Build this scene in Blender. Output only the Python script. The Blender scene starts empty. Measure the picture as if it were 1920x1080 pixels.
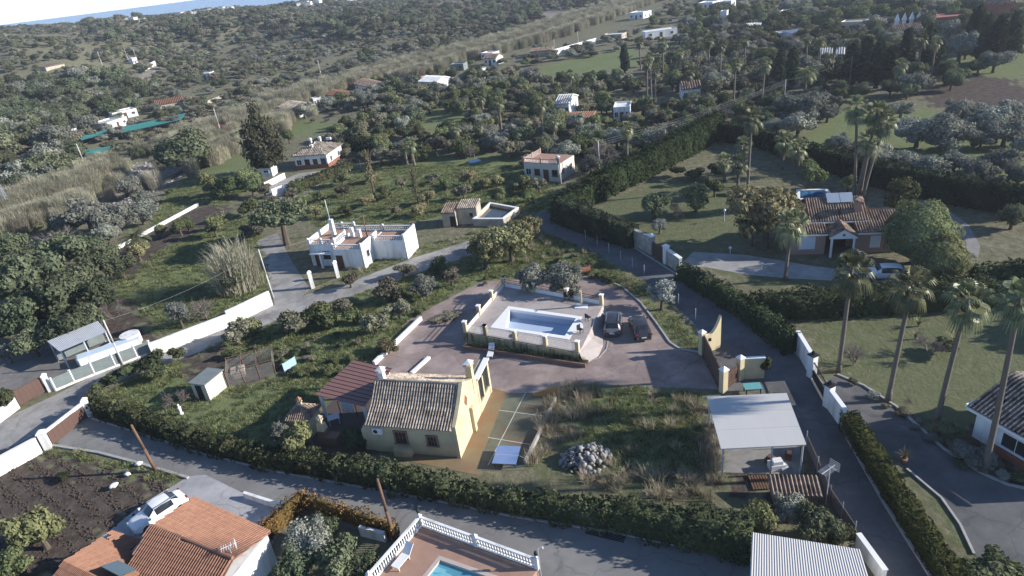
import bpy, bmesh, math, random
import numpy as np
from mathutils import Vector, Matrix
random.seed(7); RNG = np.random.default_rng(7)
SC = bpy.context.scene; COL = SC.collection
# ---------------------------------------------------------------- camera
F_PX, PITCH, ROLL, HC = 1240.0, math.radians(26.3), math.radians(7.3), 37.0
_fw = np.array([0, math.cos(PITCH), -math.sin(PITCH)]); _r0 = np.array([1., 0, 0]); _u0 = np.cross(_r0, _fw)
_R = _r0*math.cos(ROLL) - _u0*math.sin(ROLL); _U = _u0*math.cos(ROLL) + _r0*math.sin(ROLL)
cd = bpy.data.cameras.new('camera'); cam = bpy.data.objects.new('camera', cd); COL.objects.link(cam)
cd.sensor_width = 36; cd.lens = 36*F_PX/1920; cd.clip_start = 0.5; cd.clip_end = 90000
cam.matrix_world = Matrix(((_R[0], _U[0], -_fw[0], 0), (_R[1], _U[1], -_fw[1], 0), (_R[2], _U[2], -_fw[2], HC), (0, 0, 0, 1)))
SC.camera = cam
# ---------------------------------------------------------------- sky, sun, exposure
SUN_AZ, SUN_EL = math.radians(96), math.radians(21.5)      # clockwise from +Y
w = bpy.data.worlds.new('World'); SC.world = w; w.use_nodes = True
nt = w.node_tree; bg = nt.nodes['Background']; sky = nt.nodes.new('ShaderNodeTexSky'); sky.sky_type = 'NISHITA'
sky.sun_disc = False; sky.sun_elevation = SUN_EL; sky.sun_rotation = SUN_AZ; sky.air_density = 0.9; sky.dust_density = 0.0; sky.ozone_density = 3.0; sky.altitude = 2500
nt.links.new(sky.outputs[0], bg.inputs[0]); bg.inputs[1].default_value = 0.125
sl = bpy.data.lights.new('sun', 'SUN'); sl.energy = 4.7; sl.angle = math.radians(0.55); sl.color = (1, .95, .885)
so = bpy.data.objects.new('sun', sl); COL.objects.link(so)
sd = Vector((math.sin(SUN_AZ)*math.cos(SUN_EL), math.cos(SUN_AZ)*math.cos(SUN_EL), math.sin(SUN_EL)))
so.rotation_euler = sd.to_track_quat('Z', 'Y').to_euler(); so.location = (60, 0, 80)
SC.view_settings.view_transform = 'Standard'; SC.view_settings.look = 'None'; SC.view_settings.exposure = 0.88; SC.view_settings.gamma = 1
SC.view_settings.use_curve_mapping = False
SC.cycles.max_bounces = 5; SC.cycles.diffuse_bounces = 2; SC.cycles.transparent_max_bounces = 6; SC.cycles.volume_bounces = 0
# ---------------------------------------------------------------- pixel <-> place
def ray(px, py): return _fw + _R*((px-960)/F_PX) + _U*((540-py)/F_PX)
def P(px, py, z=0.0):
    d = ray(px, py); t = (z-HC)/d[2]; return Vector((d[0]*t, d[1]*t, z))
def project(x, y, z):
    vx, vy, vz = x, y, np.asarray(z)-HC
    d = np.maximum(vy*_fw[1]+vz*_fw[2], 1e-3)
    return 960+F_PX*(vx*_R[0]+vy*_R[1]+vz*_R[2])/d, 540-F_PX*(vx*_U[0]+vy*_U[1]+vz*_U[2])/d
def inpoly(px, py, poly):
    px = np.asarray(px, float); py = np.asarray(py, float); ins = np.zeros(px.shape, bool); n = len(poly)
    for i in range(n):
        x1, y1 = poly[i]; x2, y2 = poly[(i+1) % n]
        if y1 == y2: continue
        c = ((y1 > py) != (y2 > py)) & (px < (x2-x1)*(py-y1)/(y2-y1)+x1); ins ^= c
    return ins
def sstep(a, b, x): t = np.clip((np.asarray(x, float)-a)/(b-a), 0, 1); return t*t*(3-2*t)
RIVER = np.array([(-190, 30), (-135, 95), (-104, 135), (-84, 157), (-66, 236), (-20, 300), (25, 345), (70, 420), (160, 560), (500, 1000)], float)
def river_s(x, y):
    x = np.asarray(x, float); y = np.asarray(y, float); best = np.full(x.shape, 1e9); sg = np.ones(x.shape)
    for a, b in zip(RIVER[:-1], RIVER[1:]):
        d = b-a; L = d@d; t = np.clip(((x-a[0])*d[0]+(y-a[1])*d[1])/L, 0, 1)
        qx, qy = x-a[0]-d[0]*t, y-a[1]-d[1]*t; dist = np.hypot(qx, qy); s = np.sign(d[0]*(y-a[1])-d[1]*(x-a[0]))
        m = dist < best; best = np.where(m, dist, best); sg = np.where(m, s, sg)
    return best*sg
def und(x, y, s=1.0):
    return (np.sin(x*.021*s+1.3)*np.cos(y*.017*s-.4)+.6*np.sin(x*.043*s-y*.031*s+2)+.35*np.sin(x*.083*s+y*.071*s))/1.95
def H(x, y):
    x = np.asarray(x, float); y = np.asarray(y, float); s = river_s(x, y); r = np.hypot(x, y)
    az = np.degrees(np.arctan2(x, y))
    A = np.interp(az, [-80, -45, -36, -28, -22, -15, -5, 10, 30], [40, 36, 33, 25, 21, 18, 16, 12, 6])
    h = A*sstep(5, 420, s) + (und(x, y)*5+5.5*np.sin(x*.031+y*.012+1)*np.cos(y*.019-x*.008))*sstep(25, 190, s)*(1-.55*sstep(500, 850, r))
    h = h - 2.4*np.exp(-(s/8.0)**2)*sstep(90, 130, r)
    h = h + (und(x, y, .6)*3+3)*sstep(260, 420, r)*sstep(-10, -80, s)
    h = h*(1-sstep(900, 1500, r)) - 72*sstep(950, 3000, r)
    return h
def G(px, py, up=0.0):
    d = ray(px, py); t = np.geomspace(15, 9000, 2600); x, y, z = d[0]*t, d[1]*t, HC+d[2]*t
    f = z-H(x, y)-up; k = np.nonzero(f < 0)[0]
    if len(k) == 0: k = [len(t)-1]
    k = max(int(k[0]), 1); a = f[k-1]/(f[k-1]-f[k]+1e-9); tt = t[k-1]+(t[k]-t[k-1])*a
    x, y = d[0]*tt, d[1]*tt; return Vector((x, y, float(H(x, y))))
def depth_of(p): return p[1]*_fw[1]+(p[2]-HC)*_fw[2]
# ---------------------------------------------------------------- materials
def nn(nt, t, **k):
    n = nt.nodes.new(t)
    for a, b in k.items(): setattr(n, a, b)
    return n
def srgb(c):
    if isinstance(c, str):
        c = c.lstrip('#'); c = tuple(int(c[i:i+2], 16)/255 for i in (0, 2, 4))
        return tuple(v/12.92 if v <= .04045 else ((v+.055)/1.055)**2.4 for v in c)
    return c
def C4(c): c = srgb(c); return (c[0], c[1], c[2], 1)
MATS = {}
def M(name, c1, c2=None, scale=2.0, rough=.85, bump=0.0, bscale=30, spec=.25, metal=0.0, world=False, c3=None, s3=.35, attr=False, stretch=None, cracks=False, tone=.42):
    if name in MATS: return MATS[name]
    m = bpy.data.materials.new(name); m.use_nodes = True; nt = m.node_tree; b = nt.nodes['Principled BSDF']
    b.inputs['Roughness'].default_value = rough; b.inputs['Specular IOR Level'].default_value = spec; b.inputs['Metallic'].default_value = metal
    if world: co = nn(nt, 'ShaderNodeNewGeometry').outputs['Position']
    else: co = nn(nt, 'ShaderNodeTexCoord').outputs['Object']
    if stretch:
        mp = nn(nt, 'ShaderNodeMapping'); mp.inputs['Scale'].default_value = stretch; nt.links.new(co, mp.inputs[0]); co = mp.outputs[0]
    c2 = c2 or tuple(v*.72 for v in srgb(c1))
    no = nn(nt, 'ShaderNodeTexNoise'); no.inputs['Scale'].default_value = scale; no.inputs['Detail'].default_value = 6; no.inputs['Roughness'].default_value = .65
    nt.links.new(co, no.inputs['Vector'])
    rp = nn(nt, 'ShaderNodeMapRange'); rp.inputs[1].default_value = .3; rp.inputs[2].default_value = .7; nt.links.new(no.outputs[0], rp.inputs[0])
    mx = nn(nt, 'ShaderNodeMix', data_type='RGBA'); mx.inputs[6].default_value = C4(c1); mx.inputs[7].default_value = C4(c2); nt.links.new(rp.outputs[0], mx.inputs[0])
    out = mx.outputs[2]
    if c3 is not None:
        n3 = nn(nt, 'ShaderNodeTexNoise'); n3.inputs['Scale'].default_value = s3; n3.inputs['Detail'].default_value = 5; n3.inputs['Roughness'].default_value = .6; nt.links.new(co, n3.inputs['Vector'])
        r3 = nn(nt, 'ShaderNodeMapRange'); r3.inputs[1].default_value = .48; r3.inputs[2].default_value = .66; nt.links.new(n3.outputs[0], r3.inputs[0])
        m3 = nn(nt, 'ShaderNodeMix', data_type='RGBA'); nt.links.new(r3.outputs[0], m3.inputs[0]); nt.links.new(out, m3.inputs[6]); m3.inputs[7].default_value = C4(c3); out = m3.outputs[2]
    if cracks:
        vo = nn(nt, 'ShaderNodeTexVoronoi', feature='DISTANCE_TO_EDGE'); vo.inputs['Scale'].default_value = .16; wn = nn(nt, 'ShaderNodeTexNoise'); wn.inputs['Scale'].default_value = .7; wn.inputs['Detail'].default_value = 4; nt.links.new(co, wn.inputs['Vector'])
        va = nn(nt, 'ShaderNodeVectorMath', operation='MULTIPLY_ADD'); va.inputs[1].default_value = (2, 2, 0); nt.links.new(wn.outputs['Color'], va.inputs[0]); nt.links.new(co, va.inputs[2]); nt.links.new(va.outputs[0], vo.inputs['Vector'])
        cr = nn(nt, 'ShaderNodeMapRange'); cr.inputs[1].default_value = .004; cr.inputs[2].default_value = .012; cr.inputs[3].default_value = .8; cr.inputs[4].default_value = 1.0; nt.links.new(vo.outputs['Distance'], cr.inputs[0])
        sn = nn(nt, 'ShaderNodeTexNoise'); sn.inputs['Scale'].default_value = .09; sn.inputs['Detail'].default_value = 9; sn.inputs['Roughness'].default_value = .72; nt.links.new(co, sn.inputs['Vector']); sr = nn(nt, 'ShaderNodeMapRange'); sr.inputs[1].default_value = .38; sr.inputs[2].default_value = .64; sr.inputs[3].default_value = .72; sr.inputs[4].default_value = 1.22; nt.links.new(sn.outputs[0], sr.inputs[0])
        ml = nn(nt, 'ShaderNodeMath', operation='MULTIPLY'); nt.links.new(cr.outputs[0], ml.inputs[0]); nt.links.new(sr.outputs[0], ml.inputs[1]); vs = nn(nt, 'ShaderNodeVectorMath', operation='SCALE'); nt.links.new(out, vs.inputs[0]); nt.links.new(ml.outputs[0], vs.inputs['Scale']); out = vs.outputs[0]
    if attr:   # per-piece tone
        at = nn(nt, 'ShaderNodeAttribute', attribute_name='var'); ra = nn(nt, 'ShaderNodeMapRange'); ra.inputs[3].default_value = 1-tone; ra.inputs[4].default_value = 1+tone*.8
        nt.links.new(at.outputs['Fac'], ra.inputs[0]); mm = nn(nt, 'ShaderNodeVectorMath', operation='SCALE'); nt.links.new(out, mm.inputs[0]); nt.links.new(ra.outputs[0], mm.inputs['Scale']); out = mm.outputs[0]
    nt.links.new(out, b.inputs['Base Color'])
    if bump:
        nb = nn(nt, 'ShaderNodeTexNoise'); nb.inputs['Scale'].default_value = bscale; nb.inputs['Detail'].default_value = 5; nt.links.new(co, nb.inputs['Vector'])
        bp = nn(nt, 'ShaderNodeBump'); bp.inputs['Strength'].default_value = bump; bp.inputs['Distance'].default_value = .06; nt.links.new(nb.outputs[0], bp.inputs['Height']); nt.links.new(bp.outputs[0], b.inputs['Normal'])
    MATS[name] = m; return m
def LEAF(name, dark, light, trans=.18, gloss=0.0):
    if name in MATS: return MATS[name]
    m = bpy.data.materials.new(name); m.use_nodes = True; nt = m.node_tree; nt.nodes.remove(nt.nodes['Principled BSDF']); o = nt.nodes['Material Output']
    at = nn(nt, 'ShaderNodeAttribute', attribute_name='var'); oi = nn(nt, 'ShaderNodeObjectInfo')
    mx = nn(nt, 'ShaderNodeMix', data_type='RGBA'); mx.inputs[6].default_value = C4(dark); mx.inputs[7].default_value = C4(light); nt.links.new(at.outputs['Fac'], mx.inputs[0])
    rr = nn(nt, 'ShaderNodeMapRange'); rr.inputs[3].default_value = .6; rr.inputs[4].default_value = 1.35; nt.links.new(oi.outputs['Random'], rr.inputs[0])
    hs = nn(nt, 'ShaderNodeHueSaturation'); nt.links.new(mx.outputs[2], hs.inputs['Color']); nt.links.new(rr.outputs[0], hs.inputs['Value'])
    r2 = nn(nt, 'ShaderNodeMath', operation='MULTIPLY_ADD'); r2.inputs[1].default_value = 7.31; r2.inputs[2].default_value = 0; nt.links.new(oi.outputs['Random'], r2.inputs[0])
    fr = nn(nt, 'ShaderNodeMath', operation='FRACT'); nt.links.new(r2.outputs[0], fr.inputs[0])
    rh = nn(nt, 'ShaderNodeMapRange'); rh.inputs[3].default_value = .475; rh.inputs[4].default_value = .525; nt.links.new(fr.outputs[0], rh.inputs[0]); nt.links.new(rh.outputs[0], hs.inputs['Hue'])
    d = nn(nt, 'ShaderNodeBsdfDiffuse'); t = nn(nt, 'ShaderNodeBsdfTranslucent'); s = nn(nt, 'ShaderNodeMixShader'); s.inputs[0].default_value = trans
    nt.links.new(hs.outputs[0], d.inputs[0]); nt.links.new(hs.outputs[0], t.inputs[0]); nt.links.new(d.outputs[0], s.inputs[1]); nt.links.new(t.outputs[0], s.inputs[2]); nt.links.new(s.outputs[0], o.inputs[0])
    if gloss:
        gl = nn(nt, 'ShaderNodeBsdfGlossy'); gl.inputs['Roughness'].default_value = .38; gl.inputs[0].default_value = (.8, .8, .75, 1); s2 = nn(nt, 'ShaderNodeMixShader'); s2.inputs[0].default_value = gloss; nt.links.new(s.outputs[0], s2.inputs[1]); nt.links.new(gl.outputs[0], s2.inputs[2]); nt.links.new(s2.outputs[0], o.inputs[0])
    MATS[name] = m; return m
# ---------------------------------------------------------------- mesh builder
class MB:
    def __init__(s): s.v = []; s.f = []; s.var = []
    def add(s, vs, fs, var=None):
        o = len(s.v); s.v.extend([tuple(map(float, q)) for q in vs]); s.f.extend([tuple(i+o for i in f) for f in fs])
        s.var.extend([.5 if var is None else var]*len(vs)); return s
    def box(s, x0, x1, y0, y1, z0, z1, var=None):
        return s.add([(x0,y0,z0),(x1,y0,z0),(x1,y1,z0),(x0,y1,z0),(x0,y0,z1),(x1,y0,z1),(x1,y1,z1),(x0,y1,z1)],
                     [(3,2,1,0),(4,5,6,7),(0,1,5,4),(1,2,6,5),(2,3,7,6),(3,0,4,7)], var)
    def prism(s, poly, z0, z1):     # poly in xy, anticlockwise or not
        n = len(poly); zt = z1 if hasattr(z1, '__len__') else [z1]*n
        return s.add([(p[0],p[1],z0) for p in poly]+[(p[0],p[1],zt[i]) for i, p in enumerate(poly)],
                     [tuple(range(n))[::-1], tuple(range(n, 2*n))]+[(i,(i+1)%n,n+(i+1)%n,n+i) for i in range(n)])
    def extr(s, poly, a, b, axis='x'):   # profile extruded along x (profile = y,z) or y (profile = x,z)
        n = len(poly); mk = (lambda t, p: (t, p[0], p[1])) if axis == 'x' else (lambda t, p: (p[0], t, p[1]))
        return s.add([mk(a, p) for p in poly]+[mk(b, p) for p in poly], [tuple(range(n)), tuple(range(n, 2*n))[::-1]]+[(i,n+i,n+(i+1)%n,(i+1)%n) for i in range(n)])
    def tube(s, p0, p1, r0, r1=None, n=8, cap=True, var=None):
        p0 = Vector(p0); p1 = Vector(p1); r1 = r0 if r1 is None else r1; d = (p1-p0).normalized(); a = d.orthogonal().normalized(); b = d.cross(a)
        vs = [p0+(a*math.cos(t)+b*math.sin(t))*r0 for t in [2*math.pi*i/n for i in range(n)]]+[p1+(a*math.cos(t)+b*math.sin(t))*r1 for t in [2*math.pi*i/n for i in range(n)]]
        fs = [(i,(i+1)%n,n+(i+1)%n,n+i) for i in range(n)]
        if cap: fs += [tuple(range(n))[::-1], tuple(range(n, 2*n))]
        return s.add(vs, fs, var)
    def path(s, pts, rad, n=7):
        for i in range(len(pts)-1): s.tube(pts[i], pts[i+1], rad[i], rad[i+1], n, cap=(i == len(pts)-2 or i == 0))
        return s
    def lathe(s, prof, c=(0,0,0), n=10):
        vs = []; fs = []; k = len(prof)
        for r, z in prof: vs += [(c[0]+r*math.cos(2*math.pi*i/n), c[1]+r*math.sin(2*math.pi*i/n), c[2]+z) for i in range(n)]
        for j in range(k-1): fs += [(j*n+i, j*n+(i+1)%n, (j+1)*n+(i+1)%n, (j+1)*n+i) for i in range(n)]
        fs += [tuple(range(n))[::-1], tuple(range((k-1)*n, k*n))]; return s.add(vs, fs)
    def quad(s, a, b, c, d, var=None): return s.add([a,b,c,d], [(0,1,2,3)], var)
    def mesh(s, name, mat, smooth=False):
        me = bpy.data.meshes.new(name); me.from_pydata(s.v, [], s.f); me.materials.append(mat)
        at = me.attributes.new('var', 'FLOAT', 'POINT'); at.data.foreach_set('value', np.array(s.var, np.float32))
        if smooth: me.shade_smooth()
        return me
    def build(s, name, mat, parent=None, loc=(0,0,0), rz=0, smooth=False):
        return put(name, s.mesh(name, mat, smooth), parent, loc, rz)
def put(name, me, parent=None, loc=(0,0,0), rz=0):
    o = bpy.data.objects.new(name, me); COL.objects.link(o); o.location = loc; o.rotation_euler = (0, 0, rz)
    if parent is not None: o.parent = parent
    return o
def tag(o, label, cat, group=None, kind=None):
    if label: o['label'] = label; o['category'] = cat
    if group: o['group'] = group
    if kind: o['kind'] = kind
    return o
def T(name, label, cat, loc, rz=0, group=None):
    o = bpy.data.objects.new(name, None); COL.objects.link(o); o.location = loc; o.rotation_euler = (0, 0, rz); o.empty_display_size = .3
    return tag(o, label, cat, group)
def struct(o): o['kind'] = 'structure'; return o
def frame(pa, pb):      # angle of the ground line a->b
    return math.atan2(pb[1]-pa[1], pb[0]-pa[0])
def mesh_np(name, V, Fc, var, mat, smooth=False):
    me = bpy.data.meshes.new(name); V = np.asarray(V, np.float32); Fc = np.asarray(Fc, np.int32); k = Fc.shape[1]
    me.vertices.add(len(V)); me.vertices.foreach_set('co', V.ravel()); me.loops.add(Fc.size); me.loops.foreach_set('vertex_index', Fc.ravel())
    me.polygons.add(len(Fc)); me.polygons.foreach_set('loop_start', np.arange(0, Fc.size, k, dtype=np.int32)); me.polygons.foreach_set('loop_total', np.full(len(Fc), k, np.int32))
    me.update(calc_edges=True); me.validate()
    at = me.attributes.new('var', 'FLOAT', 'POINT'); at.data.foreach_set('value', np.asarray(var, np.float32))
    me.materials.append(mat)
    if smooth: me.shade_smooth()
    return me
# ================================================================ the ground
GRASS = [[(560,350),(700,308),(980,310),(1045,360),(1030,398),(930,402),(830,405),(760,418),(600,425),(540,390)],
 [(180,745),(330,672),(450,630),(640,562),(880,480),(1010,430),(1110,470),(1230,560),(1310,640),(1320,662),(1260,640),(1200,555),(1100,518),(940,522),(860,545),(780,600),(690,690),(590,760),(560,850),(430,840),(300,800)],
 [(215,530),(290,470),(440,400),(480,420),(500,480),(505,550),(400,600),(240,645)],[(270,395),(440,275),(490,300),(470,350),(420,385),(300,440)],
 [(775,238),(800,205),(880,208),(872,232),(800,248)],[(985,132),(1090,105),(1190,90),(1195,125),(1050,145),(940,152)],[(505,240),(560,220),(625,232),(600,252),(540,258)],
 [(1490,275),(1560,205),(1700,195),(1920,250),(1920,340),(1700,310),(1560,310)],[(1110,722),(1310,738),(1338,880),(1250,890),(1060,880),(1100,790)],
 [(1780,110),(1920,95),(1920,150),(1800,150)],[(1700,25),(1920,5),(1920,28),(1720,40)],[(760,290),(990,290),(1000,325),(780,325)],
 [(60,838),(110,835),(350,897),(330,912),(210,880),(40,880)],[(480,560),(640,520),(870,450),(1000,405),(985,395),(800,470),(640,515)],[(1280,10),(1500,20),(1560,30),(1500,40),(1300,30)],
 [(330,105),(390,95),(400,112),(340,118)],[(0,690),(40,640),(90,640),(60,690)]]
SOIL = [[(-200,900),(-50,870),(90,850),(330,908),(310,930),(180,1010),(100,1090),(-200,1200)],[(212,475),(370,383),(445,388),(400,420),(300,470),(235,530)],[(160,555),(245,560),(300,640),(190,650)],
 [(1715,172),(1850,138),(1935,165),(1935,215),(1760,205)],[(1660,770),(1720,800),(1830,880),(1920,910),(1925,870),(1850,800),(1790,830),(1680,745),(1600,700),(1555,690)],
 [(590,860),(640,780),(720,700),(740,720),(705,850)],[(1340,850),(1500,890),(1560,960),(1420,930),(1350,910)],[(330,660),(420,655),(560,690),(470,720),(360,740)]]
DRY = [[(1500,590),(1870,580),(2100,640),(2000,800),(1800,810),(1640,745),(1555,700)],[(1090,395),(1250,335),(1385,335),(1420,440),(1290,485),(1195,440)],
 [(985,890),(1045,722),(1110,722),(1100,790),(1050,870),(1345,890),(1350,940)],[(1300,475),(1420,480),(1640,500),(1600,540),(1400,540)],[(1690,870),(1800,960),(1840,1050),(1790,1050)],[(640,500),(870,440),(880,455),(650,525)]]
PALE = [[(170,395),(215,340),(255,305),(315,300),(318,345),(270,385),(225,415)],[(235,165),(290,120),(310,125),(250,165)],[(1000,22),(1110,15),(1100,50),(1040,60)]]
def cover_at(x, y, z):
    j = 1.2
    jx = x+j*(np.sin(x*1.7+y*2.3)+.6*np.sin(x*4.1-y*3.3)); jy = y+j*(np.cos(x*2.1-y*1.9)+.6*np.sin(x*3.7+y*4.7))
    px, py = project(jx, jy, z); out = np.zeros((len(x), 4), np.float32)
    for k, L in enumerate((GRASS, SOIL, DRY, PALE)):
        for poly in L: out[inpoly(px, py, poly), k] = 1
    out[:, 0] *= 1-np.maximum(out[:, 1], out[:, 2]); s = river_s(x, y); r = np.hypot(x, y)
    out[(np.abs(s+np.sin(x*.3)*1.5) < 4) & (r > 110), 3] = 1
    return out
th = np.radians(np.concatenate([np.linspace(-180, -60, 40, endpoint=False), np.linspace(-60, 60, 520, endpoint=False), np.linspace(60, 180, 40, endpoint=False)]))
rr = np.concatenate([[0.0, 8], np.geomspace(14, 1300, 470), np.geomspace(1340, 3000, 30)])
A_, R_ = np.meshgrid(th, rr); gx = (np.sin(A_)*R_).ravel(); gy = (np.cos(A_)*R_).ravel(); gz = H(gx, gy)
nA = len(th); i0 = (np.arange(len(rr)-1)[:, None]*nA + np.arange(nA)[None]).ravel(); i1 = (np.arange(len(rr)-1)[:, None]*nA + (np.arange(nA)[None]+1) % nA).ravel()
faces = np.stack([i0, i1, i1+nA, i0+nA], 1)[:, ::-1]
gm = bpy.data.materials.new('ground'); gm.use_nodes = True; nt = gm.node_tree; b = nt.nodes['Principled BSDF']; b.inputs['Roughness'].default_value = .95; b.inputs['Specular IOR Level'].default_value = .05
pos = nn(nt, 'ShaderNodeNewGeometry').outputs['Position']; at = nn(nt, 'ShaderNodeAttribute', attribute_name='cover'); sep = nn(nt, 'ShaderNodeSeparateColor'); nt.links.new(at.outputs['Color'], sep.inputs[0])
def noise(sc, det=6, ro=.65):
    n = nn(nt, 'ShaderNodeTexNoise'); n.inputs['Scale'].default_value = sc; n.inputs['Detail'].default_value = det; n.inputs['Roughness'].default_value = ro; nt.links.new(pos, n.inputs['Vector']); return n.outputs[0]
def ramp2(fac, c1, c2, lo=.35, hi=.65):
    r = nn(nt, 'ShaderNodeMapRange'); r.inputs[1].default_value = lo; r.inputs[2].default_value = hi; nt.links.new(fac, r.inputs[0])
    m = nn(nt, 'ShaderNodeMix', data_type='RGBA'); nt.links.new(r.outputs[0], m.inputs[0])
    for k, c in ((6, c1), (7, c2)):
        if isinstance(c, (str, tuple)): m.inputs[k].default_value = C4(c)
        else: nt.links.new(c, m.inputs[k])
    return m.outputs[2]
def mixf(fac, a, c):
    m = nn(nt, 'ShaderNodeMix', data_type='RGBA'); nt.links.new(fac, m.inputs[0]); nt.links.new(a, m.inputs[6]); nt.links.new(c, m.inputs[7]); return m.outputs[2]
n1, n2, n3 = noise(.9), noise(.12), noise(4.0, 4)
scrub = ramp2(n2, ramp2(n1, (.12,.115,.075), (.25,.22,.155)), ramp2(n1, (.11,.115,.065), (.19,.18,.11)))
grass = ramp2(n2, ramp2(n1, (.10,.135,.05), (.17,.195,.085)), ramp2(n3, (.12,.15,.065), (.22,.22,.12)))
soil = ramp2(n1, (.06,.046,.038), (.12,.097,.08)); dry = ramp2(n1, ramp2(n3, (.095,.115,.052), (.14,.15,.08)), (.17,.165,.10), .4, .75); pale = ramp2(n1, (.30,.27,.23), (.16,.14,.12))
c = mixf(sep.outputs[0], scrub, grass); c = mixf(sep.outputs[1], c, soil); c = mixf(sep.outputs[2], c, dry)
c = mixf(at.outputs['Alpha'], c, pale); nt.links.new(c, b.inputs['Base Color'])
bp = nn(nt, 'ShaderNodeBump'); bp.inputs['Strength'].default_value = .8; bp.inputs['Distance'].default_value = .25; nt.links.new(noise(1.6, 8, .75), bp.inputs['Height']); nt.links.new(bp.outputs[0], b.inputs['Normal'])
me = mesh_np('ground', np.stack([gx, gy, gz], 1), faces, np.zeros(len(gx)), gm, True)
ca = me.attributes.new('cover', 'FLOAT_COLOR', 'POINT'); cv = cover_at(gx, gy, gz); ca.data.foreach_set('color', cv.ravel())
struct(put('ground', me))
# sea
sm = M('sea_water', (.06,.17,.34), (.055,.155,.31), .002, .25, .0, 1, .5, world=True)
sea = MB(); sea.add([(-60000,3060,-60),(60000,3060,-60),(60000,80000,-60),(-60000,80000,-60)], [(0,1,2,3)]); struct(sea.build('sea', sm))
# ---------------------------------------------------------------- roads and paving
def sheet(name, poly, z, mat, world=False):
    pts = [P(p[0], p[1], z) if not world else p for p in poly]
    bm = bmesh.new(); vs = [bm.verts.new((p[0], p[1], z)) for p in pts]; f = bm.faces.new(vs); f.normal_update()
    if f.normal.z < 0: f.normal_flip()
    bmesh.ops.triangulate(bm, faces=[f]); me = bpy.data.meshes.new(name); bm.to_mesh(me); bm.free(); me.materials.append(mat)
    return struct(put(name, me))
asph = M('asphalt', (.15,.149,.15), (.115,.114,.116), .5, .9, .5, 60, .2, cracks=True, world=True, c3=(.18,.175,.168), s3=.22)
conc = M('lane_concrete', (.37,.35,.325), (.28,.27,.25), .6, .9, .5, 40, .2, cracks=True, world=True, c3=(.22,.21,.2), s3=.3)
conc2 = M('front_lane_concrete', (.27,.262,.25), (.205,.20,.19), .5, .9, .4, 40, .2, cracks=True, world=True, c3=(.17,.165,.16), s3=.18)
stamp = M('stamped_concrete', (.29,.225,.20), (.24,.185,.165), 1.1, .8, .4, 30, .25, cracks=True, world=True, c3=(.37,.295,.265), s3=.3)
sheet('asphalt_lane', [(985,412),(1023,440),(1140,487),(1207,524),(1257,566),(1300,610),(1318,650),(1352,735),(1400,735),(1450,735),(1500,830),(1553,945),(1608,1015),(1690,1130),(1820,1180),(1743,1080),(1655,940),(1575,800),(1547,722),(1487,657),(1403,590),(1280,520),(1187,462),(1100,440),(1040,420),(1033,392)], .012, asph)
sheet('concrete_lane', [(1033,392),(1000,405),(930,432),(870,455),(780,482),(700,512),(640,537),(590,548),(515,572),(430,608),(290,662),(180,702),(100,742),(30,775),(-80,830),(-120,960),(0,850),(97,800),(172,757),(172,738),(230,712),(330,676),(400,650),(480,616),(560,586),(640,562),(700,540),(790,510),(880,480),(985,436),(1023,440)], .008, conc)
sheet('house_driveway', [(480,452),(520,437),(548,492),(582,542),(560,562),(515,572),(500,505)], .016, conc)
sheet('front_lane', [(173,783),(267,812),(367,845),(500,879),(640,905),(807,935),(973,969),(1140,995),(1273,1022),(1410,1050),(1500,1200),(1100,1230),(1005,1110),(785,1015),(740,1015),(640,985),(545,960),(457,922),(353,895),(187,848),(97,834),(110,800)], .008, conc2)
sheet('paved_apron', [(180,1015),(255,955),(353,893),(385,890),(457,925),(545,962),(500,1040),(300,1100)], .014, M('cobble_paving', (.43,.42,.42), (.34,.33,.335), 1.2, .85, .5, 14, .25, cracks=True, world=True))
sheet('courtyard', [(690,690),(745,640),(765,600),(840,560),(905,527),(1080,520),(1120,520),(1165,538),(1200,568),(1228,604),(1255,643),(1275,657),(1313,664),(1348,730),(1190,724),(1060,718),(1040,737),(915,737),(760,720),(700,705)], .012, stamp)
sheet('patio_floor', [(575,800),(640,735),(705,695),(760,715),(706,850),(600,862)], .018, M('patio_tile', (.10,.075,.065), (.08,.06,.055), 1.5, .7, .2, 20, .3, world=True))
sheet('ochre_walk', [(755,862),(760,842),(866,857),(912,725),(952,735),(900,892)], .018, M('ochre_paint', (.245,.18,.10), (.21,.155,.09), 1.0, .8, .2, 20, .25, world=True, c3=(.25,.14,.07), s3=.5))
sheet('court_floor', [(893,882),(950,737),(1046,742),(982,882)], .022, M('court_surface', (.17,.17,.12), (.14,.15,.11), .7, .8, .2, 20, .25, cracks=True, world=True, c3=(.17,.125,.085), s3=.35))
lm = M('line_paint', (.6,.6,.55), (.45,.45,.4), 3, .7)
def stripe(name, a, b, w, z, m):
    a = P(*a, z); b = P(*b, z); d = (b-a).normalized(); n = Vector((-d.y, d.x, 0))*w/2
    mb = MB(); mb.quad(a-n, b-n, b+n, a+n); return struct(mb.build(name, m))
for a, c in (((986,735),(915,872)),((936,769),(1035,782)),((915,820),(1005,835))): stripe('court_line', a, c, .07, .026, lm)
sheet('villa_driveway', [(1272,500),(1300,472),(1400,478),(1520,498),(1600,508),(1720,512),(1720,530),(1600,528),(1480,522),(1400,515),(1320,500)], .012, M('driveway_paver', (.36,.35,.335), (.28,.27,.26), .8, .85, .3, 30, .2, cracks=True, world=True))
sheet('garden_driveway', [(1552,712),(1570,703),(1620,725),(1680,765),(1770,845),(1840,890),(1890,912),(2000,935),(2050,1150),(1900,1100),(1826,1040),(1800,985),(1765,935),(1700,880),(1640,820),(1590,770)], .012, asph)
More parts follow.
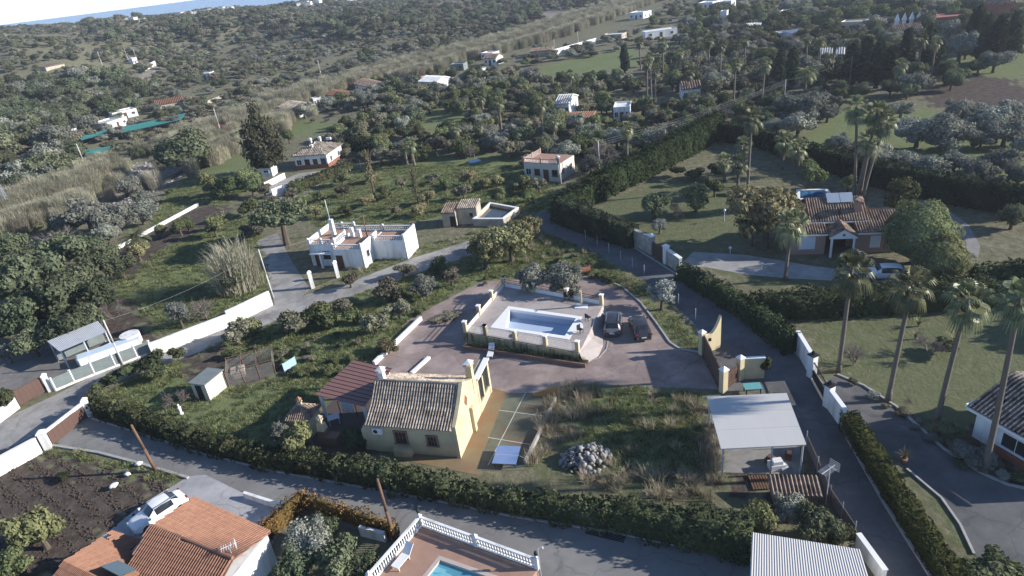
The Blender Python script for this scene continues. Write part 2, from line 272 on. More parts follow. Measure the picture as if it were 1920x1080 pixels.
sheet('garden_path', [(1725,375),(1770,388),(1815,420),(1838,460),(1832,495),(1810,490),(1812,455),(1790,425),(1755,400),(1720,388)], .012, M('path_concrete', (.26,.25,.24), (.2,.19,.185), 1, .9, .3, 30, .2, world=True))
sheet('yard_paving', [(-60,760),(-40,690),(60,655),(110,640),(200,635),(290,655),(170,705),(110,712),(40,745)], .016, M('yard_concrete', (.22,.205,.19), (.15,.14,.13), .8, .9, .4, 30, .2, cracks=True, world=True))
sheet('carport_slab', [(1325,845),(1332,760),(1400,745),(1470,745),(1500,830),(1500,890),(1335,885)], .012, M('slab', (.3,.29,.27), (.2,.19,.18), 1.0, .9, .3, 30, .2, world=True))
sheet('hip_house_yard', [(498,350),(560,325),(620,318),(640,330),(560,347),(530,372),(497,374)], .012, conc)
sheet('orchard_path', [(490,385),(530,368),(600,345),(660,325),(664,330),(610,352),(540,380),(500,392)], .008, conc)
sheet('far_road', [(1640,166),(1690,150),(1740,128),(1760,132),(1710,158),(1660,176)], .012, asph)
def kerb(name, pts, w, h, m, label=None):
    mb = MB()
    for a, c in zip(pts[:-1], pts[1:]):
        a = P(*a); c = P(*c); d = (c-a).normalized(); n = Vector((-d.y, d.x, 0))*w/2; u = Vector((0,0,h))
        mb.add([a-n, c-n, c+n, a+n, a-n+u, c-n+u, c+n+u, a+n+u], [(4,5,6,7),(0,1,5,4),(2,3,7,6),(1,2,6,5),(3,0,4,7)])
    return struct(mb.build(name, m))
kb = M('kerb_concrete', (.42,.41,.39), (.3,.29,.28), 2, .9)
kerb('courtyard_kerb', [(1090,521),(1122,521),(1166,538),(1201,568),(1229,604),(1256,643),(1276,656),(1312,661)], .18, .14, kb)
kerb('lane_kerb', [(1743,1080),(1655,940),(1577,803)], .2, .12, kb)
kerb('lane_kerb', [(1545,722),(1487,658),(1403,592),(1280,522),(1190,465)], .2, .12, kb)
kerb('driveway_kerb', [(1570,703),(1620,724),(1680,763),(1770,843),(1840,888),(1890,910),(2000,932)], .18, .14, kb)
kerb('driveway_kerb', [(1700,880),(1765,935),(1800,985),(1826,1040)], .16, .12, kb)
kerb('front_kerb', [(97,836),(187,850),(270,872),(353,897)], .25, .16, kb)
kerb('hedge_kerb', [(173,785),(267,814),(367,847),(500,881),(640,907),(807,937),(973,971),(1140,997),(1273,1024)], .15, .10, kb)
kerb('courtyard_edge', [(1100,678),(1122,672),(1137,655),(1140,640)], .1, .06, kb)
# riverbed water
sheet_w = M('stream_water', (.06,.07,.07), (.05,.055,.05), .3, .12, .1, 3, .5, world=True)
# stream in its bed
def ribbon(pts, wd, z):
    mb = MB(); L = []; 
    for i, p in enumerate(pts):
        a = np.array(pts[max(i-1, 0)]); c = np.array(pts[min(i+1, len(pts)-1)]); d = (c-a)/np.linalg.norm(c-a); n = np.array([-d[1], d[0]])*wd*(.7+.5*math.sin(i*1.7))/2
        L.append(((p[0]+n[0], p[1]+n[1], z), (p[0]-n[0], p[1]-n[1], z)))
    for i in range(len(L)-1): mb.quad(L[i][0], L[i][1], L[i+1][1], L[i+1][0])
    return mb
rp = []
for a, c in zip(RIVER[1:6], RIVER[2:7]): rp += [tuple(a+(c-a)*t) for t in np.linspace(0, 1, 8, endpoint=False)]
struct(ribbon(rp, 4.5, -2.1).build('stream', sheet_w))
# ================================================================ plants
def unit(v): return v/np.maximum(np.linalg.norm(v, axis=1, keepdims=True), 1e-9)
def leaf_quads(rng, pos, nrm, size, asp=1.7, var=None):
    n = len(pos); t = unit(np.cross(nrm, unit(rng.normal(size=(n, 3))))); bt = np.cross(nrm, t); s = size*rng.uniform(.6, 1.35, (n, 1))
    a = pos-t*s*asp*.5; c = pos+t*s*asp*.5; l = pos+bt*s*.5+nrm*s*.12; r = pos-bt*s*.5+nrm*s*.12
    V = np.stack([a, r, c, l], 1).reshape(-1, 3); Fc = np.arange(4*n).reshape(-1, 4)
    v = np.clip(rng.normal(.5, .22, n) if var is None else var, 0, 1); return V, Fc, np.repeat(v, 4)
ICO = {}
def ico(sub):
    if sub not in ICO:
        bm = bmesh.new(); bmesh.ops.create_icosphere(bm, subdivisions=sub, radius=1); v = np.array([p.co[:] for p in bm.verts]); f = np.array([[q.index for q in p.verts] for p in bm.faces]); bm.free(); ICO[sub] = (v, f)
    return ICO[sub]
def cloud(rng, lobes, n, size, shell=(.72, 1.08), jit=.5, core=.74, asp=1.7, updown=0.0):
    """lobes: (cx,cy,cz,rx,ry,rz). returns V,F(quads),var; cores as quads with doubled corner"""
    L = np.array(lobes, float); wt = (L[:, 3]*L[:, 4]+L[:, 3]*L[:, 5]+L[:, 4]*L[:, 5]); k = rng.choice(len(L), n, p=wt/wt.sum())
    d = unit(rng.normal(size=(n, 3))); low = d[:, 2] < -.45; d[low, 2] *= -.6; d = unit(d); rad = rng.uniform(shell[0], shell[1], (n, 1))
    # uneven outline
    bump = 1+.13*np.sin(d[:, :1]*5+k[:, None]*1.9)*np.cos(d[:, 1:2]*6+k[:, None])+.08*np.sin(d[:, 2:]*9+k[:, None]*3)
    pos = L[k, :3]+d*L[k, 3:]*rad*bump; nr = unit(unit(d/L[k, 3:])+jit*rng.normal(size=(n, 3))+np.array([0, 0, updown]))
    cl = .5+.25*np.sin(pos[:, 0]*2.1+k)*np.cos(pos[:, 1]*2.4-k)+.15*np.sin(pos[:, 2]*3)
    V, Fq, var = leaf_quads(rng, pos, nr, size, asp, np.clip(cl+rng.normal(0, .2, n), 0, 1))
    if core:
        iv, if_ = ico(2)
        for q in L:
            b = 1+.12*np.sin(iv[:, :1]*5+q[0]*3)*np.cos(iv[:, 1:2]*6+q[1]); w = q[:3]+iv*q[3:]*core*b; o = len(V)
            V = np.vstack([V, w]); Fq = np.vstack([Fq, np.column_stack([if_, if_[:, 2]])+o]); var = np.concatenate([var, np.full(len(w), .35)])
    return V, Fq, var
def fixquad(Fq):   # split into list faces without doubled corner
    return [tuple(f) if f[2] != f[3] else tuple(f[:3]) for f in Fq.tolist()]
def crown_mesh(name, V, Fq, var, mat):
    me = bpy.data.meshes.new(name); me.from_pydata(np.asarray(V).tolist(), [], fixquad(Fq)); me.materials.append(mat)
    at = me.attributes.new('var', 'FLOAT', 'POINT'); at.data.foreach_set('value', np.asarray(var, np.float32)); return me
bark = M('bark', (.14,.11,.085), (.08,.065,.05), 6, .95, .6, 25, .1); palebark = M('palm_bark', (.22,.19,.16), (.14,.115,.095), 8, .95, .8, 30, .1, stretch=(1,1,4))
twig = M('bare_twigs', (.20,.17,.15), (.14,.115,.10), 4, .95)
L_dark = LEAF('leaf_evergreen', (0.050,0.065,0.038), (0.163,0.177,0.103)); L_olive = LEAF('leaf_olive', (0.106,0.112,0.090), (0.281,0.285,0.231), .15)
L_citrus = LEAF('leaf_citrus', (0.062,0.081,0.038), (0.194,0.206,0.098)); L_fig = LEAF('leaf_yellowgreen', (0.123,0.123,0.062), (0.338,0.306,0.163)); L_scrub = LEAF('leaf_scrub', (0.090,0.090,0.062), (0.237,0.219,0.150))
L_hedge = LEAF('leaf_hedge', (0.043,0.058,0.029), (0.138,0.156,0.081)); L_cyp = LEAF('leaf_cypress', (.025,.034,.021), (.07,.085,.05)); L_pine = LEAF('leaf_pine', (0.067,0.076,0.047), (0.188,0.190,0.112))
L_palm = LEAF('leaf_palm', (.07,.082,.04), (.21,.218,.11), .15, .03); L_dead = LEAF('leaf_dead', (.14,.11,.075), (.26,.21,.145)); L_cane = LEAF('leaf_cane', (.22,.21,.14), (.46,.43,.315), .25)
L_silver = LEAF('leaf_silver', (.15,.165,.145), (.32,.33,.29), .15); L_grass = LEAF('leaf_grass', (.13,.16,.07), (.31,.325,.16), .4); L_drygrass = LEAF('leaf_drygrass', (.24,.205,.14), (.48,.42,.30), .35)
L_auburn = LEAF('leaf_auburn', (.075,.075,.03), (.36,.21,.075)); L_topi = LEAF('leaf_topiary', (0.067,0.081,0.039), (0.237,0.244,0.119))
def lobes_round(rng, n, R=1.0, h=1.0, spread=.62):
    L = [(0, 0, h*.05, R*.62, R*.62, R*.62*h)]
    for i in range(n):
        a = 2*math.pi*(i+rng.uniform(-.45, .45))/n*1.0 + (i % 2)*.5; q = rng.uniform(.3, spread*1.12)*R; z = rng.uniform(-.38, .55)*h*R; s = rng.uniform(.22, .52)*R
        L.append((q*math.cos(a), q*math.sin(a), z, s, s, s*rng.uniform(.8, 1.05)*h))
    return L
PROTO = {}     # kind -> list of (crown mesh, unit-diameter 2, crown centre at 0)
def reg(kind, k, fn):
    PROTO[kind] = [fn(np.random.default_rng(100+31*i+len(PROTO)*7), i) for i in range(k)]
def mk(kind, mat, nl, leaves, size, h=1.0, jit=.48, core=.74, spread=.62, shell=(.72, 1.08), asp=1.7):
    return lambda rng, i: crown_mesh('crown_'+kind, *cloud(rng, lobes_round(rng, nl, 1.0, h, spread), leaves, size, shell, jit, core, asp), mat)
reg('dark', 3, mk('dark', L_dark, 9, 2600, .085)); reg('olive', 3, mk('olive', L_olive, 9, 2800, .07, .85)); reg('citrus', 3, mk('citrus', L_citrus, 7, 1800, .095, .95))
reg('fig', 2, mk('fig', L_fig, 10, 2600, .085, .75, .5, .62, .72)); reg('scrub', 3, mk('scrub', L_scrub, 7, 1300, .11, .7)); reg('silver', 2, mk('silver', L_silver, 8, 2200, .07, .95, .8, .62))
L_topi2 = LEAF('leaf_topiary_light', (.085,.095,.045), (.27,.265,.125))
reg('ball2', 1, lambda rng, i: crown_mesh('crown_ball', *cloud(rng, [(0,0,0,1,1,.8)], 6000, .055, (.93, 1.04), .3, .93), L_topi2))
reg('ball', 1, lambda rng, i: crown_mesh('crown_ball', *cloud(rng, [(0,0,0,1,1,.8)], 6000, .05, (.93, 1.04), .3, .93), L_topi))
reg('airy', 2, mk('airy', L_fig, 14, 2600, .07, .9, .9, .35, .75, (.4, 1.1))); reg('shrub', 3, mk('shrub', L_hedge, 6, 1000, .13, .75))
reg('pine', 2, lambda rng, i: crown_mesh('crown_pine', *cloud(rng, [(0,0,.9,.3,.3,.5)]+[(math.cos(a)*q, math.sin(a)*q, z, s, s, s*.6) for z, q, s in ((-.8,.5,.42),(-.45,.62,.45),(-.1,.6,.45),(.25,.52,.42),(.55,.36,.38)) for a in np.arange(0, 6.2, 1.25)+z*3], 4200, .075, (.6, 1.1), .9, .55), L_pine))
reg('umbrella', 1, lambda rng, i: crown_mesh('crown_umbrella', *cloud(rng, [(math.cos(a)*q, math.sin(a)*q, .12*math.cos(a*3), .4, .4, .24) for q, n in ((0,1),(.42,5),(.68,8)) for a in np.arange(n)*2*math.pi/n], 3600, .065, (.8, 1.08), .7, .8), L_dark))
reg('cypress', 2, lambda rng, i: crown_mesh('crown_cypress', *cloud(rng, [(0,0,0,.34,.34,1),(.05,.04,-.4,.38,.36,.55),(-.04,0,.35,.26,.26,.6)], 2200, .07, (.85, 1.06), .6, .85, 2.4, .6), L_cyp))
def young_conifer(rng, i):
    V = []; Fq = []; va = []
    for z in np.linspace(-.95, .95, 9):
        q = .5*(1-z)*.62+.07
        for a in np.arange(0, 6.28, 6.28/7)+z*5:
            n = 26; t = rng.uniform(.15, 1, n); p = np.column_stack([np.cos(a)*q*t, np.sin(a)*q*t, z-.06*t])+rng.normal(0, .035, (n, 3))
            v, f, w = leaf_quads(rng, p, unit(rng.normal(size=(n, 3))+[0, 0, .8]), .1); Fq.append(f+sum(len(x) for x in V)); V.append(v); va.append(w)
    return crown_mesh('crown_young_conifer', np.vstack(V), np.vstack(Fq), np.concatenate(va), L_fig)
reg('young', 1, young_conifer)
def blades(rng, n, h, spread, wd, lean=.45, base=.5, nseg=3):
    V = []; Fq = []; va = []; o = 0
    for _ in range(n):
        a = rng.uniform(0, 6.28); r = base*math.sqrt(rng.uniform()); b = np.array([r*math.cos(a), r*math.sin(a), 0]); az = a+rng.normal(0, .9); ln = rng.uniform(.1, lean); hh = h*rng.uniform(.55, 1.1); d = np.array([math.cos(az), math.sin(az), 0]); s = np.array([-d[1], d[0], 0])*wd*rng.uniform(.7, 1.2)
        pts = [b+d*hh*ln*(t**2)+np.array([0, 0, hh*(t-.25*ln*t*t)]) for t in np.linspace(0, 1, nseg+1)]; v = rng.uniform(0, 1)
        for j in range(nseg):
            w0 = s*(1-.75*j/nseg); w1 = s*(1-.75*(j+1)/nseg); V += [pts[j]-w0, pts[j]+w0, pts[j+1]+w1, pts[j+1]-w1]; Fq.append((o, o+1, o+2, o+3)); va += [v]*4; o += 4
    return np.array(V), np.array(Fq), np.array(va)
def cane(rng, i):
    V, Fq, va = blades(rng, 240, 2.0, 1, .010, .4, .75); V[:, 2] -= 1; V2, F2, v2 = blades(rng, 900, .55, 1, .014, 1.2, .85, 2); V2[:, 2] += rng.uniform(-.95, .75, len(V2)//8).repeat(8)
    return crown_mesh('cane_leaves', np.vstack([V, V2]), np.vstack([Fq, F2+len(V)]), np.concatenate([va, v2]), L_cane)
reg('cane', 3, cane)
def bare(rng, i):
    mb = MB(); 
    def br(p, d, L, r, lev):
        q = p+d*L; mb.tube(p, q, r, r*.6, 4, False)
        if lev < 4:
            for _ in range(4 if lev < 2 else 3):
                e = (d+Vector(rng.normal(0, .55, 3))+Vector((0, 0, .12))).normalized(); br(p+d*L*rng.uniform(.5, 1), e, L*rng.uniform(.55, .8), r*.6, lev+1)
    for _ in range(4): br(Vector((0, 0, -.95)), Vector((rng.normal(0, .45), rng.normal(0, .45), 1)).normalized(), .62, .035, 0)
    return mb.mesh('branches', twig)
reg('bare', 2, bare)
# palms: fan crown about origin, radius 1
def fan_leaf(rng, V, Fq, va, dirv, up, L, droop, nb=15, v0=.5):
    o = len(V); tip = dirv*L*.5+np.array([0, 0, -droop*.12*L]); side = unit(np.cross(dirv, up)[None])[0]
    V += [np.array([0,0,0])-side*.012, np.array([0,0,0])+side*.012, tip+side*.012, tip-side*.012]; Fq.append((o, o+1, o+2, o+3)); va += [v0]*4
    for k in range(nb):
        a = (k/(nb-1)-.5)*3.6; bd = dirv*math.cos(a)+side*math.sin(a); ln = L*.55*(.7+.3*math.cos(a)); w = side*math.cos(a)*.035-dirv*math.sin(a)*.035
        mid = tip+bd*ln*.6+up*.03; end = tip+bd*ln+np.array([0, 0, -ln*(.25+droop*.5)]); o = len(V)
        V += [tip, mid-w, end, mid+w]; Fq.append((o, o+1, o+2, o+3)); va += [np.clip(v0+rng.normal(0, .18), 0, 1)]*4
def fan_crown(rng, i, n=28, skirt=False):
    V = []; Fq = []; va = []
    for k in range(n):
        el = math.radians(78-150*(k/n)**1.05 + rng.normal(0, 6)); az = k*2.4+rng.normal(0, .2); d = np.array([math.cos(az)*math.cos(el), math.sin(az)*math.cos(el), math.sin(el)]); up = np.array([-math.cos(az)*math.sin(el), -math.sin(az)*math.sin(el), math.cos(el)])
        fan_leaf(rng, V, Fq, va, d, up, rng.uniform(.85, 1.05), max(0.1, .75-math.sin(el))*.75, 15, .75-.35*(k/n)+rng.normal(0, .08))
    return crown_mesh('palm_fronds', np.array(V), np.array(Fq), np.array(va), L_palm)
reg('fan', 3, fan_crown)
def skirt_mesh(rng, i):
    V = []; Fq = []; va = []
    for k in range(26):
        az = k*2.4; el = math.radians(rng.uniform(-88, -62)); d = np.array([math.cos(az)*math.cos(el), math.sin(az)*math.cos(el), math.sin(el)]); up = np.array([-math.cos(az)*math.sin(el), -math.sin(az)*math.sin(el), math.cos(el)]); z0 = -.15-rng.uniform(0, .9)
        v = []; fan_leaf(rng, v, f := [], w := [], d, up, .62, .4, 9, rng.uniform(.2, .8)); v = [q+np.array([d[0]*.1, d[1]*.1, z0]) for q in v]; Fq += [tuple(x+len(V) for x in q) for q in f]; V += v; va += w
    return crown_mesh('dead_skirt', np.array(V), np.array(Fq), np.array(va), L_dead)
reg('skirt', 2, skirt_mesh)
def feather_crown(rng, i, n=46):
    V = []; Fq = []; va = []
    for k in range(n):
        el0 = math.radians(80-95*(k/n)); az = k*2.4; h = np.array([math.cos(az), math.sin(az), 0]); s = np.array([-h[1], h[0], 0]); p = np.zeros(3); el = el0; v0 = np.clip(.65-.3*k/n+rng.normal(0, .1), 0, 1); st = 13
        for j in range(st):
            d = h*math.cos(el)+np.array([0, 0, math.sin(el)]); q = p+d*(1.08/st); wl = .26*math.sin(math.pi*(.12+.85*j/st))
            for sg in (-1, 1):
                e = q+s*sg*wl+d*wl*.55+np.array([0, 0, -.05]); o = len(V); V += [p, p+d*.035, e, q+d*.02]; Fq.append((o, o+1, o+2, o+3)); va += [v0]*4
            p = q; el -= .13
    return crown_mesh('palm_fronds', np.array(V), np.array(Fq), np.array(va), L_palm)
reg('feather', 1, feather_crown)
# ---- trunks
def trunk_mesh(h, r, rng, lean=(0, 0), limbs=4, spread=.5, R=1.5, mat=None):
    mb = MB(); pts = [Vector((lean[0]*t*t, lean[1]*t*t, h*t)) for t in (0, .33, .66, 1)]; mb.path(pts, [r*1.25, r, r*.85, r*.7], 8)
    for k in range(limbs):
        a = 2*math.pi*k/max(limbs, 1)+rng.uniform(-.4, .4); e = pts[-1]+Vector((math.cos(a)*R*spread, math.sin(a)*R*spread, R*.45)); m = pts[-1].lerp(e, .5)+Vector((0, 0, R*.08)); mb.path([pts[-1]-Vector((0,0,.1)), m, e], [r*.6, r*.45, r*.15], 6)
    return mb.mesh('trunk', mat or bark)
TRK = {}
def trunk_for(kind):
    if kind not in TRK:
        rng = np.random.default_rng(5); TRK[kind] = [trunk_mesh(1.0, .09, rng, (rng.uniform(-.1,.1), 0), 5, .55, 1.1) for _ in range(2)]
    return TRK[kind]
CNT = {}
NOTREE = []     # (x, y, r) kept clear of automatic planting
def tree(kind, px, py, wpx, label, group=None, name=None, cat='tree', ratio=.62, zs=1.0, keep=True, at=None, D=None, solid=False):
    """crown centre seen at (px,py), crown width wpx in photo pixels; stands on the ground under it"""
    if at is None:
        hc = 2.0
        for _ in range(5):
            g = G(px, py, hc); p = Vector((g.x, g.y, g.z+hc)); D = wpx*depth_of(p)/F_PX; hc = D*ratio*zs
        g = G(px, py, hc)
    else: g = Vector(at); hc = D*ratio*zs
    i = CNT.get(kind, 0); CNT[kind] = i+1; rz = (i*2.39996) % 6.283; cm = PROTO[kind][i % len(PROTO[kind])]
    name = name or (kind+'_tree'); qx, qy = .86+.28*((i*.618) % 1), .86+.28*((i*.414+.3) % 1)
    if solid:
        o = put(name, cm, None, (g.x, g.y, g.z+hc), rz); o.scale = (D/2*qx, D/2*qy, D/2*zs); tag(o, label, cat, group)
    else:
        o = T(name, label, cat, g, rz, group); c = put('crown', cm, o, (0, 0, hc)); c.scale = (D/2*qx, D/2*qy, D/2*zs)
        if kind != 'bare':
            t = put('trunk', trunk_for(kind)[i % 2], o); t.scale = (D*.55, D*.55, max(hc-D*.08, .3))
    if keep: NOTREE.append((g.x, g.y, D*.45))
    return o
def palm(cpx, cpy, wpx, base=None, label='', group=None, kind='fan', skirt=0, rad=.2, height=8.0, name='fan_palm'):
    if base is not None:
        b = G(*base); best = None
        for h in np.arange(1, 26, .05):
            q = P(cpx, cpy, b.z+h); e = (q-Vector((b.x, b.y, b.z+h))).length
            if best is None or e < best[0]: best = (e, h, q)
        top = best[2]; h = best[1]; off = Vector((top.x-b.x, top.y-b.y, 0))
    else:
        g = G(cpx, cpy, height); b = g; h = height; off = Vector((random.uniform(-.3, .3), random.uniform(-.3, .3), 0)); top = b+off+Vector((0, 0, h))
    D = wpx*depth_of(top)/F_PX; i = CNT.get(kind, 0); CNT[kind] = i+1
    o = T(name, label, 'palm tree', b, 0, group); mb = MB(); n = 9; pts = [Vector((off.x*(t**1.4), off.y*(t**1.4), h*t)) for t in np.linspace(0, 1, n)]
    mb.path(pts, [rad*(1.45 if j == 0 else 1.08-.3*j/n)*(1+.05*(j % 2)) for j in range(n)], 9); mb.build('trunk', palebark, o, smooth=True)
    c = put('fronds', PROTO[kind][i % len(PROTO[kind])], o, (off.x, off.y, h), i*1.3); c.scale = (D/2,)*3
    if skirt:
        s = put('dead_skirt', PROTO['skirt'][i % 2], o, (off.x, off.y, h), i*.7); s.scale = (D/2*.75, D/2*.75, D/2*skirt)
    NOTREE.append((b.x, b.y, 1.2)); return o
# ---- hedges: leafy clipped blocks along a ground line
def hedge(name, pts, wd, ht, label, mat=None, dens=26, leaf=.16, wob=.12, group=None, world=False, cat='hedge', z0=0.0):
    Q = [Vector(p) if world else P(*p) for p in pts]; rng = np.random.default_rng(int(abs(Q[0].x*100)) % 9999); mat = mat or L_hedge; mb = MB(); V = []; Fq = []; va = []; o = 0
    hts = ht if hasattr(ht, '__len__') else [ht]*len(Q); wds = wd if hasattr(wd, '__len__') else [wd]*len(Q); org = Q[0].copy()
    for a, c, h0, h1, w0, w1 in zip(Q[:-1], Q[1:], hts[:-1], hts[1:], wds[:-1], wds[1:]):
        d = (c-a); L = d.length; d = d/L; nrm = Vector((-d.y, d.x, 0)); per = h0+w0+h1; n = int(L*per*dens); u = rng.uniform(-.1, L+.1, n); s = rng.uniform(0, per, n); t = np.clip(u/L, 0, 1); hh = h0+(h1-h0)*t; ww = w0+(w1-w0)*t
        lump = wob*(1.3*np.sin(u*.75+a.x)*np.cos(u*.31+s*.5)+np.sin(u*2.3+s)+.7*np.sin(u*5.1-s*2)+.5*np.sin(u*9+s*5))
        lat = np.where(s < h0, -.5, np.where(s > h0+w0, .5, (s-h0)/w0-.5)); z = np.where(s < h0, s/h0, np.where(s > h0+w0, (per-s)/h1, 1.0))*hh; nl = np.where(s < h0, -1.0, np.where(s > h0+w0, 1.0, 0)); nz = np.where((s >= h0) & (s <= h0+w0), 1.0, .12)
        lt = lat*ww+nl*lump; z = z+nz*lump*(nz > .5); base = np.array(a-org)
        pos = base+np.outer(u, np.array(d))+np.outer(lt, np.array(nrm))+np.column_stack([0*z, 0*z, z]); nr = unit(np.outer(nl, np.array(nrm))+np.column_stack([0*z, 0*z, nz])+.65*rng.normal(size=(n, 3)))
        v, f, w = leaf_quads(rng, pos, nr, leaf, 1.7, np.clip(.5+.3*np.sin(u*1.3+s*.8)+rng.normal(0, .2, n), 0, 1)); V.append(v); Fq.append(f+o); va.append(w); o += len(v)
        # inner body
        ns = max(2, int(L/1.0)); 
        for j in range(ns):
            for side in range(1):
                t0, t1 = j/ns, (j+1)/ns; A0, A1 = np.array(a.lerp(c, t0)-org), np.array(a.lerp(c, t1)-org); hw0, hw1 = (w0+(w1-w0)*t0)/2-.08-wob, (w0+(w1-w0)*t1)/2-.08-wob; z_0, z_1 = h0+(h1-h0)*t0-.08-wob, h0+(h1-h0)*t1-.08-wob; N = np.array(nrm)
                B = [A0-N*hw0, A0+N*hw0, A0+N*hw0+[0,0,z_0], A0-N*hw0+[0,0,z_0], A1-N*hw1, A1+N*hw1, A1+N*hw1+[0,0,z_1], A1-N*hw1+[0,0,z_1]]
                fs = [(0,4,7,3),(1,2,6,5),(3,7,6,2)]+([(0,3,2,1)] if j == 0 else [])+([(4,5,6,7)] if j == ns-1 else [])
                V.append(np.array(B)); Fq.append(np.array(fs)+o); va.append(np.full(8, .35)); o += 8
    # end caps
    for q, dd, h, w_ in ((Q[0], Q[0]-Q[1], hts[0], wds[0]), (Q[-1], Q[-1]-Q[-2], hts[-1], wds[-1])):
        dd = dd.normalized(); N = Vector((-dd.y, dd.x, 0)); n = int(h*w_*dens); pos = np.array(q-org)+np.outer(rng.uniform(-.5, .5, n)*w_, np.array(N))+np.outer(rng.uniform(-.05, .1, n), np.array(dd))+np.column_stack([np.zeros(n), np.zeros(n), rng.uniform(0, h, n)])
        v, f, w = leaf_quads(rng, pos, unit(np.array(dd)+.6*rng.normal(size=(n, 3))), leaf); V.append(v); Fq.append(f+o); va.append(w); o += len(v)
    for a, c in zip(Q[:-1], Q[1:]):
        for t in np.linspace(0, 1, 6): q = a.lerp(c, t); NOTREE.append((q.x, q.y, 1.2))
    return tag(put(name, mesh_np(name, np.vstack(V), np.vstack(Fq), np.concatenate(va), mat), None, (org.x, org.y, org.z+z0)), label, cat, group)
# ---- scattered growth as stuff, instanced with geometry nodes
def scatter(name, pts, scl, rot, idx, meshes, label, cat):
    src = bpy.data.collections.new(name+'_source')
    for k, m in enumerate(meshes): src.objects.link(bpy.data.objects.new('%s_piece_%02d' % (name, k), m))
    me = bpy.data.meshes.new(name); me.from_pydata([tuple(p) for p in pts], [], [])
    for nme, ty, arr, key in (('scl', 'FLOAT_VECTOR', scl, 'vector'), ('rotz', 'FLOAT', rot, 'value'), ('idx', 'INT', idx, 'value')):
        a = me.attributes.new(nme, ty, 'POINT'); a.data.foreach_set(key, np.asarray(arr, np.int32 if ty == 'INT' else np.float32).ravel())
    o = put(name, me); g = bpy.data.node_groups.new(name+'_nodes', 'GeometryNodeTree'); g.interface.new_socket('Geometry', in_out='INPUT', socket_type='NodeSocketGeometry'); g.interface.new_socket('Geometry', in_out='OUTPUT', socket_type='NodeSocketGeometry')
    gi = g.nodes.new('NodeGroupInput'); go = g.nodes.new('NodeGroupOutput'); ip = g.nodes.new('GeometryNodeInstanceOnPoints'); ci = g.nodes.new('GeometryNodeCollectionInfo')
    ci.inputs['Collection'].default_value = src; ci.inputs['Separate Children'].default_value = True; ci.inputs['Reset Children'].default_value = True
    def na(nme, ty): n = g.nodes.new('GeometryNodeInputNamedAttribute'); n.data_type = ty; n.inputs['Name'].default_value = nme; return n.outputs['Attribute']
    cx = g.nodes.new('ShaderNodeCombineXYZ'); g.links.new(na('rotz', 'FLOAT'), cx.inputs[2])
    g.links.new(gi.outputs[0], ip.inputs['Points']); g.links.new(ci.outputs[0], ip.inputs['Instance']); ip.inputs['Pick Instance'].default_value = True
    g.links.new(na('idx', 'INT'), ip.inputs['Instance Index']); g.links.new(cx.outputs[0], ip.inputs['Rotation']); g.links.new(na('scl', 'FLOAT_VECTOR'), ip.inputs['Scale']); g.links.new(ip.outputs[0], go.inputs[0])
    md = o.modifiers.new('scatter', 'NODES'); md.node_group = g
    return tag(o, label, cat, kind='stuff')
# ================================================================ building helpers
white = M('white_wall', (.80,.79,.77), (.70,.69,.66), 1.2, .9, .15, 25, .15, c3=(.56,.545,.51), s3=.8, stretch=(1.6,1.6,.28)); cream = M('cream_wall', (.60,.51,.32), (.54,.45,.28), 1.0, .9, .2, 25, .15, c3=(.46,.38,.24), s3=.6)
pink = M('pink_wall', (.42,.27,.21), (.38,.245,.19), 1.0, .9, .1, 25, .15); tanw = M('tan_wall', (.48,.42,.32), (.38,.33,.25), .9, .9, .3, 20, .15, c3=(.3,.27,.22), s3=.6); yellow2 = M('pale_yellow_wall', (.62,.58,.48), (.55,.51,.42), 1, .9)
terra = M('terracotta_tile', (.31,.165,.11), (.25,.13,.085), 2.0, .85, .2, 20, .15, attr=True, tone=.14); oldtile = M('weathered_tile', (.44,.375,.30), (.31,.255,.205), 2.5, .9, .3, 20, .1, c3=(.19,.16,.13), s3=.7, attr=True); mixtile = M('mottled_tile', (.34,.255,.195), (.24,.18,.14), 2, .9, .3, 20, .1, c3=(.12,.085,.06), s3=.9, attr=True)
channel_shade = M('terracotta_channel_shade', (.17,.09,.062), (.13,.07,.05), 2, .9); redroof = M('red_sheet', (.225,.115,.095), (.195,.10,.083), .8, .55, .05, 10, .4); brickred = M('brick_red', (.27,.12,.08), (.22,.095,.065), 4, .9, .3, 30, .1)  # terracotta channels: darker brown puts the shade between the ribs into the colour
metal = M('galvanised', (.55,.56,.57), (.46,.47,.48), .8, .5, .05, 10, .5, .2); whitemetal = M('white_sheet_metal', (.50,.485,.455), (.46,.445,.42), .5, .6, .03, 8, .3, stretch=(1,.15,1)); wood = M('pole_wood', (.20,.12,.08), (.13,.08,.055), 5, .9, .5, 30, .1, stretch=(1,1,.2)); brownmetal = M('brown_gate_metal', (.11,.065,.05), (.095,.055,.042), 1, .6, .05, 10, .35)
glass = M('window_glass', (.03,.035,.04), (.02,.022,.025), 1, .08, 0, 1, .6); dark = M('dark_iron', (.03,.03,.032), (.02,.02,.022), 2, .6); woodbrown = M('brown_wood', (.13,.065,.04), (.09,.045,.03), 6, .7, .2, 20, .2); shutter = M('white_shutter', (.72,.73,.74), (.66,.67,.68), 4, .6)
greypanel = M('grey_green_panel', (.20,.23,.22), (.15,.175,.17), 1.5, .8); stone = M('rubble_stone', (.45,.42,.37), (.26,.24,.2), 3.5, .95, .8, 9, .1, c3=(.52,.5,.45), s3=1.8); rockm = M('pale_rock', (.37,.355,.335), (.24,.228,.215), 2.5, .95, .8, 6, .1); floor_t = M('terrace_tile', (.38,.24,.175), (.31,.19,.14), 1.2, .8, .1, 15, .2); paver = M('pool_deck_paver', (.42,.37,.34), (.35,.31,.285), 1.3, .85, .2, 12, .2, c3=(.31,.26,.235), s3=.5)
